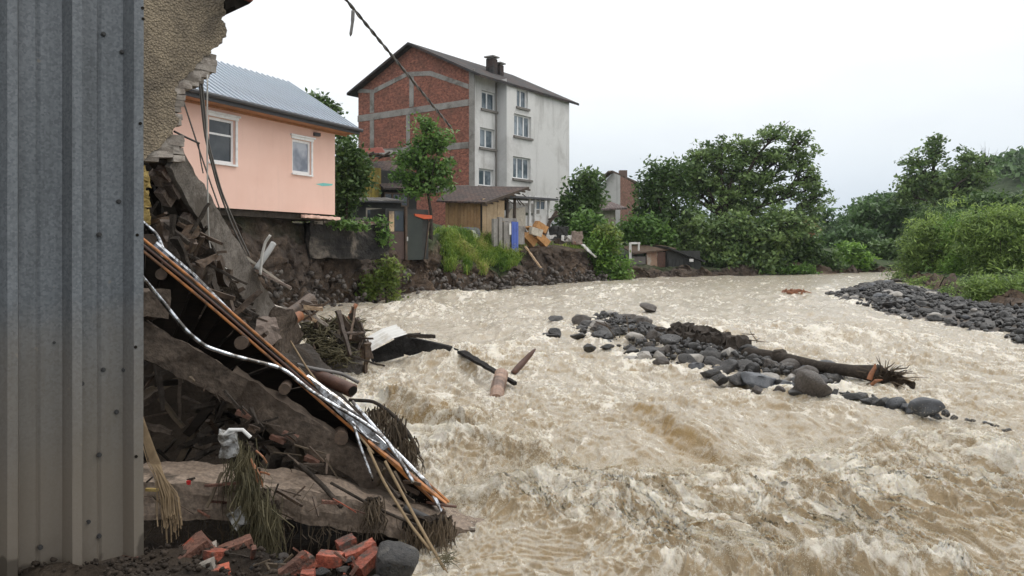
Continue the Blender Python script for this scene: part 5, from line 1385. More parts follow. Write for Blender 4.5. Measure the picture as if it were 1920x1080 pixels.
low = [P(742, 660, 16.3), P(772, 668, 15.9), P(803, 692, 15.5), P(832, 694, 15.2), P(866, 672, 15.1)]
for (a, b_, c, e) in zip(pts[:-1], pts[1:], low[1:], low[:-1]): m.prism([a, b_, c, e], (0.02, .3, -.02))
t = props(m.build("roofing_felt", M['black']), "crumpled black roofing felt lodged in the current", "roofing felt")
chunk(790, 630, 15.9, .55, .10, .07, 'bark', "rough_plank", "ragged dark plank lying on the black roofing felt", "plank", .25, -.05, seed=21)
chunk(770, 628, 16.1, .4, .08, .06, 'bark', "rough_plank", "shorter ragged plank stub on the left of the black felt top", "plank", .1, .06, seed=22)
m = MB(); m.rough(P(866, 660, 15.0), P(966, 719, 12.9), .17, .05, seg=.06, amp=.012, s=5, seed=2, w1=.06); props(m.build("black_board", M['black']), "narrow black board running from the felt to the floating log", "board")
pipe("wooden_stake", "dark red stake sticking out of the river to the right of the floating log", "stake", [P(962, 700, 14.2), P(984, 676, 14.4), P(1004, 654, 14.5)], [.05, .055, .06, .062, .06, .058, .055, .05, .048, .044, .036, .028, .015], 'rustpipe')
t = thing("floating_log", "pinkish peeled log end floating in the current", "log", W(930, 755))
q = MB(); q.tube([P(940, 702, 13.2), P(934, 727, 12.7), P(930, 750, 12.2)], [.115, .12, .10], 12); q.build("log", M['peeled'], t)
q = MB(); q.tube([P(931, 745, 12.3), P(930, 760, 12.1)], .045, 8); q.build("broken_stub", M['bark'], t)
# splintered pieces jammed into the gaps
def scatter(n, quad, d0, d1, mats, label, group, name, cat, L, T):
    rr = random.Random(n * 7 + int(quad[0][0]))
    q4 = [np.array(q_, float) for q_ in quad]
    for k in range(n):
        a, b_ = rr.random(), rr.random()
        px_, py_ = (q4[0] * (1 - a) + q4[1] * a) * (1 - b_) + (q4[3] * (1 - a) + q4[2] * a) * b_
        c = P(px_, py_, d0 + (d1 - d0) * rr.random()); dv = np.array((rr.gauss(0, 1) + .6, rr.gauss(0, .5), rr.gauss(0, .6) - .5)); dv /= np.linalg.norm(dv); l = rr.uniform(*L)
        q = MB(); w_ = rr.uniform(*T); q.rough(c - dv * l / 2, c + dv * l / 2, w_, w_ * rr.uniform(.3, 1.0), seg=max(.03, l / 9), amp=w_ * .28, s=6, seed=k, w1=w_ * rr.uniform(.2, 1.0))
        props(q.build(name, M[rr.choice(mats)]), label, cat, group)
scatter(60, ((275, 400), (370, 420), (520, 680), (430, 640)), 7.9, 9.6, ('wood_wet', 'bark', 'dampshadeconcrete', 'wood_wet', 'log'), "broken lath or stone jammed in the gap between the fallen wall and the orange trims", "wreckage jammed under the fallen wall", "wreckage_piece", "wreckage", (.2, .7), (.03, .12))
scatter(64, ((270, 690), (430, 770), (700, 930), (270, 890)), 7.2, 8.0, ('bark', 'deck', 'wood_wet', 'mudconcrete', 'twig', 'bark'), "dark splinter in the shaded hollow under the concrete beam", "wreckage in the hollow under the beam", "wreckage_piece", "wreckage", (.15, .6), (.015, .09))
scatter(22, ((560, 610), (690, 600), (700, 680), (590, 700)), 14.0, 15.2, ('wood_wet', 'bark', 'bark', 'wood_wet', 'log'), "broken board stuck in the drift tangle beside the white ribbed sheet", "boards in the drift tangle", "broken_board", "board", (.3, 1.0), (.04, .12))
scatter(16, ((540, 570), (590, 560), (600, 600), (545, 610)), 13.2, 14.5, ('wood_wet', 'wood_pale', 'palebrick', 'log'), "splintered board end at the foot of the fallen wall by the cliff", "splinters at the foot of the fallen wall", "broken_board", "board", (.2, .6), (.04, .14))
scatter(44, ((200, 1040), (700, 1040), (700, 1085), (100, 1085)), 5.2, 5.6, ('bark', 'wood_wet', 'twig', 'mudbrick', 'mudbrick'), "muddy splinter or brick crumb in the foreground rubble", "splinters in the foreground rubble", "wreckage_piece", "wreckage", (.05, .22), (.01, .035))
scatter(24, ((270, 650), (430, 740), (640, 880), (600, 905)), 6.5, 6.75, ('wood_wet', 'bark', 'twig', 'mudconcrete'), "thin splinter or crumb lying along the slanting concrete beam", "splinters along the concrete beam", "wreckage_piece", "wreckage", (.06, .3), (.008, .035))
scatter(26, ((270, 895), (560, 900), (740, 975), (270, 960)), 6.0, 6.3, ('wood_wet', 'bark', 'twig', 'mudbrick'), "thin splinter or crumb lying on the pale floor slab", "splinters on the pale floor slab", "wreckage_piece", "wreckage", (.05, .28), (.006, .03))
scatter(14, ((700, 880), (760, 880), (840, 985), (740, 985)), 6.75, 7.1, ('bark', 'twig', 'wood_wet'), "dark splinter hanging under the lower end of the steel trims", "splinters under the trim ends", "wreckage_piece", "wreckage", (.1, .35), (.01, .04))
# twig tangles
def tangle(name, label, boxes, n, mm, core, cat="drift tangle", hang=False, L=(.2, .6), r=(.004, .012), seed=1, cores=()):
    """twigs wound round a muddy core; boxes are (px, py, depth, rx, ry) in photograph pixels"""
    rr = np.random.default_rng(seed)
    b0 = boxes[0]; t = thing(name, label, cat, P(b0[0], b0[1] + b0[4], b0[2]))
    m = MB()
    for k in range(n):
        bx = boxes[rr.integers(len(boxes))]; c = P(bx[0] + rr.normal() * bx[3] * .45, bx[1] + rr.normal() * bx[4] * .45, bx[2] + rr.normal() * .12)
        l = rr.uniform(*L)
        if hang: dv = np.array((rr.normal() * .16, rr.normal() * .16, -1.0)); 
        else: dv = rr.normal(size=3) * np.array((1, .8, .6))
        dv /= np.linalg.norm(dv); k1 = rr.normal(size=3) * .12 * l
        rad = rr.uniform(*r)
        m.tube([c, c + dv * l * .5 + k1, c + dv * l], [rad, rad * .8, rad * .35], 4, cap=False)
    m.build("twigs", M[mm], t)
    if core:
        for k, bx in enumerate(boxes):
            m = MB(); c = P(bx[0], bx[1], bx[2] + .1); rx, rz = bx[3] * bx[2] / F, bx[4] * bx[2] / F
            m.rough(c - (rx * .75, 0, 0), c + (rx * .75, 0, 0), rx * .9, rz * 1.3, seg=rx / 6, amp=rx * .28, s=1.6 / rx, seed=seed + k)
            m.build("soil_clump", M[core], t)
    return t
tangle("drift_tangle", "tangle of dark twigs and weed dumped at the water edge behind the white sheet", [(590, 620, 14.6, 34, 16), (640, 608, 15.2, 34, 12), (610, 645, 14.4, 36, 16), (660, 632, 15.2, 26, 16), (625, 668, 14.2, 34, 14)], 1000, 'grass_dead', 'bark', seed=2, L=(.08, .28), r=(.006, .02))
tangle("drift_tangle", "brown weed and sticks hung over the pour beside the trims", [(712, 770, 9.4, 30, 12), (742, 800, 9.0, 22, 22), (768, 835, 8.7, 14, 16)], 420, 'twig', None, hang=True, L=(.1, .4), r=(.004, .011), seed=4)
pipe("curved_branch", "curved dark branch arching over the brown pour", "branch", [P(655, 750, 9.6), P(700, 752, 9.5), P(735, 775, 9.2), P(765, 810, 8.9), P(785, 850, 8.7)], .022, 'bark')
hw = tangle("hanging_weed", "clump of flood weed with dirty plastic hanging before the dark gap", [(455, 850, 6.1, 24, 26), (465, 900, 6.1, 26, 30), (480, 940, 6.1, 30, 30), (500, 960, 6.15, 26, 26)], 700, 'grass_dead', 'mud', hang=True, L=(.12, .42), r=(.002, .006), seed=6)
m = MB(); c = P(430, 830, 6.0); m.rough(c - (.06, 0, .01), c + (.06, 0, .0), .08, .17, seg=.015, amp=.03, s=11, seed=3); m.build("plastic_bag", M['plastic'], hw)
m = MB(); m.tube([P(418, 818, 6.0), P(430, 806, 6.0), P(455, 806, 6.0), P(470, 820, 6.0)], .014, 7); m.build("plastic_rim", M['whitepaint'], hw)
m = MB()
for (a, b_) in (((470, 860), (482, 905)), ((476, 870), (492, 912)), ((480, 845), (500, 868)), ((488, 885), (505, 890))): m.tube([P(*a, 6.0), P((a[0] + b_[0]) / 2 + 3, (a[1] + b_[1]) / 2, 5.97), P(*b_, 6.0)], .008, 6)
m.build("orange_strip", M['redwood'], hw)
m = MB(); m.rough(P(440, 955, 6.0), P(455, 985, 6.0), .06, .1, seg=.02, amp=.025, s=12, seed=5); m.build("plastic_bag", M['plastic'], hw)
st = thing("straw_bundle", "bundle of pale reed straw hanging beside the metal sheet", "straw", P(318, 980, 5.6))
m = MB(); rr = np.random.default_rng(5)
for k in range(90):
    o1, o2 = rr.normal() * 5, rr.normal() * 9
    m.tube([P(264 + o1 * .5, 790 + rr.normal() * 8, 5.8), P(292 + o1, 870, 5.75), P(318 + o2, 945 + rr.normal() * 12, 5.65), P(322 + o2 * 1.1, 965 + abs(rr.normal()) * 22, 5.6)], rr.uniform(.002, .006), 4, cap=False)
m.build("straw", M['straw'], st)
tangle("hanging_weed", "dark roots dripping from the pale slab at the slab tip", [(790, 985, 6.5, 40, 24), (830, 985, 6.5, 22, 22), (700, 945, 6.5, 20, 16)], 380, 'twig', 'mud', hang=True, L=(.1, .3), r=(.002, .007), seed=9)
tangle("weed_tuft", "small green brown tuft caught on the longest rod at the waterline", [(838, 1050, 5.95, 9, 10)], 60, 'grass_dead', None, seed=12, L=(.04, .12), r=(.002, .004))
# hanging roots and threads over the dark gap
m = MB(); rr = np.random.default_rng(8)
for k in range(120):
    x = rr.uniform(262, 700); y = 965 + .07 * (x - 262) + rr.normal() * 4; c = P(x, y, 6.25 + rr.uniform(0, .3)); l = abs(rr.normal()) * .14 + .03
    m.tube([c, c + (rr.normal() * .02, 0, -l * .5), c + (rr.normal() * .04, 0, -l)], rr.uniform(.0015, .004), 4, cap=False)
props(m.build("root_threads", M['twig']), "fine root threads dripping from the pale slab underside", "roots", kind="stuff")

# ------------------------------------------------------------------ bricks and stones in the foreground
def fbrick(x, y, d, rot, tilt, l, h, w, label, mm='redbrick', roll=0.0, holes=False, seed=0):
    c = P(x, y, d); a = np.array((math.cos(rot), math.sin(rot), tilt)); a /= np.linalg.norm(a)
    up = np.array((-math.sin(rot) * roll, math.cos(rot) * roll - .0, 1.0))
    q = MB(); q.rough(c - a * l / 2, c + a * l / 2, w, h, up=up, seg=.03, amp=.009, s=12, seed=seed)
    if not holes: return props(q.build("brick", M[mm]), label, "brick", "loose bricks in the foreground rubble")
    t = thing("brick", label, "brick", c - (0, 0, h / 2), "loose bricks in the foreground rubble"); q.build("body", M[mm], t)
    s_ = np.cross(a, up); s_ /= np.linalg.norm(s_)
    if s_[1] > 0: s_ = -s_
    u_ = np.cross(s_, a); u_ /= np.linalg.norm(u_)
    if u_[2] < 0: u_ = -u_
    for i_ in range(6):
        for j_ in range(2):
            p = c + a * (-.4 + .16 * i_ + .05 * j_) * l + u_ * (-.2 + .4 * j_) * h + s_ * (w / 2 - .004)
            q = MB(); q.tube([p, p + s_ * .012], .009, 6); q.build("hole", M['darkvoid'], t)
fbrick(650, 1020, 5.75, .5, .25, .13, .075, .11, "small bright brick half leaning above the bright pair", seed=1)
fbrick(676, 1034, 5.6, .45, .28, .22, .07, .11, "upper brick of the bright pair beside the large grey boulder", seed=2)
fbrick(690, 1052, 5.5, .9, .42, .20, .075, .11, "lower brick of the bright pair touching the large grey boulder", seed=3)
fbrick(618, 1048, 5.5, -.1, -.06, .17, .075, .11, "single flat orange brick left of the bright pair", seed=4)
fbrick(445, 1034, 5.5, .35, .30, .22, .13, .12, "perforated clay brick tilted upward in the middle of the rubble", 'mudbrick', holes=True, seed=5)
fbrick(556, 1068, 5.3, .8, .4, .24, .09, .11, "mortar smeared brick pointing up near the bottom edge", 'redbrick', seed=6)
fbrick(548, 1060, 5.24, .8, .4, .22, .05, .05, "strip of white mortar stuck along the tilted bottom brick", 'mudbrick', seed=7)
fbrick(404, 1046, 5.35, 1.1, -.2, .16, .10, .10, "red broken brick beside the lump of brickwork", seed=8)
fbrick(390, 1072, 5.2, .2, .3, .10, .13, .09, "pale plaster coated brick end at the bottom edge", 'palestone', seed=9)
fbrick(396, 1030, 5.5, .2, .3, .08, .07, .08, "pinkish plaster bit on top of the lump of brickwork", 'palebrick', seed=10)
fbrick(414, 1074, 5.2, .3, .1, .11, .08, .09, "orange brick bit beside the plaster coated end", seed=11)
fbrick(578, 1078, 5.2, .1, 0, .08, .05, .08, "tiny orange brick bit right of the tilted bottom brick", seed=12)
chunk(367, 1056, 5.4, .28, .2, .24, 'mudbrick', "brickwork_lump", "dark lump of old brickwork under the perforated brick", "rubble", .6, .7, seed=31)
tl = M['redbrick']
q = MB(); q.rough(P(274, 917, 6.0), P(296, 918, 6.0), .03, .02, seg=.02, amp=.004, seed=3); props(q.build("yellow_sliver", M['foamboard']), "yellow sliver lying on the pale slab by the metal sheet", "sliver")
q = MB(); q.rough(P(350, 905, 5.95), P(357, 905, 5.95), .03, .03, seg=.01, amp=.006, s=20, seed=4); props(q.build("red_scrap", mat_flat("red_scrap", (.45, .02, .02), .5)), "tiny red scrap on the pale slab", "scrap")
pipe("thin_lath", "thin pale lath lying on the mud below the slab", "lath", [P(250, 1040, 5.6), P(310, 1038, 5.6), P(372, 1037, 5.6)], .007, 'straw')

# ------------------------------------------------------------------ stones
def blob_mesh(name, sub, seed, flat=1.0, amp=.20, ang=.7, sm=False):
    bm = bmesh.new(); bmesh.ops.create_icosphere(bm, subdivisions=sub, radius=1.0)
    V = np.array([v.co[:] for v in bm.verts]); Fs = np.array([[v.index for v in f.verts] for f in bm.faces]); bm.free()
    r_ = np.random.default_rng(seed)
    # planed flat facets like river stones
    for k in range(13):
        n = r_.normal(size=3); n /= np.linalg.norm(n); d = r_.uniform(.45, .82)
        h = V @ n; V = V - np.outer(np.maximum(h - d, 0) * min(1.0, .72 + ang * .4), n)
    V = V + nvec(V, 1.1, amp, seed) + nvec(V, 3.0, amp * .28, seed + 1)
    V[:, 2] *= flat
    return mesh_np(name, V, Fs, smooth=sm)
SM = {}
for mk in ('stone', 'bluestone', 'palestone', 'brownstone'):
    SM[mk] = []
    for k in range(7 if mk == 'stone' else 3):
        me = blob_mesh("river_stone", 3, 10 + k * 3 + len(mk), .62 + .06 * (k % 3)); me.materials.append(M[mk]); SM[mk].append(me)
rs = random.Random(21)
def stone(x, y, z, r, mk, label, group, name="boulder", cat="boulder", sq=1.0, k=None, rot=None):
    o = bpy.data.objects.new(name, SM[mk][rs.randrange(len(SM[mk])) if k is None else k])
    col.objects.link(o)
    o.location = (x, y, z)
    o.scale = (r * rs.uniform(.9, 1.2), r * rs.uniform(.8, 1.0), r * rs.uniform(.85, 1.05) * sq)
    o.rotation_euler = (rs.uniform(-.25, .25), rs.uniform(-.25, .25), rs.uniform(0, 6.28) if rot is None else rot)
    return props(o, label, cat, group)
def pst(px, py_bottom, rpx, mk, label, group=None, sq=1.0, k=None, lift=.25, rot=None, d=None, up=0.0):
    d = d or Wd(py_bottom); r = rpx * d / F
    p = P(px, py_bottom, d); p[2] += up
    return stone(p[0], d + r * .4, p[2] + r * lift * sq, r, mk, label, group, sq=sq, k=k, rot=rot)
G = "boulders on the midstream rock bar"
hero = [
 (1530, 756, 54, 'brownstone', "largest brown rough boulder at the right end of the midstream bar", 1.15),
 (1432, 736, 40, 'bluestone', "smooth blue grey boulder in the middle of the front row of the bar", .8),
 (1495, 728, 42, 'palestone', "pale pinkish flat boulder behind the blue grey one on the bar", .6),
 (1482, 737, 22, 'bluestone', "small pale blue stone between the two front boulders of the bar", .8),
 (1744, 790, 40, 'bluestone', "lone smooth dome shaped boulder in the rock chain at the right", .85),
 (1316, 684, 22, 'bluestone', "round steel blue boulder below the trunk's dark end", 1.0),
 (1272, 664, 24, 'stone', "grey boulder tucked under the dark bark mass", .9),
 (1128, 628, 24, 'brownstone', "round dark brown boulder at the back of the bar", 1.0),
 (1105, 662, 19, 'stone', "black wedge stone at the near left edge of the bar", .8),
 (1140, 660, 15, 'stone', "dark stone right of the black wedge stone", .7),
 (1185, 668, 18, 'stone', "speckled stone beside the cream boulder on the bar", .9),
 (1208, 680, 24, 'palestone', "cream coloured boulder half washed over at the left of the bar", .8),
 (1180, 680, 20, 'palestone', "pale wet slab stone in front of the cream boulder", .35),
 (1218, 586, 24, 'brownstone', "lone boulder washed by the rapids beyond the bar", .7),
 (1042, 634, 16, 'stone', "black twin stone at the far left of the bar", .9),
 (1036, 634, 20, 'stone', "flat grey stone at the far left water edge of the bar", .5),
 (1042, 604, 18, 'stone', "flat dark stone standing off the bar's upper left corner", .6),
 (1415, 664, 14, 'stone', "stone showing behind the middle of the fallen trunk", .9),
 (1390, 662, 16, 'stone', "low grey stone behind the trunk left of the middle", .7),
 (1888, 818, 9, 'stone', "last small black stone at the end of the rock chain", .9),
]
for (x, y, r, mk, lab, sq) in hero: pst(x, y, r, mk, lab, G, sq, 0 if mk != 'stone' else None, up=.06 if x != 1744 else .12)
for (x, y, r) in ((1250, 672, 24), (1290, 692, 22), (1345, 694, 26), (1368, 708, 27), (1332, 714, 20), (1392, 704, 28), (1352, 728, 20), (1386, 728, 28), (1416, 708, 26), (1456, 708, 26), (1480, 704, 28), (1465, 748, 20), (1420, 748, 18), (1500, 752, 24), (1548, 706, 24), (1562, 750, 20), (1240, 692, 18), (1380, 684, 22), (1440, 694, 22), (1310, 702, 20), (1095, 612, 22), (1160, 612, 22), (1210, 618, 24), (1085, 640, 18)):
    mk_ = rs.choice(('stone', 'stone', 'stone', 'brownstone', 'bluestone'))
    pst(x, y, r, mk_, f"{'blue grey' if mk_ == 'bluestone' else 'brown' if mk_ == 'brownstone' else 'dark wet'} boulder " + ("heaped at the far left of the rock bar" if x < 1230 else "under the bark mass in the front of the rock bar" if x < 1340 else "heaped in the front right of the rock bar by the largest boulder" if x > 1450 else "heaped in the front middle of the rock bar"), G, .95, up=.07)
# heap of the rest of the bar: polygon in ground coordinates
bar = [wpt(*q) for q in ((1075, 625), (1110, 596), (1190, 600), (1300, 640), (1400, 668), (1560, 712), (1575, 744), (1500, 745), (1420, 725), (1330, 700), (1240, 685), (1160, 655))]
def inside(x, y, poly):
    c = False; n = len(poly)
    for a in range(n):
        x1, y1 = poly[a]; x2, y2 = poly[a - 1]
        if (y1 > y) != (y2 > y) and x < (x2 - x1) * (y - y1) / (y2 - y1) + x1: c = not c
    return c
bx = [min(p[0] for p in bar), max(p[0] for p in bar)]; by = [min(p[1] for p in bar), max(p[1] for p in bar)]
CW = {'stone': "dark wet", 'bluestone': "blue grey", 'palestone': "pale", 'brownstone': "brown"}
def size_w(r, a, b_): return "small" if r < a else ("middling" if r < b_ else "large")
def bar_label(px_, r, mk, e_):
    z_ = ("at the upstream left end of the rock bar" if px_ < 1180 else "of the rock bar beside the bark mass" if px_ < 1320 else "of the rock bar below the fallen trunk" if px_ < 1450 else "near the rock bar's right end")
    return f"{size_w(r, .10, .2)} {CW[mk]} stone {z_}" + (" at the waterline" if e_ < .25 else "")
def shingle_label(y, r, mk, e_):
    z_ = "far upstream third" if y > 34 else "middle" if y > 24 else "near right end"
    return f"{size_w(r, .13, .22)} {CW[mk]} stone in the {z_} of the shingle bank" + (", at the waterline" if e_ < .4 else "")
cnt = 0; tries = 0; placed = []
while cnt < 170 and tries < 6000:
    tries += 1
    x, y = rs.uniform(*bx), rs.uniform(*by)
    if not inside(x, y, bar): continue
    r = rs.choice((.06, .07, .09, .11, .14, .18, .23, .30))
    if any((x - a) ** 2 + (y - b_) ** 2 < (.62 * (r + c)) ** 2 for a, b_, c in placed): continue
    placed.append((x, y, r)); edge_d = min(abs(seg_dist(np.array([x]), np.array([y]), bar + bar[:1])[0][0]), .9)
    mk = rs.choice(('stone',) * 10 + ('bluestone', 'brownstone', 'brownstone', 'palestone'))
    stone(x, y, float(wz(y)) + .03 + .17 * edge_d + r * .2, r, mk, bar_label(x / y * F + 960, r, mk, edge_d), G, sq=.9)
    cnt += 1
me_bar = blob_mesh("rock_bar", 4, 77, 1.0, .1)
# gravel core of the bar
m = MB()
for q, r in (((1120, 620), 1.2), ((1200, 640), 1.4), ((1300, 660), 1.1), ((1380, 690), .8), ((1470, 715), .7), ((1530, 735), .45)):
    c = W(*q); m.rough(c - (r, .3, .22), c + (r * .9, -.5, -.22), r * 1.3, .42, seg=.16, amp=.13, s=2.2, seed=int(q[0]))
o = m.build("gravel_bar", M['gravel']); o["kind"] = "structure"
chain = [(1578, 748, 11), (1600, 756, 13), (1618, 756, 12), (1632, 764, 14), (1650, 768, 12), (1662, 764, 12), (1680, 772, 15), (1700, 775, 13), (1712, 780, 10), (1775, 786, 12), (1790, 792, 8), (1760, 792, 12), (1815, 796, 6), (1825, 797, 6), (1848, 801, 6), (1858, 804, 6), (1870, 808, 6), (1640, 756, 9), (1690, 766, 9), (1590, 748, 8)]
for (x, y, r) in chain: pst(x, y, r * (1.45 if x < 1720 else 1.15), rs.choice(('stone', 'stone', 'stone', 'bluestone')), ("tiny stone at the far right tail of the rock chain" if x > 1800 else "stone beside the lone dome shaped boulder in the rock chain" if x > 1735 else "stone in the left part of the rock chain next to the bar" if x < 1640 else "stone in the middle of the rock chain below the tree roots"), "stones of the trailing rock chain", .9, up=.05)
# right hand shingle bank
sb_poly = [wpt(*q) for q in ((1552, 553), (1600, 540), (1640, 531), (1700, 538), (1790, 556), (1850, 575), (1925, 588))] + [(21, 24), (15.5, 15)] + [wpt(*q) for q in ((1990, 672), (1920, 643), (1840, 622), (1760, 606), (1700, 598), (1620, 574))]
gx_ = np.linspace(11, 24, 90); gy_ = np.linspace(14, 50, 200); X, Y = np.meshgrid(gx_, gy_)
ins = np.array([[inside(a, b_, sb_poly) for a, b_ in zip(r1_, r2_)] for r1_, r2_ in zip(X, Y)])
dd, _ = seg_dist(X, Y, sb_poly + sb_poly[:1]); dd = np.where(ins, np.abs(dd), -np.abs(dd))
Z = wz(Y) + np.clip(dd, -1.2, 1.6) * .2 - .05 + .07 * pn2(X * 1.5, Y * 1.5, 3) + .05 * pn2(X * 4, Y * 4, 5)
V = np.stack([X, Y, Z], -1).reshape(-1, 3); ny2, nx2 = X.shape
i, j = np.meshgrid(np.arange(ny2 - 1), np.arange(nx2 - 1), indexing='ij')
Fq = np.stack([i * nx2 + j, i * nx2 + j + 1, (i + 1) * nx2 + j + 1, (i + 1) * nx2 + j], -1).reshape(-1, 4)
o = link("shingle_bank", mesh_np("shingle_bank", V, Fq), M['gravel']); o["kind"] = "structure"
SG = "stones of the shingle bank on the right"
placed = []; cnt = 0; tries = 0
while cnt < 280 and tries < 9000:
    tries += 1
    y = rs.uniform(15, 46); x = rs.uniform(11.5, 21.5)
    if not inside(x, y, sb_poly) or abs(x / y) > .66: continue
    r = rs.choice((.09, .11, .14, .17, .2, .26)) * (1 + .012 * (y - 20))
    if any((x - a) ** 2 + (y - b_) ** 2 < (.55 * (r + c)) ** 2 for a, b_, c in placed): continue
    placed.append((x, y, r)); d_ = min(abs(seg_dist(np.array([x]), np.array([y]), sb_poly + sb_poly[:1])[0][0]), 1.6)
    stone(x, y, float(wz(y)) + d_ * .2 + r * .2 - .03, r, (mk := rs.choice(('stone',) * 9 + ('bluestone', 'palestone'))), shingle_label(y, r, mk, d_), SG, "shingle_stone", "stone", .8); cnt += 1
for (x, y, r) in ((1640, 538, 22), (1636, 548, 24), (1655, 548, 18), (1575, 556, 13), (1600, 562, 18), (1588, 552, 10), (1610, 544, 12)):
    pst(x, y, r, 'stone', "larger dark stone at the upstream tip of the shingle bank", "stones at the tip of the shingle bank", .6)
# small pebbles between them, joined
def pebbles(name, n, pick, rlo, rhi, mk, label):
    bm = bmesh.new(); bmesh.ops.create_icosphere(bm, subdivisions=1, radius=1.0)
    B = np.array([v.co[:] for v in bm.verts]); T = np.array([[v.index for v in f.verts] for f in bm.faces]); bm.free()
    Vs, Ts = [], []
    for k in range(n):
        x, y, z = pick(); r = rs.uniform(rlo, rhi)
        Q = Matrix.Rotation(rs.uniform(0, 6.28), 3, Vector((rs.random(), rs.random(), rs.random() + .1)))
        Vs.append((B * np.array((1, .8, .6)) * (1 + .2 * rng.normal(size=(len(B), 1)))) @ np.array(Q) * r + (x, y, z)); Ts.append(T + k * len(B))
    o = link(name, mesh_np(name, np.concatenate(Vs), np.concatenate(Ts)), M[mk]); return props(o, label, "gravel", None, "stuff")
def pick_right():
    while True:
        y = rs.uniform(15, 47); x = rs.uniform(11.5, 22)
        if inside(x, y, sb_poly):
            d_ = min(abs(seg_dist(np.array([x]), np.array([y]), sb_poly + sb_poly[:1])[0][0]), 1.6); return x, y, float(wz(y)) + d_ * .2 + .02
pebbles("gravel", 1500, pick_right, .05, .13, 'stone', "small gravel filling the shingle bank")
def pick_bar():
    while True:
        x, y = rs.uniform(*bx), rs.uniform(*by)
        if inside(x, y, bar):
            d_ = min(abs(seg_dist(np.array([x]), np.array([y]), bar + bar[:1])[0][0]), .9); return x, y, float(wz(y)) + .05 + d_ * .25
pebbles("gravel", 500, pick_bar, .03, .09, 'stone', "small gravel between the boulders of the rock bar")
def pick_front():
    while True:
        y = rs.uniform(3.6, 5.8); x = rs.uniform(-2.6, -.65)
        if gz_at(x, y) > .02: return x, y, gz_at(x, y) + .01
pebbles("gravel", 1500, pick_front, .005, .026, 'crumb', "muddy pebbles and crumbs in the foreground rubble")
LBW = np.array([q[0] for q in LB[:14]], float); LBM = np.array([q[1] for q in LB[:14]], float)
def pick_bank():
    q = rs.uniform(2, 12.5); k = int(q); f_ = q - k; e_ = rs.random() ** 2 * .8
    w_ = LBW[k] * (1 - f_) + LBW[k + 1] * f_; m_ = LBM[k] * (1 - f_) + LBM[k + 1] * f_; z0 = float(wz(w_[1]))
    return w_[0] + (m_[0] - w_[0]) * e_ + rs.gauss(0, .2) + .08, w_[1] + (m_[1] - w_[1]) * e_ + rs.gauss(0, .2) - .3, z0 + (m_[2] - z0) * e_ + .03
pebbles("rubble", 650, pick_bank, .03, .19, 'brownstone', "clods and stones fallen along the foot of the eroded bank")
# foreground stones
me = blob_mesh("large_boulder", 4, 5, .72, .12, .2, True); me.materials.append(M['stone'])
c = P(735, 1060, 5.3); o = bpy.data.objects.new("boulder", me); col.objects.link(o); o.location = (c[0], c[1] + .1, c[2] - .05); o.scale = (.21, .2, .24)
props(o, "large smooth grey boulder beside the bright bricks at the bottom edge", "boulder")
for k, (x, y, r, mk) in enumerate(((480, 1066, 34, 'stone'), (520, 1058, 22, 'stone'), (440, 1062, 20, 'brownstone'), (600, 1070, 20, 'stone'), (640, 1066, 18, 'brownstone'), (500, 1080, 24, 'stone'), (330, 1066, 18, 'brownstone'), (300, 1074, 20, 'stone'), (465, 1075, 18, 'stone'),
                                  (640, 1085, 16, 'stone'), (530, 1040, 16, 'brownstone'), (575, 1042, 14, 'stone'), (232, 1062, 14, 'brownstone'), (205, 1072, 16, 'stone'), (495, 1052, 12, 'palestone'), (655, 1045, 12, 'stone'), (700, 1085, 16, 'stone'), (255, 1078, 12, 'stone'), (355, 1085, 12, 'stone'), (180, 1082, 14, 'stone'))):
    pst(x, y + 10, r, mk, ("muddy stone by the foot of the metal sheet" if x < 270 else "muddy stone under the lump of brickwork" if x < 420 else "muddy stone between the perforated brick and the tilted brick" if x < 545 else "muddy stone near the bright orange bricks"), "stones in the foreground rubble", .8, d=5.15 + .3 * ((1085 - y) / 40))

# ------------------------------------------------------------------ drowned tree trunk on the bar
t = thing("fallen_tree", "uprooted tree trunk lying over the rock bar with its orange root plate to the right", "tree", W(1640, 735))
pts = [P(1205, 640, 20.5), P(1275, 642, 19.5), P(1330, 655, 17.8), P(1400, 664, 16.3), (P(1470, 672, 15.2)), P(1540, 688, 14.3), P(1600, 696, 13.8), P(1652, 702, 13.5)]
q = MB(); q.tube(pts, [.13, .20, .19, .15, .115, .10, .11, .16], 12); q.build("trunk", M['bark'], t, smooth=True)
q = MB(); q.tube([P(1455, 668, 15.4), P(1468, 664, 15.3), P(1475, 672, 15.1)], [.13, .10, .05], 8); q.build("knot", M['bark'], t)
m = MB(); rr = np.random.default_rng(4)
rc = P(1655, 708, 13.4)
for k in range(150):
    a = rr.uniform(-1.9, 1.9); dv = np.array((.55 + .4 * rr.random(), rr.normal() * .5, math.sin(a) * .38 - .34)); dv /= np.linalg.norm(dv); l = rr.uniform(.08, .30) * (1.4 if rr.random() < .15 else 1)
    k1 = rr.normal(size=3) * .12
    m.tube([rc + rr.normal(size=3) * .07, rc + dv * l * .4 + k1 * .3, rc + dv * l * .7 + k1, rc + dv * l + k1 * 1.6 + (0, 0, -.03)], [.018, .012, .007, .003], 5, cap=False)
for (x, y) in ((1700, 690), (1690, 712), (1712, 716), (1705, 738), (1672, 685), (1695, 700)):
    e_ = P(x, y, 13.2); m.tube([rc, (rc + e_) / 2 + (0, 0, .06), e_, e_ + (.05, 0, .05)], [.025, .015, .01, .005], 5)
m.build("roots", M['twig'], t)
m = MB(); m.rough(rc - (.08, 0, .03), rc + (.44, 0, -.17), .36, .40, seg=.035, amp=.07, w1=.3, h1=.2, s=4, seed=3); m.build("root_soil", M['soilbrown'], t)
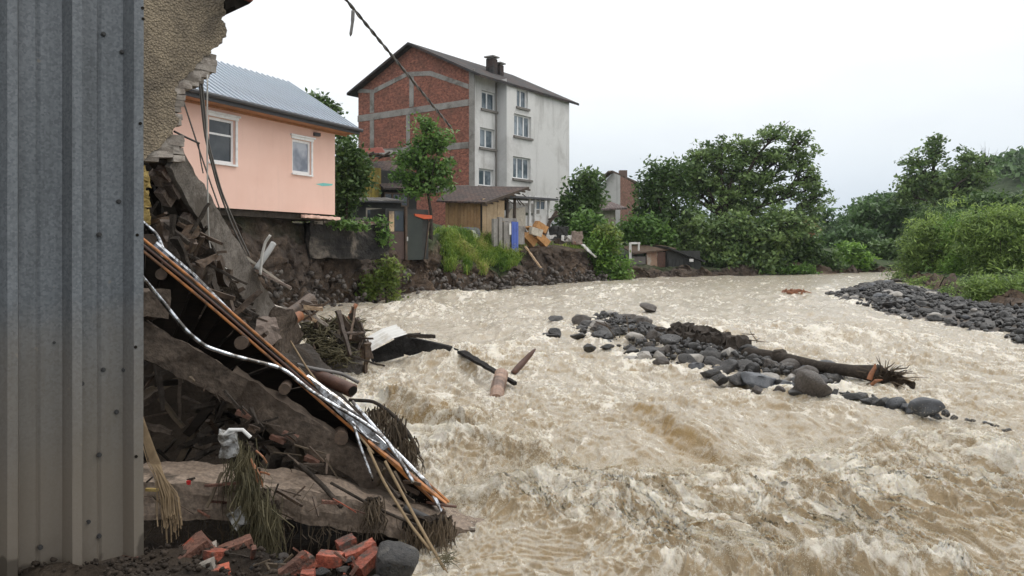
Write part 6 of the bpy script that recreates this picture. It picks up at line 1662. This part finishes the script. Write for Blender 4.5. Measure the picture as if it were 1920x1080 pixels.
m = MB(); m.tube([P(1630, 712, 13.3), P(1634, 700, 13.3), P(1640, 690, 13.3), P(1641, 682, 13.3)], [.045, .04, .03, .012], 7)
m.tube([P(1634, 722, 13.25), P(1642, 714, 13.2), P(1655, 712, 13.15)], [.03, .035, .012], 6); m.build("split_wood", M['redwood'], t)
t = thing("bark_mass", "dark mass of bark and branches heaped behind the trunk's thin end", "driftwood", W(1280, 665))
m = MB()
for k, (a, b_, w, h) in enumerate((((1225, 640, 20.3), (1385, 656, 17.0), .6, .42), ((1180, 640, 21.2), (1310, 640, 19), .8, .46), ((1270, 622, 19.9), (1400, 658, 16.4), .38, .30))):
    m.rough(P(*a) + (0, 0, .06), P(*b_) + (0, 0, .06), w, h, seg=.08, amp=.12, s=4.5, seed=k)
m.build("bark_slab", M['bark'], t)
m = MB(); m.rough(P(1258, 622, 20.6), P(1335, 642, 19.0), .3, .2, seg=.08, amp=.07, s=3, seed=7); m.build("dark_log", M['bark'], t)
m = MB(); m.rough(P(1255, 634, 20.2), P(1345, 645, 18.6), .18, .05, seg=.08, amp=.02, s=5, seed=8); m.build("split_face", M['wood_pale'], t)
m = MB(); rr = np.random.default_rng(14)
for k in range(140):
    c = P(rr.uniform(1180, 1380), rr.uniform(628, 668), 19.5 + rr.normal() * .8); c[1] = 22.5 - (c[0] - 3.2) * 1.9; 
    q_ = P(960 + c[0] / c[1] * F, rr.uniform(626, 668), c[1]); dv = rr.normal(size=3) * (.3, .2, .12)
    m.tube([q_, q_ + dv * .6 + rr.normal(size=3) * .03, q_ + dv], [.014, .01, .004], 4, cap=False)
m.build("twigs", M['twig'], t)
scatter(30, ((1110, 610), (1200, 615), (1400, 680), (1180, 660)), 19, 20.5, ('bark', 'twig', 'wood_wet'), "twig or stick caught between the boulders of the midstream bar", "sticks on the midstream bar", "stick", "stick", (.2, .8), (.02, .05))
for k, (a, b_, lab) in enumerate((((1170, 592, 26), (1186, 606, 25), "thin twig sticking up from the back of the bar"), ((1180, 612, 24), (1200, 622, 23.4), "pale twig lying on the bar's back stones"), ((1115, 664, 17.9), (1132, 668, 17.6), "orange twig at the near left edge of the bar"))):
    pipe("twig", lab, "twig", [P(*a), P(*b_)], .025, ('bark', 'redwood', 'redwood')[k], n=5)
t = thing("orange_drift", "orange brown drift branch stranded in the far rapids", "driftwood", W(1483, 553))
m = MB(); rr = np.random.default_rng(6); c0 = W(1483, 552)
for k in range(16):
    a = c0 + (rr.normal() * .25, rr.normal() * .2, .02); m.tube([a, a + (rr.normal() * .2, 0, .10 + .12 * rr.random()), a + (rr.normal() * .45, 0, .05)], [.05, .045, .02], 5)
m.build("branches", M['redwood'], t)

# ------------------------------------------------------------------ vegetation
LM = {}
LM['dark'] = mat_leaf("dark_leaves", (0.031, 0.0669, 0.0212), (0.1456, 0.2321, 0.0686))
LM['walnut'] = mat_leaf("walnut_leaves", (0.0489, 0.0948, 0.0337), (0.2325, 0.3317, 0.1096), .3, (.10, .13, .05))
LM['mid'] = mat_leaf("mid_green_leaves", (0.0464, 0.1034, 0.0238), (0.1857, 0.3208, 0.0743))
LM['bright'] = mat_leaf("bright_leaves", (0.0615, 0.1378, 0.0243), (0.2633, 0.4374, 0.081))
LM['willow'] = mat_leaf("willow_leaves", (0.0734, 0.137, 0.0356), (0.3443, 0.4698, 0.1188), .35)
LM['yellowish'] = mat_leaf("yellow_green_leaves", (0.081, 0.135, 0.027), (0.27, 0.3375, 0.081), .35)
LM['far'] = mat_leaf("far_leaves", (0.0479, 0.0968, 0.0365), (0.1452, 0.2422, 0.0842))

def leaves(C, size, r_, vbase=None, droop=.3, elong=.5):
    """one bent leaf-sized face per centre"""
    n = len(C)
    N = r_.normal(size=(n, 3)); N[:, 2] = np.abs(N[:, 2]) + .35; N /= np.linalg.norm(N, axis=1)[:, None]
    A = r_.normal(size=(n, 3)); A[:, 2] -= droop; A -= N * np.sum(A * N, 1)[:, None]; A /= np.linalg.norm(A, axis=1)[:, None]
    B = np.cross(N, A); s = size * r_.uniform(.6, 1.3, n)[:, None]
    V = np.stack([C - A * s, C + B * s * elong - N * s * .12, C + A * s, C - B * s * elong - N * s * .12], 1).reshape(-1, 3)
    Fq = np.arange(4 * n).reshape(n, 4)
    v = np.clip((r_.random(n) if vbase is None else vbase + r_.normal(size=n) * .16), 0, 1)
    return V, Fq, np.repeat(v, 4)

def plant(name, label, cat, base, lobes, d, n_cl, per, ls, mm, trunk=None, seed=0, group=None, cl_r=.4, hollow=.55, limb_r=.05, jag=.25, bare=0, ydepth=.8, elong=.5, droop=.3, bark='bark'):
    """tree or shrub: trunk, limbs to every lobe, twigs to leaf clusters; lobes are (px, py, rx, ry[, dd]) in photograph pixels at depth d"""
    r_ = np.random.default_rng(seed); base = np.asarray(base, float)
    t = thing(name, label, cat, base, group)
    Ls = []
    for l in lobes:
        dd = d + (l[4] if len(l) > 4 else 0); Ls.append((P(l[0], l[1], dd), np.array((l[2] * dd / F, max(l[2], l[3]) * .9 * dd / F * ydepth, l[3] * dd / F))))
    vol = np.array([np.prod(r) ** .67 for _, r in Ls]); vol /= vol.sum()
    Cs, tips, vb = [], [], []
    for (c, r), w in zip(Ls, vol):
        k = max(2, int(n_cl * w)); D = r_.normal(size=(k, 3)); D /= np.linalg.norm(D, axis=1)[:, None]
        rad = hollow + (1 - hollow) * r_.random(k) ** .6
        rad *= 1 + jag * r_.normal(size=k) * .5
        Q = c + D * r * rad[:, None]; tips.append((c, Q))
        for q in Q:
            m_ = max(3, int(per * r_.uniform(.5, 1.4))); Cs.append(q + r_.normal(size=(m_, 3)) * cl_r * np.array((1, 1, .6))); vb.append(np.full(m_, r_.uniform(.1, .8)))
    C = np.concatenate(Cs); vb = np.concatenate(vb); ok = C[:, 2] > base[2] - .3; C, vb = C[ok], vb[ok]
    V, Fq, v = leaves(C, ls, r_, vb, droop, elong)
    link("crown", mesh_np("crown", V - base, Fq, {"v": v}), mm if not isinstance(mm, str) else LM[mm], t)
    m = MB(); tr = trunk or .06
    top = np.mean([c for c, _ in Ls], 0); fork = base + (top - base) * np.array((.6, .6, .55))
    m.tube([base - (0, 0, .4), base + (fork - base) * .5 + r_.normal(size=3) * tr * .6, fork], [tr * 1.15, tr * .85, tr * .62], 8)
    for (c, r), (_, Q) in zip(Ls, tips):
        md = (fork + c) / 2 + r_.normal(size=3) * .12 * np.linalg.norm(c - fork)
        m.tube([fork, md, c], [tr * .5, tr * .34, tr * .2], 6, cap=False)
        for q in Q[:: max(1, len(Q) // 14)]:
            a = c + (md - c) * r_.random() * .6
            m.tube([a, (a + q) / 2 + r_.normal(size=3) * .06 * np.linalg.norm(q - a), q], [tr * .16, tr * .10, tr * .04], 4, cap=False)
    for k in range(bare):
        c, r = Ls[r_.integers(len(Ls))]; D = r_.normal(size=3); D[2] = abs(D[2]); D /= np.linalg.norm(D); e_ = c + D * r * r_.uniform(1.0, 1.35)
        m.tube([c, (c + e_) / 2 + r_.normal(size=3) * .1, e_], [tr * .18, tr * .1, tr * .03], 4, cap=False)
    m.build("trunk", M[bark], t)
    return t

def gp_(px, py, d): return P(px, py, d)
# big spreading tree on the far bank
plant("spreading_tree", "largest dark spreading tree with open leafy top on the far bank", "tree", gp_(1275, 508, 61),
      [(1455, 252, 34, 26), (1310, 298, 32, 24), (1348, 280, 32, 24), (1500, 268, 28, 24), (1530, 370, 20, 36), (1390, 365, 50, 34), (1405, 275, 38, 26), (1375, 320, 44, 30), (1440, 295, 44, 30), (1320, 340, 44, 34), (1350, 300, 36, 26), (1300, 318, 36, 24), (1480, 300, 40, 28), (1515, 330, 26, 40), (1420, 335, 55, 35), (1340, 355, 60, 35), (1480, 370, 52, 36), (1400, 400, 70, 40), (1500, 410, 36, 40), (1270, 350, 40, 34)], 62, 640, 34, .17, 'walnut', .34, 1, cl_r=.25, hollow=.2, jag=.5, bare=14)
plant("leafy_tree", "dark full tree hanging over the water below the spreading tree", "tree", gp_(1330, 515, 58.5),
      [(1330, 440, 60, 45), (1390, 450, 60, 50), (1440, 440, 50, 45), (1480, 420, 40, 36), (1360, 490, 60, 26), (1420, 492, 50, 24), (1300, 470, 36, 36)], 58.5, 420, 32, .19, 'walnut', .22, 2, cl_r=.34, hollow=.35, jag=.4)
plant("leafy_tree", "dark tree with thin upper twigs left of the spreading tree", "tree", gp_(1250, 510, 60),
      [(1230, 345, 30, 36), (1262, 330, 30, 30), (1225, 400, 34, 40), (1262, 410, 40, 50), (1215, 370, 20, 25)], 60, 260, 26, .19, 'dark', .24, 3, cl_r=.38, hollow=.4, bare=16)
plant("leafy_tree", "dark tree standing against the right edge of the white block", "tree", gp_(1075, 450, 56),
      [(1090, 375, 34, 34), (1075, 400, 24, 36), (1098, 345, 26, 26), (1085, 420, 30, 26), (1100, 402, 20, 32)], 57, 220, 26, .2, 'dark', .2, 4, cl_r=.38, bare=14)
plant("bushy_tree", "round bushy green tree in front of the low cottage's left side", "tree", gp_(1105, 455, 52), [(1100, 420, 26, 24), (1120, 435, 24, 22), (1105, 445, 30, 18)], 52.5, 150, 26, .17, 'mid', .1, 5, cl_r=.32)
plant("bushy_tree", "green bush tree filling the gap right of the low cottage", "tree", gp_(1190, 470, 57), [(1192, 428, 26, 22), (1212, 436, 30, 28), (1174, 440, 14, 18), (1225, 455, 36, 26)], 58, 220, 26, .19, 'mid', .12, 6, cl_r=.36)
plant("ivy_shrub", "green ivy covered shrub hanging down the bank beside the soil cliff", "shrub", gp_(1140, 524, 49.5), [(1135, 455, 22, 24), (1130, 485, 22, 30), (1150, 500, 28, 26), (1140, 520, 28, 12), (1165, 512, 18, 16), (1120, 470, 14, 30)], 50, 260, 22, .13, 'bright', .07, 7, cl_r=.25)
plant("ivy_shrub", "yellow green climber on the top of the ivy covered bank", "shrub", gp_(1132, 470, 50), [(1138, 438, 16, 18), (1148, 460, 14, 16)], 50, 60, 22, .13, 'yellowish', .05, 8, cl_r=.25)
plant("bushy_tree", "dark bush right of the overhanging tree beside the far water edge", "tree", gp_(1500, 512, 60), [(1500, 450, 30, 30), (1515, 475, 24, 30), (1480, 480, 30, 28), (1545, 490, 24, 18)], 61, 190, 26, .19, 'dark', .1, 9, cl_r=.34)
plant("round_bush", "bright green round bush at the far end of the river", "shrub", gp_(1592, 512, 62), [(1590, 478, 24, 22), (1575, 492, 20, 18), (1612, 492, 20, 18), (1592, 498, 26, 14)], 63, 200, 26, .17, 'bright', .08, 10, cl_r=.3)
plant("round_bush", "low green bush between the dark bush and the bright round one", "shrub", gp_(1545, 512, 61.5), [(1540, 502, 26, 9), (1520, 505, 26, 8), (1560, 500, 18, 10)], 62, 110, 24, .16, 'mid', .05, 11, cl_r=.25)
plant("round_bush", "low bushes along the waterline under the overhanging tree", "shrub", gp_(1420, 515, 58), [(1400, 508, 40, 8), (1450, 507, 40, 9), (1500, 508, 30, 8), (1340, 512, 30, 7)], 58.5, 140, 24, .15, 'mid', .05, 12, cl_r=.25)
plant("round_bush", "dark shrub belt right of the bright round bush", "shrub", gp_(1650, 510, 66), [(1630, 485, 30, 20), (1660, 475, 34, 28), (1690, 480, 30, 28), (1620, 500, 30, 10), (1670, 503, 40, 10)], 68, 300, 26, .2, 'dark', .06, 41, cl_r=.3)
plant("round_bush", "dark shrub belt behind the bright round bush", "shrub", gp_(1570, 500, 76), [(1550, 470, 30, 28), (1590, 455, 34, 28), (1620, 465, 34, 30), (1540, 492, 30, 14)], 77, 300, 26, .24, 'far', .06, 42, cl_r=.35)
# small tree between the houses, bush beside the pink house
plant("young_tree", "young green tree standing alone before the brick gable", "tree", gp_(808, 440, 38), [(795, 235, 22, 22), (800, 275, 34, 30), (825, 262, 24, 18), (775, 300, 30, 28), (815, 315, 36, 30), (790, 345, 40, 26), (830, 338, 26, 18), (760, 330, 22, 18)], 38.5, 260, 20, .12, 'mid', .09, 13, cl_r=.22, hollow=.25, jag=.5, bare=8)
plant("leafy_bush", "dark leafy bush beside the corner of the pink house", "bush", gp_(648, 420, 34), [(650, 285, 20, 20), (645, 320, 22, 30), (668, 310, 20, 26), (650, 360, 24, 32), (672, 345, 16, 22), (640, 395, 16, 20)], 34.5, 240, 20, .12, 'dark', .06, 14, cl_r=.24)
plant("garden_tree", "leafy sprig showing over the pink house roof ridge", "tree", gp_(600, 400, 44), [(596, 190, 14, 10), (612, 200, 14, 9), (585, 180, 8, 6), (625, 210, 14, 10), (645, 255, 14, 12)], 45, 60, 16, .16, 'dark', .08, 15, cl_r=.24)
plant("cliff_shrub", "small light green shrub clinging to the cliff under the retaining wall", "shrub", gp_(725, 560, 31.8), [(722, 500, 20, 18), (738, 520, 18, 20), (712, 525, 16, 22), (690, 540, 14, 26), (735, 550, 14, 12)], 31.9, 130, 12, .10, 'yellowish', .03, 16, cl_r=.17, ydepth=.4)
plant("cliff_shrub", "leafy spray hanging over the retaining wall top", "shrub", gp_(712, 470, 32), [(712, 428, 12, 16), (718, 448, 8, 14), (700, 418, 16, 6)], 32, 50, 14, .10, 'mid', .025, 17, cl_r=.16, ydepth=.4)
plant("cliff_shrub", "low greenery at the foot of the pink house corner", "shrub", gp_(615, 420, 30.5), [(575, 408, 20, 5), (640, 420, 26, 6), (610, 416, 26, 4), (670, 424, 18, 6)], 30.6, 80, 14, .09, 'mid', .02, 18, cl_r=.14, ydepth=.5)
# right bank
plant("poplar_tree", "tall open tree on the right with a pointed leafy top", "tree", gp_(1765, 470, 74), [(1755, 262, 18, 16), (1750, 290, 26, 20), (1718, 300, 24, 18), (1790, 320, 20, 20), (1815, 300, 24, 20), (1835, 320, 20, 26), (1705, 335, 28, 24), (1745, 340, 40, 26), (1810, 345, 40, 30), (1770, 370, 60, 26), (1700, 365, 26, 20)], 75, 300, 26, .22, 'walnut', .28, 20, cl_r=.32, hollow=.25, jag=.5, bare=10)
plant("dead_top_tree", "bare twiggy tree top rising right of the tall open tree", "tree", gp_(1855, 470, 80), [(1850, 310, 22, 36), (1838, 350, 30, 40)], 80, 30, 14, .2, 'far', .16, 21, bare=46, cl_r=.5, limb_r=.03)
plant("woodland_tree", "dark woodland tree behind the willows below the bare twiggy top", "tree", gp_(1840, 480, 66), [(1850, 395, 40, 30), (1820, 405, 46, 30), (1885, 400, 40, 34), (1780, 415, 40, 26)], 67, 340, 28, .25, 'dark', .2, 22, cl_r=.45)
plant("woodland_tree", "dark green wooded clump left of the tall open tree", "tree", gp_(1690, 500, 80), [(1650, 410, 44, 34), (1690, 400, 44, 32), (1640, 450, 44, 40), (1690, 450, 50, 44), (1610, 430, 30, 34), (1730, 420, 40, 36)], 82, 460, 28, .29, 'far', .22, 23, cl_r=.5)
plant("woodland_tree", "hazy low trees at the far bend beyond the bright round bush", "tree", gp_(1590, 500, 110), [(1560, 440, 34, 26), (1600, 425, 30, 26), (1570, 470, 40, 22), (1620, 465, 40, 28), (1540, 405, 16, 14), (1620, 400, 26, 20)], 112, 330, 26, .36, 'far', .2, 24, cl_r=.6)
plant("woodland_tree", "distant tree with a lacy crown over the wooded clump", "tree", gp_(1650, 480, 95), [(1640, 385, 26, 16), (1665, 378, 20, 12), (1620, 395, 16, 12)], 96, 110, 20, .3, 'far', .2, 25, cl_r=.5, bare=6)
def willow(label, base, lobes, d, n, seed, mm='willow', ls=.16):
    return plant("willow_shrub", label, "shrub", base, lobes, d, n, 26, ls, mm, .07, seed, "willow shrubs on the right bank", cl_r=.26, elong=.22, droop=-.5, hollow=.3, jag=.7, bare=22)
willow("large feathery willow shrub at the right edge under the hill", gp_(1870, 545, 42), [(1850, 420, 44, 34), (1895, 430, 44, 40), (1930, 440, 40, 50), (1860, 470, 50, 40), (1910, 490, 50, 40), (1830, 450, 30, 36), (1880, 520, 50, 26)], 43, 620, 31)
willow("rounded willow shrub standing at the left of the right bank", gp_(1740, 532, 47), [(1720, 470, 34, 34), (1745, 440, 40, 36), (1780, 450, 40, 40), (1710, 505, 26, 24), (1750, 500, 44, 34), (1790, 500, 40, 34)], 48, 520, 32)
willow("pale willow shrub between the two large ones", gp_(1815, 540, 45), [(1800, 430, 32, 26), (1815, 470, 34, 36), (1800, 510, 40, 28), (1830, 515, 34, 28)], 45.5, 360, 33, 'bright', .14)
willow("dark willow shrub rising behind the rounded one", gp_(1760, 500, 58), [(1745, 410, 30, 26), (1785, 415, 36, 30), (1720, 430, 26, 24)], 58, 200, 34, 'dark')
willow("low bluish willow spray at the front edge of the shingle", gp_(1875, 580, 29.5), [(1830, 545, 22, 22), (1860, 550, 30, 26), (1900, 540, 32, 30), (1840, 565, 24, 14), (1890, 572, 34, 14), (1930, 560, 26, 30)], 30, 330, 35, 'willow', .11)
willow("row of low willow sprays along the soil edge behind the shingle", gp_(1760, 552, 39), [(1700, 525, 24, 9, 9), (1735, 535, 26, 12, 4), (1765, 545, 26, 12, 1), (1790, 556, 24, 12, -4), (1815, 566, 20, 10, -7)], 39, 260, 36, 'willow', .11)
m = MB(); rr = np.random.default_rng(17)
for k in range(60):
    c = P(rr.uniform(1790, 1925), rr.uniform(578, 592), 28.5 + rr.normal() * .7); dv = rr.normal(size=3) * (.5, .4, .08); m.tube([c, c + dv], [.03, .012], 5)
props(m.build("brushwood", M['rustpipe']), "rusty brown brushwood along the foot of the low willow", "brushwood", kind="stuff")
pipe("stump", "dark brown stump at the shingle edge left of the low willow", "stump", [P(1796, 575, 30), P(1798, 556, 30)], .16, 'rustpipe')
pst(1690, 530, 26, 'brownstone', "flat earth lump at the tip of the willow bank", None, .35)

# hillside woods and the trees that close the view
def woods(name, label, n, pick, ls, mm, per, cl):
    r_ = np.random.default_rng(len(label)); Cs, vb = [], []
    for k in range(n):
        c, R = pick(r_); m_ = per; D = r_.normal(size=(m_, 3)); D /= np.linalg.norm(D, axis=1)[:, None]; D[:, 2] = np.abs(D[:, 2])
        Cs.append(c + D * R * (.6 + .4 * r_.random((m_, 1))) + r_.normal(size=(m_, 3)) * cl); vb.append(np.full(m_, r_.uniform(.05, .85)))
    V, Fq, v = leaves(np.concatenate(Cs), ls, r_, np.concatenate(vb))
    o = link(name, mesh_np(name, V, Fq, {"v": v}), LM[mm]); return props(o, label, "woods", None, "stuff")
def pick_hill(r_):
    while True:
        x, y = r_.uniform(60, 190), r_.uniform(90, 230)
        if .5 < x / y < .85:
            z = float(hill_z(np.array([x]), np.array([y]))[0])
            if z > .5: return np.array((x, y, z)), np.array((3.0, 3.0, 3.4))
woods("hillside_woods", "wooded hillside rising at the right edge", 620, pick_hill, .8, 'far', 70, .5)
def pick_back(r_):
    x = r_.uniform(-60, 110); y = r_.uniform(125, 190)
    return np.array((x, y, 1.5)), np.array((4.0, 4.0, 5.5 + 2 * r_.random()))
woods("distant_trees", "far belt of trees closing the valley", 220, pick_back, .9, 'far', 60, .6)

# grass on the bank
def grass(name, label, n, pick, hlo, hhi, mm, hang=False):
    r_ = np.random.default_rng(n); B = np.array([pick(r_) for _ in range(n)]); h = (hlo + (hhi - hlo) * r_.random(n) ** 1.5 * (1 + .6 * pn2(B[:, 0] * 2.2, B[:, 1] * 2.2, 17)))[:, None]
    a = r_.uniform(0, 6.28, n); w = np.stack([np.cos(a), np.sin(a), 0 * a], 1) * .022
    lean = r_.normal(size=(n, 3)) * (.35, .35, 0) + np.array((.12, -.35, 0)) * (1 if hang else .4)
    T1 = B + h * (np.array((0, 0, .62)) + lean * .45); T2 = B + h * (np.array((0, 0, .80 if not hang else .45)) + lean * 1.1)
    V = np.stack([B - w, B + w, T1 + w * .7, T1 - w * .7, T2 + w * .15, T2 - w * .15], 1).reshape(-1, 3)
    k = np.arange(n)[:, None] * 6; Fq = np.concatenate([k + np.array([0, 1, 2, 3]), k + np.array([3, 2, 4, 5])])
    v = np.repeat(np.clip(.45 + .75 * pn2(B[:, 0] * .9, B[:, 1] * .9, 7) + r_.normal(size=n) * .22, 0, 1), 6)
    o = link(name, mesh_np(name, V, Fq, {"v": v}), LM[mm]); return props(o, label, "grass", None, "stuff")
LM['grass'] = mat_leaf("bank_grass", (.10, .20, .03), (.34, .44, .085), .4, (.48, .43, .17))
def pick_slope(r_):
    st = np.array([[*LB[k][1], *LB[k][2]] for k in (6, 7, 8, 9)]); 
    while True:
        q = r_.uniform(.75, 3.0); k = min(int(q), 2); s_ = st[k] + (st[k + 1] - st[k]) * (q - k); e_ = r_.uniform(-.12, 1.05)
        p = s_[:3] + (s_[3:] - s_[:3]) * e_
        if e_ < .22 + .22 * math.sin(q * 11) + .16 * math.sin(q * 23 + 1): continue
        if q > 2.5 and e_ > 1.3 - .25 * q + .35 * math.sin(q * 30): continue
        return p + (r_.normal() * .12, r_.normal() * .12, .02)
grass("bank_grass", "long green grass draping the bank below the boarded shed", 15000, pick_slope, .25, .7, 'grass', True)
def pick_top(r_):
    k = r_.integers(1, 12); q = r_.random(); a, b_ = LB[k], LB[min(k + 1, 13)]
    p = np.array(a[2]) + (np.array(b_[2]) - np.array(a[2])) * q; dv = np.array((*a[3], 0)); return p + dv * r_.uniform(.4, 6) + (0, 0, .15)
grass("yard_grass", "weedy grass in the yards on top of the bank", 5000, pick_top, .12, .4, 'grass')

# spray thrown up along the breaking crests
def spray(n):
    r_ = np.random.default_rng(5); Q = []
    for C, w, k_, hgt in ((CREST, .22, n, .16), (CREST2, .12, n // 6, .10), (CREST3, .15, n // 5, .16), (POUR, .12, n // 8, .10)):
        pts = np.array(C); nt_ = max(20, k_ // 40)
        t_ = r_.random(nt_) * (len(pts) - 1); i_ = t_.astype(int); f_ = (t_ - i_)[:, None]
        base = pts[i_] * (1 - f_) + pts[np.minimum(i_ + 1, len(pts) - 1)] * f_ + r_.normal(size=(nt_, 2)) * w
        base[:, 1] -= .12
        h, _, _, _ = water_h(base[:, 0], base[:, 1], np.full(nt_, .02)); z = wz(base[:, 1]) + h
        up = np.abs(r_.normal(size=nt_)) * hgt; lean = r_.normal(size=(nt_, 2)) * .5
        for b_, z0, u_, ln in zip(base, z, up, lean):
            q = r_.random(40) ** 1.6; xy = b_ + ln * (q * u_)[:, None] + r_.normal(size=(40, 2)) * (.02 + .05 * q[:, None]); Q.append(np.column_stack([xy, z0 - .03 + q * u_ + r_.normal(size=40) * .02]))
    Q = np.concatenate(Q); m_ = len(Q); s_ = (.0012 + .0025 * r_.random(m_) ** 2)[:, None, None]
    T4 = np.array([(1, 1, 1), (1, -1, -1), (-1, 1, -1), (-1, -1, 1)], float)[None] + r_.normal(size=(m_, 4, 3)) * .25
    V = (Q[:, None] + T4 * s_).reshape(-1, 3); F4 = np.array([(0, 1, 2), (0, 2, 3), (0, 3, 1), (1, 3, 2)])
    Fq = (np.arange(m_)[:, None, None] * 4 + F4[None]).reshape(-1, 3)
    o = link("spray", mesh_np("spray", V, Fq), mat_flat("water_drops", (.55, .48, .36), .3, dscale=2)); props(o, "spray thrown up along the breaking waves", "spray", None, "stuff")
spray(50000)

# ------------------------------------------------------------------ damp air
m = MB(); m.hexa([(-560, -20, -4), (760, -20, -4), (760, 760, -4), (-560, 760, -4), (-560, -20, 75), (760, -20, 75), (760, 760, 75), (-560, 760, 75)])
hz = bpy.data.materials.new("haze"); hz.use_nodes = True; hn = hz.node_tree.nodes; hn.clear()
ho = hn.new("ShaderNodeOutputMaterial"); hv = hn.new("ShaderNodeVolumePrincipled")
hv.inputs["Color"].default_value = (.86, .90, .95, 1); hv.inputs["Density"].default_value = .00022; hv.inputs["Anisotropy"].default_value = 0.0
hz.node_tree.links.new(hv.outputs[0], ho.inputs["Volume"])
o = m.build("haze", hz); props(o, None, None, None, "stuff")
